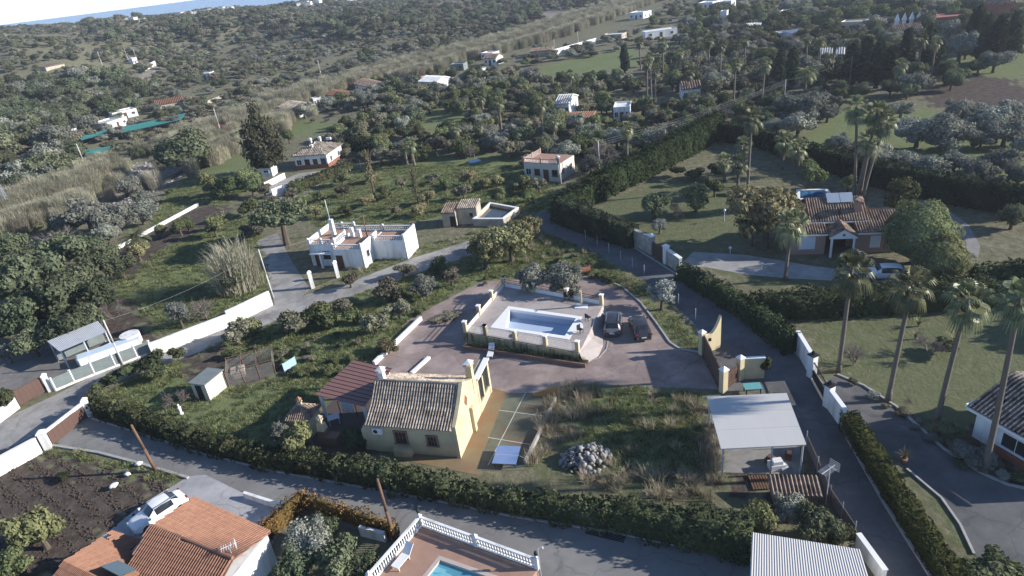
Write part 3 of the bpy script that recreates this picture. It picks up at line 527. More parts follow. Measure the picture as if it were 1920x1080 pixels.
coping = M('white_coping', (.80,.79,.76), (.74,.73,.70), 2, .7); blueliner = M('pool_blue_liner', (.40,.48,.60), (.36,.44,.56), .9, .5, .05, 5, .4); teal = M('teal_tile', (.06,.30,.40), (.05,.26,.36), 1.5, .3); plastic_w = M('white_plastic', (.75,.75,.74), (.68,.68,.67), 3, .5, 0, 1, .4); bluepanel = M('blue_tarpaulin', (.19,.27,.47), (.17,.245,.43), 1, .5); greencloth = M('shade_net', (.06,.24,.21), (.045,.19,.17), 1.0, .8, .3, 6, .1)
def winv(parent):
    rz = parent.rotation_euler.z; c, s = math.cos(-rz), math.sin(-rz); L = parent.location
    def f(p):
        x, y, z = p[0]-L.x, p[1]-L.y, p[2]-L.z; return (c*x-s*y, s*x+c*y, z)
    return f
def wbuild(mb, name, mat, parent, smooth=False):
    if parent is not None: f = winv(parent); mb.v = [f(p) for p in mb.v]
    return mb.build(name, mat, parent, smooth=smooth)
ROT = {'f': 0, 'r': math.pi/2, 'b': math.pi, 'l': -math.pi/2}
def opening(parent, face, W, D, u, z, w, h, kind='window', fm=None, pm=None, sill=True, bars=(1, 1), fr=.07, pr=.05):
    loc = {'f': (u, 0, z), 'b': (u, D, z), 'r': (W, u, z), 'l': (0, u, z)}[face]
    mb = MB(); mb.box(-w/2-fr, -w/2, -pr, .0, 0, h); mb.box(w/2, w/2+fr, -pr, .0, 0, h); mb.box(-w/2-fr, w/2+fr, -pr, 0, h, h+fr)
    for k in range(1, bars[0]): x = -w/2+w*k/bars[0]; mb.box(x-.018, x+.018, -pr*.8, -.013, 0, h)
    for k in range(1, bars[1]): q = h*k/bars[1]; mb.box(-w/2, w/2, -pr*.75, -.014, q-.016, q+.016)
    o = mb.build(kind, fm or shutter, parent, loc, ROT[face]); MB().box(-w/2, w/2, -.012, .0, 0, h).build('pane' if kind == 'window' else 'door_leaf', pm or glass, o)
    if sill and kind == 'window': MB().box(-w/2-fr-.05, w/2+fr+.05, -pr-.08, 0, -.09, -.003).build('sill', fm or shutter, o)
    return o
def tiles(poly, pitch, row, mat, rise=None, seed=1):
    """half-round tiles laid in columns over a planar roof polygon (world or local 3D points); first edge is the eave"""
    A = np.array(poly, float); u = A[1]-A[0]; u /= np.linalg.norm(u); n = np.cross(A[1]-A[0], A[2]-A[0]); n /= np.linalg.norm(n); n = n if n[2] > 0 else -n; v = np.cross(n, u)
    if v[2] < 0: v = -v
    q = np.column_stack([(A-A[0])@u, (A-A[0])@v]); rng = np.random.default_rng(seed); mb = MB(); r = pitch*.5; x0, x1 = q[:, 0].min(), q[:, 0].max(); y1 = q[:, 1].max(); nc = max(1, int(round((x1-x0)/pitch))); nr = max(1, int(round(y1/row))); pw = (x1-x0)/nc; ph = y1/nr; rise = rise or pitch*.5
    pl = q.tolist(); ang = [math.pi*k/4 for k in range(5)]
    for c in range(nc):
        xc = x0+pw*(c+.5); ins = inpoly(np.full(nr, xc), (np.arange(nr)+.5)*ph, pl)
        for k in range(nr):
            if not ins[k]: continue
            va = float(np.clip(rng.normal(.5, .22), 0, 1)); V = []
            for yy, lift, rr in ((k*ph-.01, .014, 1.02), ((k+1)*ph+.02, .0, .96)):
                V += [A[0]+u*(xc+math.cos(t)*pw*.33*rr)+v*yy+n*(math.sin(t)*rise*rr+lift) for t in ang]
            mb.add(V, [(j, j+1, j+6, j+5) for j in range(4)]+[(0,1,2,3,4)], va)
    return mb
def roof_plane(parent, poly, pitch, row, mat, th=.10, seed=1, base=None, name='roof'):
    """roof slab + its tiles; poly in parent's coordinates, first edge the eave"""
    A = [Vector(p) for p in poly]; n = (A[1]-A[0]).cross(A[2]-A[0]).normalized(); n = n if n.z > 0 else -n; k = len(A); mb = MB(); mb.add([tuple(p) for p in A]+[tuple(p-n*th) for p in A], [tuple(range(k)), tuple(range(k, 2*k))[::-1]]+[(i, k+i, k+(i+1) % k, (i+1) % k) for i in range(k)])
    o = mb.build(name, base or (channel_shade if mat is terra else mat), parent); t = tiles([tuple(p+n*.004) for p in A], pitch, row, mat, seed=seed).build('roof_tiles', mat, o); t['kind'] = 'stuff'; return o
def gable_roof(parent, W, D, h, rise, ov, mat, pitch=.3, row=.6, axis='x', seed=1):
    z0 = h-rise*ov/(D/2 if axis == 'x' else W/2)
    if axis == 'x': P4 = [[(-ov,-ov,z0),(W+ov,-ov,z0),(W+ov,D/2,h+rise),(-ov,D/2,h+rise)], [(W+ov,D+ov,z0),(-ov,D+ov,z0),(-ov,D/2,h+rise),(W+ov,D/2,h+rise)]]
    else: P4 = [[(-ov,D+ov,z0),(-ov,-ov,z0),(W/2,-ov,h+rise),(W/2,D+ov,h+rise)], [(W+ov,-ov,z0),(W+ov,D+ov,z0),(W/2,D+ov,h+rise),(W/2,-ov,h+rise)]]
    for k, p in enumerate(P4): roof_plane(parent, [(a, b, c+.1) for a, b, c in p], pitch, row, mat, seed=seed+k)
def hip_roof(parent, W, D, h, rise, ov, mat, pitch=.3, row=.6, seed=1):
    z0 = h; i = D/2+ov; a, b, c, d = (-ov,-ov,z0), (W+ov,-ov,z0), (W+ov,D+ov,z0), (-ov,D+ov,z0); e, f = (max(i-ov, .0), D/2, h+rise), (min(W-i+ov, W), D/2, h+rise)
    if W < D: e, f = (W/2, W/2, h+rise), (W/2, D-W/2, h+rise); L = [[a,b,e],[b,c,f,e],[c,d,f],[d,a,e,f]]
    else: L = [[a,b,f,e],[b,c,f],[c,d,e,f],[d,a,e]]
    for k, p in enumerate(L): roof_plane(parent, [(x, y, z+.1) for x, y, z in p], pitch, row, mat, seed=seed+k)
def chimney(parent, x, y, z0, z1, s, mat, capm):
    o = MB().box(x-s/2, x+s/2, y-s/2, y+s/2, z0, z1).box(x-s*.7, x+s*.7, y-s*.7, y+s*.7, z1+.001, z1+.08).build('chimney', mat, parent)
    mb = MB()
    for sx in (-1, 1):
        for sy in (-1, 1): mb.box(x+sx*s*.42-.05, x+sx*s*.42+.05, y+sy*s*.42-.05, y+sy*s*.42+.05, z1+.081, z1+.3)
    b = [(x-s*.75, y-s*.75), (x+s*.75, y-s*.75), (x+s*.75, y+s*.75), (x-s*.75, y+s*.75)]; mb.add([(p[0], p[1], z1+.3) for p in b]+[(x, y, z1+.62)], [(0,1,4),(1,2,4),(2,3,4),(3,0,4),(3,2,1,0)]); mb.build('chimney_cap', capm, o); return o
BAL = {}; LM = []
def bal_mesh(h):
    k = round(h, 2)
    if k not in BAL: BAL[k] = MB().lathe([(.055,0),(.055,.05*h),(.03,.12*h),(.075,.38*h),(.035,.7*h),(.05,.92*h),(.055,h)], n=8).mesh('baluster', white, True)
    return BAL[k]
def balustrade(parent, a, b, z, h=.85, sp=.25, post_ends=(True, True), posts=1, railm=None, caps=None, postw=.26):
    """a,b local xy of the thing"""
    a = Vector((a[0], a[1], 0)); b = Vector((b[0], b[1], 0)); L = (b-a).length; rz = math.atan2(b.y-a.y, b.x-a.x)
    o = MB().box(0, L, -.10, .10, 0, .10).box(0, L, -.10, .10, h-.11, h).build('balustrade', railm or white, parent, (a.x, a.y, z), rz)
    n = max(2, int(L/sp)); me = bal_mesh(h-.211)
    for k in range(n): put('baluster', me, o, (L*(k+.5)/n, 0, .1005))
    ps = []
    for k in range(posts+1):
        if (k == 0 and not post_ends[0]) or (k == posts and not post_ends[1]): continue
        x = L*k/posts; pm = MB().box(x-postw/2, x+postw/2, -postw/2-.002, postw/2+.002, .001, h+.08); pm.add([(x-postw*.6,-postw*.6,h+.08),(x+postw*.6,-postw*.6,h+.08),(x+postw*.6,postw*.6,h+.08),(x-postw*.6,postw*.6,h+.08),(x,0,h+.26)], [(0,1,4),(1,2,4),(2,3,4),(3,0,4),(3,2,1,0)]); p = pm.build('post', railm or white, o); ps.append(p)
    return o
def house(A, B, D, h, label, roof='gable', wall=None, roofm=None, rise=1.4, ov=.35, name='house', cat='house', wins=2, door=True, group=None, z=None, parapet=.35, axis='x', side=1, base=None, pitch=.42, row=.8):
    a = G(*A); b = G(*B); W = (b-a).length; rz = frame(a, b); g0 = min(a.z, b.z)-.3; o = T(name, label, cat, (a.x, a.y, g0), rz, group); h = h+.3; wall = wall or white; roofm = roofm or terra
    wl = MB().box(0, W, 0, D, 0, h)
    if roof == 'gable':
        if axis == 'x': wl.extr([(0, h-.001), (D, h-.001), (D/2, h+rise)], 0, W, 'x')
        else: wl.extr([(0, h-.001), (W, h-.001), (W/2, h+rise)], 0, D, 'y')
    wl.build('wall', wall, o)
    if base is not None: MB().box(-.02, W+.02, -.02, D+.02, .25, 1.2).build('plinth', base, o)
    if roof == 'gable': gable_roof(o, W, D, h, rise, ov, roofm, pitch, row, axis)
    elif roof == 'hip': hip_roof(o, W, D, h, rise, ov, roofm, pitch, row)
    elif roof == 'mono': roof_plane(o, [(-ov,-ov,h+.1),(W+ov,-ov,h+.1),(W+ov,D+ov,h+rise),(-ov,D+ov,h+rise)], pitch, row, roofm); MB().extr([(0,h-.001),(D,h-.001),(D,h+rise-.25)], .001, W-.001, 'x').build('upper_wall', wall, o)
    else:
        MB().box(.15, W-.15, .15, D-.15, h+.001, h+.03).build('roof', roofm, o)
        if parapet: MB().box(-.03, W+.03, -.03, .17, h, h+parapet).box(-.03, W+.03, D-.17, D+.03, h, h+parapet).box(-.029, .17, .17, D-.17, h, h+parapet-.002).box(W-.17, W+.029, .17, D-.17, h, h+parapet-.002).build('parapet', wall, o)
    ns = wins+(1 if door else 0)
    for k in range(ns):
        u = W*(k+.5)/ns; ww = min(.55*W/ns, 1.1)
        if door and k == ns//2: opening(o, 'f', W, D, u, .3, min(ww, .95), min(2.05, h-.7), 'door', woodbrown, woodbrown)
        else: opening(o, 'f', W, D, u, 1.2+.1, ww, min(1.1, h-1.9), 'window', woodbrown if k % 2 else shutter, glass, True, (2, 1))
    if D > 3.5 and wins:
        for k in range(1 if D < 6 else 2): opening(o, 'r' if side > 0 else 'l', W, D, D*(k+.5)/(1 if D < 6 else 2), 1.3, .9, min(1.1, h-1.9), 'window', shutter, glass, True, (2, 1))
    c = Vector((math.cos(rz)*W/2-math.sin(rz)*D/2+a.x, math.sin(rz)*W/2+math.cos(rz)*D/2+a.y, 0)); NOTREE.append((c.x, c.y, max(W, D)*.62)); o['W'] = W; LM.append((c.x, c.y, ' '.join(label.split()[:6]))); return o
def wall(name, a, b, h, th, mat, label, cat='wall', world=False, cap=None, h2=None, z=0.0, group=None):
    a = Vector(a) if world else G(*a); b = Vector(b) if world else G(*b); L = (b-a).length; h2 = h if h2 is None else h2
    mb = MB(); mb.add([(0,-th/2,-.1),(L,-th/2,-.1),(L,th/2,-.1),(0,th/2,-.1),(0,-th/2,h),(L,-th/2,h2+b.z-a.z),(L,th/2,h2+b.z-a.z),(0,th/2,h)], [(4,5,6,7),(0,1,5,4),(1,2,6,5),(2,3,7,6),(3,0,4,7)])
    o = tag(mb.build(name, mat, None, (a.x, a.y, a.z+z), frame(a, b)), label, cat, group)
    if cap: 
        c = MB(); t2 = th/2+.05; c.add([(-.03,-t2,h+.001),(L+.03,-t2,h2+b.z-a.z+.001),(L+.03,t2,h2+b.z-a.z+.001),(-.03,t2,h+.001),(-.03,-t2,h+.08),(L+.03,-t2,h2+b.z-a.z+.08),(L+.03,t2,h2+b.z-a.z+.08),(-.03,t2,h+.08)], [(3,2,1,0),(4,5,6,7),(0,1,5,4),(1,2,6,5),(2,3,7,6),(3,0,4,7)]); c.build('coping', cap, o)
    return o
def pillar(px, h, s, mat, label, cap='pyr', group=None, at=None, capm=None, name='gate_pillar'):
    g = at or G(*px); o = tag(MB().box(-s/2, s/2, -s/2, s/2, -.05, h).build(name, mat, None, g, .4), label, 'pillar', group); q = s*.62
    if cap == 'pyr': MB().add([(-q,-q,h+.001),(q,-q,h+.001),(q,q,h+.001),(-q,q,h+.001),(-q,-q,h+.1),(q,-q,h+.1),(q,q,h+.1),(-q,q,h+.1),(0,0,h+.38)], [(3,2,1,0),(0,1,5,4),(1,2,6,5),(2,3,7,6),(3,0,4,7),(4,5,8),(5,6,8),(6,7,8),(7,4,8)]).build('cap', capm or mat, o)
    elif cap == 'ball': MB().box(-q, q, -q, q, h+.001, h+.09).lathe([(.03,h+.09),(.16,h+.18),(.2,h+.28),(.15,h+.4),(.02,h+.46)], n=10).build('lamp', dark, o)
    return o
def pole(base, h, label, r=.11, mat=None, lean=(0, 0), name='utility_pole', cross=True, group=None):
    g = G(*base); o = T(name, label, 'pole', g, 0, group); MB().path([Vector((lean[0]*t, lean[1]*t, h*t)) for t in (0, .5, 1)], [r*1.2, r, r*.8], 8).build('post', mat or wood, o, smooth=True)
    if cross: MB().box(-.5+lean[0], .5+lean[0], lean[1]-.04, lean[1]+.04, h-.35, h-.27).build('crossarm', mat or wood, o)
    else: MB().tube((lean[0], lean[1], h-.001), (lean[0]*1.01, lean[1]*1.01, h+.06), r*.85, r*.5, 8).build('top_cap', mat or wood, o)
    return o
# ---------------------------------------------------------------- cars
def car(at, rz, paint, label, L=4.5, Wd=1.84, Ht=1.62, suv=True, rails=False, roofm=None):
    o = T('parked_car', label, 'car', at, rz); hw = Wd/2
    # stations along length: x, sill z, belt z, roof z, half width at belt, half width at roof
    if suv: st = [(-.5,.42,.62,.62,.78,.7),(-.48,.30,.88,.90,.92,.74),(-.465,.28,1.0,1.06,.95,.74),(-.38,.24,1.02,1.50,.99,.72),(-.25,.22,1.02,1.60,1,.73),(0,.22,1.0,1.62,1,.74),(.12,.22,.99,1.55,1,.72),(.22,.22,.98,1.12,1,.74),(.26,.22,.97,.99,.99,.80),(.40,.24,.9,.93,.97,.8),(.47,.3,.78,.8,.88,.72),(.5,.4,.55,.57,.78,.66)]
    else: st = [(-.5,.42,.62,.62,.8,.7),(-.485,.30,.84,.86,.9,.74),(-.42,.26,.93,.97,.96,.74),(-.36,.24,.94,1.08,.98,.70),(-.24,.22,.94,1.36,1,.70),(-.05,.22,.93,1.44,1,.72),(.08,.22,.92,1.38,1,.70),(.2,.22,.90,1.0,1,.74),(.25,.22,.89,.91,.99,.8),(.4,.24,.82,.85,.96,.8),(.47,.3,.72,.74,.88,.72),(.5,.4,.53,.55,.78,.66)]
    sc = Ht/(1.62 if suv else 1.44); R = []
    for x, zs, zb, zr, wb, wr in st:
        x *= L; zb *= sc; zr *= sc; w = hw*wb; q = hw*wr
        R.append([(x,-w*.9,zs),(x,-w,zs+.12),(x,-w*1.0,(zs+zb)/2+.05),(x,-w*.965,zb),(x,-q,zr-.02 if zr-zb > .1 else zr),(x,-q*.6,zr+.02),(x,q*.6,zr+.02),(x,q,zr-.02 if zr-zb > .1 else zr),(x,w*.965,zb),(x,w*1.0,(zs+zb)/2+.05),(x,w,zs+.12),(x,w*.9,zs)])
    V = [p for r in R for p in r]; m = 12; body = []; gl = {'rear_window': [], 'side_window': [], 'windshield': []}; roof = []; ns = len(R); ga = 2; gb = 8 if suv else 8
    for i in range(ns-1):
        for j in range(m):
            f = (i*m+j, i*m+(j+1) % m, (i+1)*m+(j+1) % m, (i+1)*m+j); tall = (R[i][4][2]-R[i][3][2] > .13) or (R[i+1][4][2]-R[i+1][3][2] > .13)
            if j in (3, 7) and tall and R[i][4][2]-R[i][3][2] > .13 and R[i+1][4][2]-R[i+1][3][2] > .13: gl['side_window'].append(f)
            elif j in (4, 5, 6) and tall and abs(R[i+1][5][2]-R[i][5][2]) > .14: gl['rear_window' if R[i][0][0] < 0 else 'windshield'].append(f)
            elif j in (4, 5, 6) and tall: roof.append(f)
            else: body.append(f)
    body += [tuple(range(m)), tuple(range((ns-1)*m, ns*m))[::-1]]
    def sub(fs, off=0):
        ids = sorted({i for f in fs for i in f}); k = {i: n for n, i in enumerate(ids)}; mb = MB(); mb.add([V[i] for i in ids], [tuple(k[i] for i in f) for f in fs]); return mb
    sub(body).build('body', paint, o, smooth=True); sub(roof).build('roof', roofm or paint, o, smooth=True)
    for k, fs in gl.items():
        if fs: sub(fs).build(k, glass, o)
    tyre = M('tyre', (.02,.02,.02), (.015,.015,.015), 5, .9); rim = M('alloy', (.35,.35,.36), (.28,.28,.29), 4, .35, 0, 1, .5, .6)
    for sx in (-.31, .30):
        for sy in (-1, 1):
            c = Vector((sx*L, sy*(hw-.12), .33)); w = MB().tube(c-Vector((0, .12, 0)), c+Vector((0, .12, 0)), .33, None, 18).build('wheel', tyre, o); MB().tube(c+Vector((0, sy*.121, 0)), c+Vector((0, sy*.135, 0)), .21, None, 12).build('rim', rim, w)
    lamp = M('lamp_glass', (.6,.6,.58), (.5,.5,.5), 3, .15, 0, 1, .6); tail = M('tail_lamp', (.28,.03,.02), (.2,.02,.02), 3, .2, 0, 1, .5)
    for sy in (-1, 1):
        MB().box(-.495*L, -.462*L, sy*hw*.80-.14, sy*hw*.80+.09, .72*sc, .92*sc).build('tail_light', tail, o); MB().box(.455*L, .488*L, sy*hw*.66-.16, sy*hw*.66+.12, .60*sc, .74*sc).build('headlight', lamp, o)
        MB().box(.19*L, .23*L, sy*(hw+.09)-.09, sy*(hw+.09)+.09, .98*sc, 1.12*sc).build('wing_mirror', paint, o)
        if rails: MB().box(-.33*L, .08*L, sy*hw*.70-.03, sy*hw*.70+.03, Ht+.01, Ht+.06).build('roof_rail', M('chrome', (.6,.6,.6), (.5,.5,.5), 2, .3, 0, 1, .5, .8), o)
    MB().box(-.512*L, -.50*L, -.26, .26, .50, .61).build('number_plate', plastic_w, o); MB().box(-.508*L, -.46*L, -hw*.8, hw*.8, .26, .44).build('bumper', M('bumper_grey', (.06,.06,.065), (.05,.05,.05), 3, .6), o)
    NOTREE.append((at[0], at[1], 3)); return o
# ================================================================ the plot: yellow house
A, B = P(705,845), P(865,858); W = (B-A).length; D = 5.9; hz = frame(A, B); EH, RH = 3.05, 5.35
yh = T('yellow_house', 'small yellow house with weathered tiled gable roof beside the old court', 'house', A, hz); NOTREE.append(((A.x+B.x)/2+1, (A.y+B.y)/2+3, 7))
wl = MB().box(0, W, 0, D, 0, EH); wl.extr([(0, EH-.001), (D, EH-.001), (D, EH+.75), (D/2, RH), (D*.25, EH+.95)], 0, W-.31, 'x'); wl.build('wall', cream, yh)
MB().extr([(-.12, 0), (D+.1, 0), (D+.1, EH+1.1), (D*.75, EH+1.75), (D/2, RH+.32), (D*.25, EH+1.25), (-.12, EH+.25)], W-.3, W+.02, 'x').build('gable_wall', cream, yh)
prof = [(-.35, EH-.02), (D*.25, EH+1.0), (D/2, RH+.06)]
for k, pr in enumerate((prof, [(D+.5, EH+.72), (D*.75, EH+1.62), (D/2, RH+.06)])):
    for j in range(2):
        a, c = pr[j], pr[j+1]; q = [(-.25, a[0], a[1]), (W-.31, a[0], a[1]), (W-.31, c[0], c[1]), (-.25, c[0], c[1])]; roof_plane(yh, q, .255, .42, oldtile, .08, seed=3*k+j)
MB().tube((-.25, D/2, RH+.12), (W-.31, D/2, RH+.12), .13, None, 8).build('ridge_tiles', oldtile, yh)
chimney(yh, .35, D/2+.3, RH-.4, RH+.75, .5, white, white); chimney(yh, W-.2, D-.5, 2.9, RH+.35, .55, cream, white)
brs = M('brick_surround', (.24,.15,.11), (.2,.125,.095), 6, .9)
for u, w_, h_ in ((2.75, .95, 1.15), (5.6, .75, .9)):
    o = opening(yh, 'f', W, D, u, 1.15, w_, h_, 'window', brs, glass, True, (3, 2), .16, .1); MB().box(-w_/2, w_/2, -.14, -.13, .35, .38).box(-.012, .012, -.14, -.128, 0, h_).box(-w_*.3-.012, -w_*.3+.012, -.14, -.128, 0, h_).box(w_*.3-.012, w_*.3+.012, -.14, -.128, 0, h_).build('grille', dark, o)
ac = MB().box(.35, 1.2, -.36, -.02, 2.15, 2.75).build('air_conditioner', plastic_w, yh); MB().tube((.65,-.362,2.45),(.65,-.372,2.45),.2,None,14).build('fan_grille', dark, ac)
dv = MB(); dv.add([(W+.021, D/2-.38, 3.75), (W+.021, D/2, 3.2), (W+.021, D/2+.38, 3.75), (W+.021, D/2, 4.35), (W+.06, D/2-.38, 3.75), (W+.06, D/2, 3.2), (W+.06, D/2+.38, 3.75), (W+.06, D/2, 4.35)], [(4,5,6,7),(0,1,5,4),(1,2,6,5),(2,3,7,6),(3,0,4,7)]); dv.build('diamond_vent', brickred, yh)
MB().box(-.95, 0, .05, 2.1, 0, 2.2).extr([(.05, 2.199), (2.1, 2.199), (2.1, 2.6)], -.95, -.001, 'x').build('side_store', cream, yh); MB().box(2.0, 3.6, -.55, -.02, .0, .75).build('front_bench', cream, yh)
pc = MB().box(W-.9, W+.05, D+.11, D+.45, 0, 3.5).box(W-.25, W+.06, D+.451, D+3.2, 0, .9).box(W-.3, W+.1, D+3.201, D+3.6, 0, 3.45).box(W-.25, W+.06, D+1.5, D+1.8, .901, 3.1).box(W-.7, W+.1, D+.451, D+3.6, 3.451, 3.62); pc.build('porch', cream, yh); MB().box(W-.3, W+.22, D+.2, D+3.75, 3.621, 3.75).build('porch_coping', coping, yh)
MB().box(W-.12, W-.08, D+.46, D+1.49, .92, 3.0).box(W-.12, W-.08, D+1.81, D+3.19, .92, 3.0).build('porch_glazing', glass, yh)
MB().box(W+.02, W+.32, 3.4, 3.85, 0, 2.6).build('buttress', cream, yh)
lw = P(980,668); lw2 = P(1000,668)
wall('low_wall', (772,702), (805,672), .28, .35, coping, 'low cream kerb wall running across the courtyard behind the yellow house')
# pergola with red sheet roof
FL, FR, BR, BL = P(591,741,2.7), P(683,763,2.7), P(735,692,2.95), P(664,675,2.95)
pg = T('pergola', 'red sheet roofed pergola beside the yellow house', 'pergola', P(640,770), 0); n = 11
for k in range(n):
    t0, t1 = k/n+.004, (k+1)/n-.004; a, b, c, d = FL.lerp(BL, t0), FR.lerp(BR, t0), FR.lerp(BR, t1), FL.lerp(BL, t1); u = Vector((0, 0, .05)); mb = MB(); mb.add([a, b, c, d, a+u, b+u, c+u, d+u], [(3,2,1,0),(4,5,6,7),(0,1,5,4),(1,2,6,5),(2,3,7,6),(3,0,4,7)])
    a2, b2 = d+u*1.001, c+u*1.001; wbuild(mb, 'roof_panel', redroof, pg); dd = (b2-a2).normalized(); s = MB(); s.tube(a2, b2, .035, None, 4); wbuild(s, 'seam', dark, pg)
for p in (FL, FR, BR, BL):
    q = p.lerp((FL+BR)/2, .12); wbuild(MB().box(q.x-.14, q.x+.14, q.y-.14, q.y+.14, 0, q.z-.18), 'post', white, pg)
for a, b in ((FL, FR), (BL, BR), (FL, BL), (FR, BR)):
    m = (FL+BR)/2; a = a.lerp(m, .12); b = b.lerp(m, .12); wbuild(MB().tube((a.x, a.y, a.z-.1), (b.x, b.y, b.z-.1), .09, None, 6), 'beam', woodbrown, pg)
cl = P(656,782); mb = MB()
for k in range(8): x0 = -.6+k*.15; mb.quad((x0, .05*math.sin(k*1.7), .55), (x0+.15, .05*math.sin((k+1)*1.7), .55), (x0+.15, .03*math.cos(k+1), 1.75), (x0, .03*math.cos(k), 1.75)); mb.quad((x0, .05*math.sin(k*1.7)+.02, .55), (x0+.15, .05*math.sin((k+1)*1.7)+.02, .55), (x0+.15, .03*math.cos(k+1)+.02, 1.75), (x0, .03*math.cos(k)+.02, 1.75))
lo = T('washing_line', 'white sheets hung to dry under the red pergola', 'laundry', cl, hz); mb.build('sheet', plastic_w, lo); MB().box(-.9, -.85, -.03, .03, 0, 1.8).box(.85, .9, -.03, .03, 0, 1.8).tube((-.88, 0, 1.78), (.88, 0, 1.78), .015, None, 5).build('rack', dark, lo)
tb = T('garden_table', 'white square garden table on the patio by the barbecue chimney', 'table', P(628,793), .3); MB().box(-.55, .55, -.45, .45, .70, .74).build('table_top', plastic_w, tb)
for sx in (-1, 1):
    for sy in (-1, 1): MB().box(sx*.45-.03, sx*.45+.03, sy*.36-.03, sy*.36+.03, 0, .699).build('leg', plastic_w, tb)
ks = T('oven_kiosk', 'square cream oven kiosk with pointed terracotta tile roof by the pergola', 'kiosk', P(548,818), hz); MB().box(0, 2.1, 0, 2.1, 0, 1.9).build('wall', cream, ks); hip_roof(ks, 2.1, 2.1, 1.85, .95, .25, mixtile, .22, .35); chimney(ks, 1.05, 1.05, 2.7, 3.2, .3, cream, terra)
bb = T('barbecue', 'cream brick barbecue with small tiled chimney on the patio', 'barbecue', P(598,835), hz); MB().box(0, 2.0, 0, .9, 0, .95).box(.1, .9, .1, .85, .951, 1.5).build('hearth', brs, bb); MB().extr([(.12,1.501),(.83,1.501),(.66,2.2),(.30,2.2)], .15, .85, 'x').build('hood', cream, bb); chimney(bb, .5, .48, 2.19, 2.5, .34, cream, oldtile)
# yellow house's old court: net wall, ochre retaining wall, folded blue cover
wall('retaining_wall', (1000,742), (1048,742), .25, .2, M('ochre_wall', (.40,.27,.11), (.35,.235,.10), 1, .9), 'low ochre wall at the head of the old court', h2=1.1)
bw = wall('breeze_block_wall', (985,872), (1042,752), .45, .2, M('breeze_block', (.42,.40,.36), (.3,.28,.25), 3, .95, .5, 15, .1), 'low grey breeze block wall along the side of the old court')
bc = P(951,862); bo = T('table_tennis_table', 'blue table tennis table lying low on the old court', 'table', bc, hz+.05); MB().box(-1.0, 1.0, -1.1, 1.1, .5, .54).build('table_top', bluepanel, bo)
for sx in (-1, 1):
    for sy in (-1, 1): MB().box(sx*.85-.03, sx*.85+.03, sy*.9-.03, sy*.9+.03, .02, .499).build('leg', dark, bo)
MB().box(-1.002, 1.002, -.012, .012, .541, .545).build('centre_line', lm, bo)
# ---------------------------------------------------------------- raised pool terrace
DZ = 1.05
c = [P(869,622,DZ), P(1086,661,DZ), P(1132,570,DZ), P(943,535,DZ)]; pt = T('pool_terrace', 'raised paved terrace with empty pale blue swimming pool and cream fence posts', 'terrace', P(868,645), frame(c[0], c[1])); NOTREE.append(((c[0].x+c[2].x)/2, (c[0].y+c[2].y)/2, 9))
f = winv(pt); q = [f(p)[:2] for p in c]
inn = [f(P(x, y, DZ))[:2] for x, y in ((948,614),(1059,630),(1080,597),(956,580))]; out = [f(P(x, y, DZ))[:2] for x, y in ((919,614),(1067,637),(1092,594),(953,574))]
def ring(o_, i_, z0, z1):
    n = len(o_); mb = MB(); mb.add([(p[0], p[1], z1) for p in o_]+[(p[0], p[1], z1) for p in i_]+[(p[0], p[1], z0) for p in o_]+[(p[0], p[1], z0) for p in i_], [(k, (k+1) % n, n+(k+1) % n, n+k) for k in range(n)]+[(2*n+k, 2*n+(k+1) % n, (k+1) % n, k) for k in range(n)]+[(n+k, n+(k+1) % n, 3*n+(k+1) % n, 3*n+k) for k in range(n)]); return mb
ring(q, out, -.02, DZ-.001).build('deck', paver, pt); ring(out, inn, DZ-.3, DZ+.03).build('pool_coping', coping, pt)
b4 = MB(); b4.add([(p[0], p[1], DZ-.29) for p in inn]+[(p[0], p[1], .07) for p in inn], [(4,5,6,7)]+[(k, (k+1) % 4, 4+(k+1) % 4, 4+k) for k in range(4)]); b4.build('pool_basin', blueliner, pt)
ce = (np.array(inn[1])+np.array(inn[2]))/2; dirx = np.array(inn[1])-np.array(inn[2]); aa = math.atan2(dirx[1], dirx[0])
for k, (r, z) in enumerate(((1.25, .35), (.9, .6), (.55, .85))):
    pl = [(ce[0]+r*math.cos(aa+math.pi+math.pi*j/12)*1.0, ce[1]+r*math.sin(aa+math.pi+math.pi*j/12)) for j in range(13)]; MB().prism(pl, .071+k*.001, z).build('pool_step', blueliner, pt)
pl = [(ce[0]+1.35*math.cos(aa+math.pi*j/14), ce[1]+1.35*math.sin(aa+math.pi*j/14)) for j in range(15)]; MB().prism(pl, DZ-.2, DZ+.035).build('roman_end', coping, pt)
wm = M('stained_terrace_wall', (.50,.42,.24), (.42,.34,.19), 1.5, .9, .2, 20, .1, c3=(.09,.075,.05), s3=1.3, stretch=(2.2, 2.2, .25)); e0, e1 = np.array(q[0]), np.array(q[1]); L = np.linalg.norm(e1-e0)
MB().box(0, L, -.12, -.003, 0, DZ-.06).build('front_wall', wm, pt, (q[0][0], q[0][1], 0), math.atan2(*(e1-e0)[::-1]))
railm = M('rail_white', (.7,.7,.69), (.6,.6,.6), 3, .5)
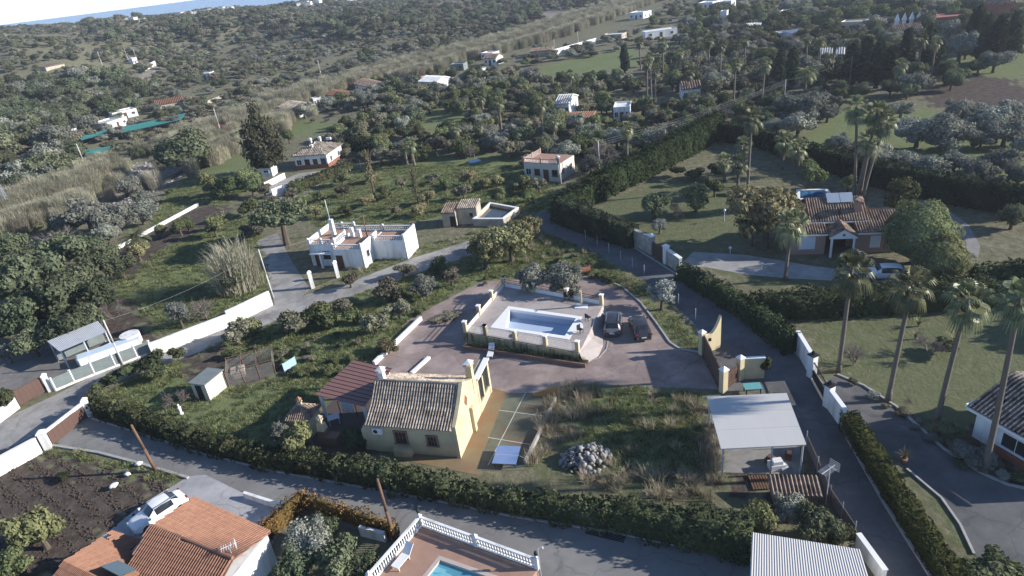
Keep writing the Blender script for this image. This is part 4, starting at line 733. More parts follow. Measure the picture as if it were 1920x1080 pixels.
def fence_run(a, b, posts, z, hp=1.15, solid=0, skip0=False, bar=True, mat=railm):
    a = np.array(a); b = np.array(b); L = np.linalg.norm(b-a); rz = math.atan2(*(b-a)[::-1])
    for k in range(0 if not skip0 else 1, posts+1):
        x = L*k/posts; o = MB().box(x-.19, x+.19, -.19, .19, z, z+hp).build('post', cream, pt, (a[0], a[1], 0), rz); MB().box(x-.24, x+.24, -.24, .24, z+hp+.001, z+hp+.1).build('post_cap', coping, o)
    if solid: MB().box(.2, L-.2, -.08, .08, z, z+solid).build('parapet', coping, pt, (a[0], a[1], 0), rz)
    mb = MB().box(0, L, -.02, .02, z+.93, z+.98).box(0, L, -.02, .02, z+max(solid, .08)+.01, z+max(solid, .08)+.05)
    if bar:
        for x in np.arange(.15, L, .16): mb.box(x-.011, x+.011, -.011, .011, z+.1, z+.93)
    else: mb.box(0, L, -.02, .02, z+.68, z+.72)
    mb.build('railing', mat, pt, (a[0], a[1], 0), rz)
ins = lambda p, t=.03: tuple(np.array(p)*(1-t)+np.mean(np.array(q), 0)*t)
fence_run(tuple(np.array(ins(q[0]))+(e1-e0)/L*2.6), ins(q[1]), 3, DZ); fence_run(ins(q[0]), tuple(np.array(ins(q[0]))+(e1-e0)/L*2.6), 1, DZ, skip0=True); fence_run(ins(q[0]), ins(q[3]), 3, DZ, 1.2, .45, bar=False, mat=dark); fence_run(ins(q[3]), ins(q[2]), 3, DZ, 1.2, .5, bar=False, mat=dark)
rm = MB(); g0 = f(P(1086,664,0)); rp_ = [f(P(*p, .03)) for p in ((1096,684),(1122,668),(1131,648),(1129,612),(1138,585))]; rm.add([(q[1][0], q[1][1], DZ-.004), (q[2][0], q[2][1], DZ-.004)]+[(p[0], p[1], .03) for p in rp_], [(0,2,3),(0,3,4),(0,4,5,1),(1,5,6)]); rm.build('ramp', paver, pt)
pb = P(868,655); pe = P(1098,690); fo = T('planter', 'low brick planter with weeds below the pool terrace wall', 'planter', pb, frame(pb, pe)); Lp = (pe-pb).length; MB().box(0, Lp, 0, .18, 0, .42).box(0, .18, .181, .9, 0, .42).build('brick_edge', brs, fo); MB().box(.19, Lp, .182, .95, 0, .36).build('soil', M('planter_soil', (.08,.06,.045), (.05,.04,.03), 4, .95), fo)
rng = np.random.default_rng(3); V, Fq, va = blades(rng, 900, .5, 1, .022, .7, .0); k = len(V)//12; V += np.column_stack([np.repeat(rng.uniform(.3, Lp-.2, k), 12), np.repeat(rng.uniform(.25, .85, k), 12), np.full(k*12, .36)]); wd = put('weeds', crown_mesh('weeds', V, Fq, va, L_hedge), fo); wd['kind'] = 'stuff'
# garden furniture
def lounger(at, rz, label, name='sun_lounger'):
    o = T(name, label, 'lounger', at, rz); MB().box(-.32, .32, -.9, .35, .30, .36).build('seat', plastic_w, o); mb = MB(); mb.add([(-.32,.35,.30),(.32,.35,.30),(.32,.95,.85),(-.32,.95,.85),(-.32,.33,.36),(.32,.33,.36),(.32,.93,.91),(-.32,.93,.91)], [(3,2,1,0),(4,5,6,7),(0,1,5,4),(1,2,6,5),(2,3,7,6),(3,0,4,7)]); mb.build('backrest', plastic_w, o)
    for x in (-.28, .28):
        for y in (-.8, .3): MB().box(x-.025, x+.025, y-.025, y+.025, 0, .299).build('leg', plastic_w, o)
    return o
lounger(P(921,665), hz+.1, 'white plastic garden lounger standing below the pool terrace wall')
def chair(at, rz, label, mat=dark, name='garden_chair'):
    o = T(name, label, 'chair', at, rz); MB().box(-.25, .25, -.25, .25, .42, .46).build('seat', mat, o); MB().box(-.25, .25, .22, .25, .461, .92).build('backrest', mat, o)
    for x in (-.22, .22):
        for y in (-.22, .22): MB().box(x-.02, x+.02, y-.02, y+.02, 0, .419).build('leg', mat, o)
    return o
chair(P(1088,624,DZ), .6, 'dark garden chair by the rounded end of the pale blue pool'); chair(P(1103,601,DZ), 2.2, 'dark garden chair on the pool terrace near the ramp')
chair(P(1062,562,DZ), .2, 'dark garden chair against the parapet behind the pool'); chair(P(1072,563,DZ), -.3, 'dark garden chair in the shade next to the outdoor shower')
sh = T('outdoor_shower', 'cream slanted outdoor shower post on a white tray behind the pool', 'shower', P(1090,575,DZ), hz); MB().box(-.7, .7, -.5, .5, 0, .08).build('tray', coping, sh); MB().box(-.12, .12, -.1, .1, .081, 2.1).build('column', cream, sh); MB().tube((0,-.1,2.0),(0,-.5,2.05),.03,None,6).build('shower_arm', metal, sh)
for px, lab in (((963,633), 'rattan mat'),): pass
MB_ = MB().box(-.45, .45, -.3, .3, .0, .03); tag(MB_.build('floor_grate', dark, None, P(963,630,DZ+.04), hz), 'dark square grate lying on the white pool surround', 'grate')
bp_ = T('rusty_barrel_oven', 'rusty brown steel oven standing where the driveway curves behind the olives', 'oven', P(1098,516), .2); MB().tube((-.6,0,.8),(.6,0,.8),.38,None,14).build('drum', brickred, bp_); MB().box(-.5,-.42,-.3,.3,0,.6).box(.42,.5,-.3,.3,0,.6).build('stand', dark, bp_); MB().tube((.4,0,1.1),(.4,0,1.7),.08,None,8).build('flue', dark, bp_)
# cars
silver = M('silver_paint', (.27,.265,.26), (.24,.235,.23), 1, .3, 0, 1, .5, .5); black = M('black_paint', (.04,.042,.05), (.035,.036,.042), 1, .15, 0, 1, .6); whitep = M('white_paint', (.8,.8,.79), (.76,.76,.75), 1, .3, 0, 1, .5)
p0, p1 = P(1149,632), P(1151,596); car((p0+p1)/2, frame(p0, p1)-.02, silver, 'silver estate car with dark roof and roof rails parked by the pool ramp', 4.5, 1.86, 1.62, True, True, black)
p0, p1 = P(1208,642), P(1192,603); car((p0+p1)/2, frame(p0, p1), black, 'black hatchback parked by the kerb next to the silver estate car', 4.4, 1.82, 1.48, False)
p0, p1 = P(332,950), P(270,990); car((p0+p1)/2+Vector((0, 0, .02)), frame(p0, p1), whitep, 'white car parked on the paved apron beside the terracotta roof', 4.4, 1.82, 1.5, False, True)
p0, p1 = P(1690,520), P(1625,520); car((p0+p1)/2+Vector((0,0,.02)), frame(p0, p1), whitep, 'pale car parked behind the garden hedge before the pink villa', 4.3, 1.8, 1.5, True)
# ---------------------------------------------------------------- entrance walls by the lane
a, b = P(1317,660), P(1352,735); sg = T('sliding_gate', 'long brown metal sliding gate between the courtyard and the lane', 'gate', a, frame(a, b)); Lg = (b-a).length
for k in range(12): MB().box(Lg*k/12+.006, Lg*(k+1)/12-.006, -.03, .03, .06, 2.2).build('panel', brownmetal, sg)
MB().box(0, Lg, -.05, .05, 2.201, 2.3).box(0, Lg, -.045, .045, .0, .055).build('gate_frame', brownmetal, sg)
a = P(1317,664); b = P(1349,650); mb = MB(); n = 12; th = .3; d = (b-a).normalized(); nr = Vector((-d.y, d.x, 0))*th/2; L = (b-a).length; V = []
for k in range(n+1):
    t = k/n; h = 2.4-.5*math.sin(math.pi*t)+1.25*t**3; p = a+d*L*t; V += [p-nr, p+nr, p+nr+Vector((0,0,h)), p-nr+Vector((0,0,h))]
mb.add(V, [f_ for k in range(n) for f_ in ((k*4, k*4+4, k*4+7, k*4+3), (k*4+1, k*4+2, k*4+6, k*4+5), (k*4+3, k*4+7, k*4+6, k*4+2))]+[(0,3,2,1), (n*4, n*4+1, n*4+2, n*4+3)]); ew = T('entrance_wall', 'swooping cream entrance wall at the lane beside the sliding gate', 'wall', a); wbuild(mb, 'wall', cream, ew)
mid = a.lerp(b, .35); wbuild(MB().box(mid.x-.15, mid.x+.15, mid.y-nr.y*1.2-.2, mid.y-nr.y*1.2-.16, 1.4, 1.75), 'house_number', dark, ew)
pillar(None, 2.5, .5, cream, 'cream gate pillar at the swooping entrance wall', at=P(1316,664), capm=coping); pillar(None, 2.4, .55, cream, 'cream gate pillar with white pointed cap at the end of the brown sliding gate', at=P(1356,735), capm=coping); pillar(None, 2.4, .5, cream, 'cream gate pillar with white pointed cap beside the slatted pedestrian gate', at=P(1387,712), capm=coping)
a, b = P(1360,733), P(1383,715); g_ = T('pedestrian_gate', 'brown slatted pedestrian gate between two cream pillars', 'gate', a, frame(a, b)); L = (b-a).length
for k in range(9): MB().box(L*(k+.15)/9, L*(k+.85)/9, -.02, .02, .1, 1.9).build('slat', brownmetal, g_)
MB().box(0, L, -.035, -.021, .4, .5).box(0, L, -.035, -.021, 1.5, 1.6).build('rail', brownmetal, g_)
wall('entrance_wall', (1390,710), (1432,708), 2.2, .25, cream, 'straight cream wall beside the pedestrian gate, ivy at its end', cap=coping)
tag(put('ivy', PROTO['shrub'][0], None, P(1436,708)+Vector((0,0,1.3)), 1.0), 'green ivy climbing over the end of the cream entrance wall', 'ivy').scale = (.75, .6, 1.5)
tt = T('letter_table', 'small turquoise table standing below the cream entrance wall', 'table', P(1410,737), hz+.2); MB().box(-.75,.75,-.5,.5,.72,.78).build('table_top', M('turquoise', (.14,.36,.36), (.11,.3,.3), 2, .6), tt)
for sx in (-1, 1):
    for sy in (-1, 1): MB().box(sx*.6-.04, sx*.6+.04, sy*.38-.04, sy*.38+.04, 0, .719).build('leg', dark, tt)
# white walls and gate across the lane
wall('garden_wall', (1493,656), (1520,703), 2.1, .28, white, 'white garden wall beside the black gate, lawn behind it', cap=coping); pillar(None, 2.3, .6, white, 'white gate pillar with black lamp at the end of the garden wall', 'ball', at=P(1521,706)); pillar(None, 2.2, .6, white, 'white gate pillar between the black gate and the lower white wall', 'ball', at=P(1552,762)); wall('garden_wall', (1553,765), (1580,803), 1.9, .28, white, 'white wall with a small plaque running to the clipped hedge', cap=coping)
a, b = P(1523,709), P(1550,758); g_ = T('black_gate', 'black iron driveway gate between white pillars', 'gate', a, frame(a, b)); L = (b-a).length; MB().box(0, L, -.03, .03, .1, .9).build('panel', dark, g_); MB().box(0, L, -.04, .04, .901, .97).box(0, L, -.04, .04, 1.7, 1.78).build('rail', dark, g_)
for k in range(14): MB().box(L*(k+.5)/14-.015, L*(k+.5)/14+.015, -.015, .015, .971, 1.699).build('bar', dark, g_)
# stone entrance across the upper lane
wall('stone_wall', (1190,460), (1218,474), 2.4, .5, stone, 'rubble stone entrance wall at the end of the tall dark hedge'); pillar(None, 2.6, .7, stone, 'rubble stone gate pillar by the tall dark hedge', at=P(1222,476), capm=coping); pillar(None, 2.4, .6, white, 'white capped gate pillar at the far side of the dark gate', at=P(1249,494), capm=coping); wall('stone_wall', (1254,496), (1276,512), 2.0, .4, stone, 'short rubble stone wall beside the white capped pillar', cap=coping); a, b = P(1224,478), P(1247,492); g_ = wall('solid_gate', a, b, 1.9, .08, brownmetal, 'dark solid gate between the stone pillar and the white capped pillar', 'gate', True)
for k in range(9):
    bp = P(1098+k*22, 447+k*13.5) if k < 6 else P(1208+(k-5)*32, 514.5+(k-5)*28); tag(MB().tube((0,0,0),(0,0,1.3),.035,None,6).tube((0,0,1.3),(0,0,1.33),.05,.02,6).build('fence_post', metal, None, bp), 'thin grey fence post at the edge of the grass by the upper lane', 'post', 'fence posts along the upper lane')
# ---------------------------------------------------------------- carport, rubble, rocks
c4 = [P(1352,843,2.85), P(1512,835,2.85), P(1475,738,3.05), P(1325,745,3.05)]; cp = T('carport', 'open carport with flat white sheet roof beside the lane', 'carport', P(1345,880), frame(c4[0], c4[1])); n = 3
for k in range(n):
    t0, t1 = k/n+.001, (k+1)/n-.001; a, b, c_, d = c4[0].lerp(c4[3], t0), c4[1].lerp(c4[2], t0), c4[1].lerp(c4[2], t1), c4[0].lerp(c4[3], t1); u = Vector((0,0,.07)); mb = MB(); mb.add([a,b,c_,d,a+u,b+u,c_+u,d+u], [(3,2,1,0),(4,5,6,7),(0,1,5,4),(1,2,6,5),(2,3,7,6),(3,0,4,7)]); wbuild(mb, 'roof_panel', whitemetal, cp)
m = sum(c4, Vector())/4
for p in c4+[c4[0].lerp(c4[1], .62), c4[2].lerp(c4[3], .4)]: qv = p.lerp(m, .06); wbuild(MB().tube((qv.x, qv.y, 0), (qv.x, qv.y, p.z-.02), .07, None, 6), 'post', metal, cp)
for a, b in ((0,1),(1,2),(2,3),(3,0)): a = c4[a].lerp(m, .06); b = c4[b].lerp(m, .06); wbuild(MB().tube((a.x,a.y,a.z-.1),(b.x,b.y,b.z-.1),.06,None,5), 'beam', metal, cp)
for k, (px, py, s, mt, nm, lab) in enumerate(((1455,878,1.1,plastic_w,'washing_machine','white discarded appliance lying under the carport edge'),(1478,858,.7,woodbrown,'crate','brown wooden crate stacked at the carport post'),(1445,868,.8,wood,'timber_pile','pile of dark timber under the carport'),(1470,880,.6,metal,'metal_drum','grey metal drum among the carport clutter'))):
    o = MB().box(-s/2, s/2, -s*.35, s*.35, 0, s*.5).box(-s*.3, s*.35, -s*.3, s*.2, s*.501, s*.8).build(nm, mt, None, P(px, py), k*1.1); tag(o, lab, nm.replace('_', ' '))
pa = T('pallet', 'brown slatted wooden pallet lying in the rubbish by the carport', 'pallet', P(1425,905), hz+.2)
for k in range(7): MB().box(-.7+k*.2, -.56+k*.2, -.8, .8, .12, .15).build('slat', wood, pa)
for y in (-.7, 0, .65): MB().box(-.7, .64, y, y+.1, 0, .119).build('bearer', wood, pa)
ts = T('tiled_lean_to', 'small lean-to with terracotta tile roof half hidden by bushes', 'shed', P(1450,945), hz+.1); MB().box(0, 3.0, 0, 1.2, 0, .9).build('wall', brs, ts); roof_plane(ts, [(-.2,-.2,.95),(3.2,-.2,.95),(3.2,1.4,1.4),(-.2,1.4,1.4)], .28, .4, mixtile)
an = T('television_aerial', 'grey television aerial on a mast beside the lane fence', 'aerial', P(1548,945), .5); MB().tube((0,0,0),(0,0,3.4),.04,None,6).build('mast', metal, an); mb = MB().tube((-.9,0,3.3),(.5,0,3.3),.025,None,5)
for k in range(9): mb.tube((-.85+k*.13,-.35,3.3),(-.85+k*.13,.35,3.3),.014,None,4)
[mb.tube((.48,-.4,2.95+.14*j),(.48,.4,2.95+.14*j),.014,None,4) for j in range(6)]; mb.build('antenna', metal, an)
lf = T('lane_fence', 'low brown mesh fence along the lane beside the carport', 'fence', P(1512,845), 0); fp = [P(1512,838), P(1556,940), P(1602,1010)]
for a, b in zip(fp[:-1], fp[1:]):
    wbuild(MB().add([a, b, b+Vector((0,0,1.1)), a+Vector((0,0,1.1)), a+Vector((.03,0,0)), b+Vector((.03,0,0)), b+Vector((.03,0,1.1)), a+Vector((.03,0,1.1))], [(0,1,2,3),(7,6,5,4),(3,2,6,7)]), 'mesh_panel', M('brown_mesh', (.22,.18,.16), (.17,.14,.12), 3, .9), lf)
    for t in (0, .5, 1): p = a.lerp(b, t); wbuild(MB().tube((p.x-.05,p.y,0),(p.x-.05,p.y,1.6),.035,None,6), 'post', metal, lf)
# rock pile
rk = []
for k in range(5):
    iv, if_ = ico(1); r_ = np.random.default_rng(k); w_ = iv*(1+.30*np.sin(iv[:, :1]*3+k*2)*np.cos(iv[:, 1:2]*4-k)+.16*np.sin(iv[:, 2:]*7+k)+r_.normal(0, .17, (len(iv), 1)))*np.array([1, .8, .7]); rk.append(mesh_np('rock', w_, if_, np.full(len(iv), .5), rockm))
rc = P(1098,862); rpile = T('rock_pile', 'heap of pale grey limestone rocks in the weedy vacant plot', 'rock pile', rc); r_ = np.random.default_rng(9)
for k in range(230):
    a = r_.uniform(0, 6.28); q_ = math.sqrt(r_.uniform())*1.0; x, y = q_*math.cos(a)*2.15, q_*math.sin(a)*1.65; o = put('rock', rk[k % 5], rpile, (x, y, max(0, (1-q_**1.5)*1.15*r_.uniform(.35, 1))+.06)); s = .10+.28*r_.uniform()**2; o.scale = (s, s, s); o.rotation_euler = (r_.uniform(0, 6), r_.uniform(0, 6), r_.uniform(0, 6))
NOTREE.append((rc.x, rc.y, 3))
# ================================================================ white terraced house
A, B = P(582,503), P(686,504); wh = T('white_terrace_house', 'white flat roofed house with balustraded roof terrace and tall white chimney', 'house', A, frame(A, B)); W = (B-A).length; NOTREE.append((A.x+6, A.y+3, 9))
xs = W*.48; h1, h2 = 3.3, 2.9
MB().box(0, xs, .9, 7.4, 0, h1).box(xs, W, 0, 7.4, 0, h2).box(W, W+5.2, 3.3, 7.4, 0, h2-.05).build('wall', white, wh)
MB().box(.12, xs-.1, 1.02, 7.28, h1+.001, h1+.03).build('roof', floor_t, wh); MB().box(xs+.1, W-.1, .1, 7.28, h2+.001, h2+.03).build('roof', floor_t, wh); MB().box(W+.1, W+5.1, 3.4, 7.28, h2-.049, h2-.02).build('roof', floor_t, wh)
MB().box(0, .16, .9, 7.4, h1, h1+.85).box(W-.16, W, .2, 5.2, h2, h2+.85).box(W+5.0, W+5.2, 3.3, 7.4, h2-.05, h2+.95).build('parapet', white, wh)
for a, b, z, n in (((.1,1.0),(xs,1.0),h1,2),((0.2,7.3),(xs,7.3),h1,2),((xs+.1,.1),(W-.1,.1),h2,1),((xs,7.3),(W,7.3),h2,1),((W+.2,3.4),(W+5,3.4),h2-.05,1),((W,7.3),(W+5,7.3),h2-.05,1),((xs,1.1),(xs,4.2),h1,1)): balustrade(wh, a, b, z+.002, .85, .28, posts=n)
MB().box(xs*.45, xs*.45+.55, 4.4, 4.95, h1+.031, h1+2.5).build('chimney', white, wh)
for x, y, hh in ((xs+.6,4.6,1.5),(xs+1.9,4.4,1.3)): MB().box(x, x+.5, y, y+.5, h2+.031, h2+hh).build('chimney', white, wh)
opening(wh, 'f', W, 7.4, 1.2, .0, .95, 2.0, 'door', woodbrown, woodbrown); 
o = opening(wh, 'f', W, 7.4, 2.7, 1.2, 1.0, 1.1, 'window', dark, glass, True, (2, 1)); o.location.y = .9; wh.children[-1].location.y = .9
for o in wh.children:
    if o.name.startswith('door'): o.location.y = .9
MB().box(.4, xs-.2, .0, .899, 2.15, 2.28).build('porch_slab', white, wh); MB().box(1.9, 2.2, .05, .3, 0, 2.149).build('porch_pier', white, wh)
opening(wh, 'f', W, 7.4, xs+.9, .0, .9, 2.0, 'door', woodbrown, woodbrown); opening(wh, 'r', W, 7.4, 1.5, 1.3, .8, 1.0, 'window', shutter, glass)
pillar(None, 2.3, .5, white, 'white gate pillar with crown top before the white terrace house', at=P(587,540)); pillar(None, 2.3, .5, white, 'white gate pillar with crown top where the drive meets the concrete lane', at=P(634,520))
a, b = P(591,538), P(630,522); g_ = T('iron_gate', 'dark iron bar gate between two white pillars', 'gate', a, frame(a, b)); L = (b-a).length; MB().box(0, L, -.02, .02, .15, .2).box(0, L, -.02, .02, 1.6, 1.65).build('rail', dark, g_)
for k in range(16): MB().box(L*(k+.5)/16-.012, L*(k+.5)/16+.012, -.012, .012, .201, 1.599).build('bar', dark, g_)
# pump house and tank
A, B = P(832,426), P(878,424); o = T('pump_house', 'tan plastered pump house with arched doorway and two low tiled roofs', 'hut', A, frame(A, B)); W = (B-A).length; NOTREE.append((A.x+3, A.y+2, 5)); MB().box(0, W*.55, 0, 3.2, 0, 2.3).box(W*.55, W+1.4, .9, 4.0, 0, 2.6).build('wall', tanw, o); roof_plane(o, [(-.15,-.15,2.36),(W*.55-.003,-.15,2.36),(W*.55-.003,3.3,2.85),(-.15,3.3,2.85)], .35, .5, mixtile); roof_plane(o, [(W*.55,.75,2.66),(W+1.5,.75,2.66),(W+1.5,4.1,3.0),(W*.55,4.1,3.0)], .35, .5, oldtile); opening(o, 'f', W, 3.2, W*.42, 0, .8, 1.7, 'door', dark, dark); q_ = opening(o, 'f', W, 3.2, W+.5, 1.2, .6, .7, 'window', tanw, glass); q_.location.y = .9
c = [P(888,424), P(945,424), P(974,402), P(920,392)]; o = T('water_tank', 'open concrete irrigation tank with white rim beside the pump house', 'tank', c[0], frame(c[0], c[1])); f = winv(o); q = [f(p)[:2] for p in c]; cen = np.mean(np.array(q), 0); qi = [tuple(np.array(p)*.88+cen*.12) for p in q]; ring(q, qi, 0, 1.15).build('tank_wall', tanw, o); ring([tuple(np.array(p)*1.01-cen*.01) for p in q], [tuple(np.array(p)*.87+cen*.13) for p in q], 1.151, 1.25).build('rim', coping, o); MB().add([(p[0], p[1], .7) for p in qi], [(0,1,2,3)]).build('water', sheet_w, o)
NOTREE.append((c[0].x+4, c[0].y+3, 5))
# hip roofed white house
o = house((557,318), (617,314), 8.2, 3.0, 'white bungalow with brick red base and mottled hipped roof above a concrete yard', 'hip', white, oldtile, 1.9, .5, 'bungalow', wins=3, base=brickred); W = o['W']
for x, y in ((1.5, 6.5), (3.4, 7.4)): chimney(o, x, y, 3.2, 5.2, .5, white, white)
chimney(o, W*.5, 2.0, 3.6, 4.8, .4, white, white); MB().box(W*.75, W*.75+1.1, 5.6, 6.1, 5.2, 5.7).build('solar_tank', plastic_w, o)
house((492,333), (512,331), 3.2, 2.1, 'small white outbuilding with bright red tiled roof beside the bungalow yard', 'mono', white, terra, .5, .2, 'outbuilding', 'shed', 1, False)
wall('yard_wall', (497,353), (535,334), 1.2, .25, white, 'white yard wall beside the red roofed outbuilding'); wall('yard_gate', (513,372), (533,364), 1.9, .12, plastic_w, 'white sheet gate of the bungalow yard', 'gate'); wall('yard_wall', (537,363), (560,354), 1.9, .25, white, 'white block wall beside the sheet gate')
hedge('clipped_hedge', [(566,355),(610,337),(660,318)], 1.6, 2.0, 'clipped dull green hedge in front of the white bungalow', LEAF('leaf_dull', (.05,.055,.03), (.10,.105,.055)), 14, .26)
for k in range(7): tag(MB().tube((0,0,0),(0,0,1.5),.05,None,6).tube((0,0,1.5),(0,0,1.53),.06,.03,6).build('fence_post', coping, None, P(577+k*20, 349-k*7)), 'pale post between the orchard path and the clipped hedge', 'post', 'pale posts along the orchard path')
# pale yellow house with roof terrace
o = house((985,336), (1050,341), 6.0, 3.2, 'pale yellow house with tiled roof terrace and white balustrade in the trees', 'flat', yellow2, floor_t, name='terrace_house', parapet=0, wins=3); W = o['W']
for a, b in (((0,.1),(W,.1)),((.1,0),(.1,6))): balustrade(o, a, b, 3.531, .85, .3, posts=2, railm=M('salmon_rail', (.45,.28,.2), (.4,.25,.18), 2, .9))
chimney(o, W-.4, .6, 3.5, 4.4, .5, brickred, white)
# villa
A, B = P(1478,478), P(1668,473); v = T('pink_villa', 'pink villa with mottled tile roofs, white pediment porch and rooftop solar panels', 'villa', A, frame(A, B)); W = (B-A).length; NOTREE.append((A.x+6, A.y+5, 9)); a1, a2 = W*.36, W*.66
MB().box(0, a1, 0, 6, 0, 2.8).box(a2, W+1, .0, 7, 0, 2.8).box(a1-1.2, a2+1.2, 2.2, 8.5, 0, 3.7).extr([(2.2,3.699),(8.5,3.699),(5.35,5.2)], a1-1.2, a2+1.2, 'x').build('wall', pink, v)
roof_plane(v, [(-.4,-.4,2.85),(a1+.1,-.4,2.85),(a1+.1,3.6,4.0),(-.4,3.6,4.0)], .3, .45, mixtile, seed=4); roof_plane(v, [(a2-.1,-.4,2.85),(W+1.4,-.4,2.85),(W+1.4,3.6,4.1),(a2-.1,3.6,4.1)], .3, .45, mixtile, seed=5); roof_plane(v, [(W+1.4,7.4,2.85),(a2+1.7,7.4,2.85),(a2+1.7,3.6,4.1),(W+1.4,3.6,4.1)], .3, .45, mixtile, seed=8)
roof_plane(v, [(a1-1.7,1.7,3.6),(a2+1.7,1.7,3.6),(a2+1.7,5.35,5.4),(a1-1.7,5.35,5.4)], .3, .45, mixtile, seed=6); roof_plane(v, [(a2+1.7,9.0,3.6),(a1-1.7,9.0,3.6),(a1-1.7,5.35,5.4),(a2+1.7,5.35,5.4)], .3, .45, mixtile, seed=7)
MB().box(a1-1.7, a2+1.7, 1.55, 1.69, 3.42, 3.58).box(-.4, a1+.1, -.55, -.41, 2.66, 2.82).box(a2-.1, W+1.4, -.55, -.41, 2.66, 2.82).build('gutter', coping, v)
xm = (a1+a2)/2; hwp = (a2-a1)*.36
for sx in (-1, 1): roof_plane(v, ([(xm-hwp-.3,2.2,2.75),(xm-hwp-.3,-1.2,2.75),(xm,-1.2,3.75),(xm,2.2,3.75)] if sx < 0 else [(xm+hwp+.3,-1.2,2.75),(xm+hwp+.3,2.2,2.75),(xm,2.2,3.75),(xm,-1.2,3.75)]), .3, .45, mixtile, seed=9+sx)
MB().extr([(xm-hwp-.3,2.45),(xm+hwp+.3,2.45),(xm+hwp+.3,2.62),(xm,3.6),(xm-hwp-.3,2.62)], -1.15, -.95, 'y').build('pediment', coping, v)
for sx in (-1, 1): MB().tube((xm+sx*hwp,-1.0,0),(xm+sx*hwp,-1.0,2.449),.14,None,10).build('column', coping, v)
MB().box(xm-hwp+.1, xm+hwp-.1, 2.1, 2.199, 0, 2.3).build('entrance_door', woodbrown, v); MB().tube((xm,-1.16,2.95),(xm,-1.18,2.95),.16,None,12).build('emblem', brickred, v)
opening(v, 'f', W, 6, a1*.5, .7, 1.7, 1.6, 'window', coping, shutter, False); opening(v, 'f', W, 6, a2+(W-a2)*.55, .7, 1.0, 1.5, 'window', coping, shutter, False); chimney(v, a2+.6, 3.2, 3.9, 5.6, .75, pink, mixtile)
for k in range(2): sp = MB(); x = xm-.9+k*1.55; sp.add([(x,4.2,5.15),(x+1.5,4.2,5.15),(x+1.5,5.5,5.95),(x,5.5,5.95),(x,4.2,5.08),(x+1.5,4.2,5.08),(x+1.5,5.5,5.88),(x,5.5,5.88)], [(0,1,2,3),(7,6,5,4),(0,4,5,1),(1,5,6,2),(2,6,7,3),(3,7,4,0)]); sp.build('solar_panel', M('solar_glass', (.35,.40,.46), (.3,.35,.41), 1, .15, 0, 1, .6), v)
c = [P(1497,377), P(1560,374), P(1548,359), P(1497,360)]; o = T('garden_pool', 'dark blue swimming pool with pale rim behind the pink villa', 'swimming pool', c[0], frame(c[0], c[1])); f = winv(o); q = [f(p)[:2] for p in c]; cen = np.mean(np.array(q), 0); qi = [tuple(np.array(p)*.9+cen*.1) for p in q]; qo = [tuple(np.array(p)*1.15-cen*.15) for p in q]; ring(qo, qi, 0, .35).build('surround', coping, o); MB().add([(p[0], p[1], .25) for p in qi], [(0,1,2,3)]).build('water', M('deep_water', (.02,.10,.20), (.018,.085,.17), .5, .08, .1, 4, .5), o)
for px in ((1358,415),(1428,506),(1369,475)): lo = T('garden_lamp', 'white globe garden lamp on a short post by the villa driveway', 'lamp', P(*px), 0, 'globe lamps in the villa garden'); MB().tube((0,0,0),(0,0,1.5 if px[1] < 420 else .6),.04,None,6).build('post', plastic_w, lo); MB().lathe([(.02,-.2),(.16,-.12),(.2,0),(.16,.12),(.02,.2)], (0,0,1.7 if px[1] < 420 else .8), 10).build('globe', plastic_w, lo, smooth=True)
# right edge white house
A, B = P(1822,818), P(1935,885); o = T('white_bungalow', 'white bungalow with blackened tile roof and wide window at the garden lawn', 'house', A, frame(A, B)); W = (B-A).length+3; MB().box(0, W, 0, 7.5, 0, 2.7).build('wall', white, o); roof_plane(o, [(-.5,-.5,2.75),(W,-.5,2.75),(W,3.7,4.4),(-.5,3.7,4.4)], .3, .42, M('blackened_tile', (.30,.26,.225), (.2,.17,.15), 2.5, .9, .3, 20, .1, c3=(.05,.045,.04), s3=1.3, attr=True), seed=3); roof_plane(o, [(W,8,2.75),(-.5,8,2.75),(-.5,3.7,4.4),(W,3.7,4.4)], .3, .42, MATS['blackened_tile'], seed=2); MB().extr([(0,2.699),(7.5,2.699),(3.7,4.25)], .001, .2, 'x').build('gable', white, o); MB().box(-.5, W, -.62, -.51, 2.52, 2.72).build('gutter', coping, o); opening(o, 'f', W, 7.5, 3.1, .75, 2.0, 1.15, 'window', coping, glass, True, (2, 1)); MB().box(1.5, W, -.35, -.02, 0, .5).build('flower_box', brickred, o); MB().box(-.62, -.5, -.6, 8, 2.72, 2.95).build('verge', coping, o)
NOTREE.append((A.x+4, A.y+3, 7))
# ================================================================ front: terracotta roofs
z0, z1 = 2.9, 4.1
tl, tr, rr_, rl = P(363,932,z0), P(508,997,z0), P(437,1048,z1), P(284,987,z1); g_ = P(330,1010); th_ = T('terracotta_house', 'house with ribbed terracotta gable roof beside the paved apron', 'house', (g_.x, g_.y, 0)); f = winv(th_)
roof_plane(th_, [f(p) for p in (tr, tl, rl, rr_)], .22, .42, terra, seed=2); bl = rl+(rl-tl)*1.0; br_ = rr_+(rr_-tr)*1.0; bl.z = br_.z = z0; roof_plane(th_, [f(p) for p in (bl, br_, rr_, rl)], .22, .42, terra, seed=3); wbuild(MB().tube(rl+Vector((0,0,.1)), rr_+Vector((0,0,.1)), .13, None, 8), 'ridge_tiles', terra, th_)
m = (tl+br_)/2; wp = [p.lerp(m, .06) for p in (tl, tr, br_, bl)]; wbuild(MB().prism([(p.x, p.y) for p in wp], 0, z0-.15), 'wall', white, th_); r1, r2 = rl.lerp(rr_, .05), rr_.lerp(rl, .05)
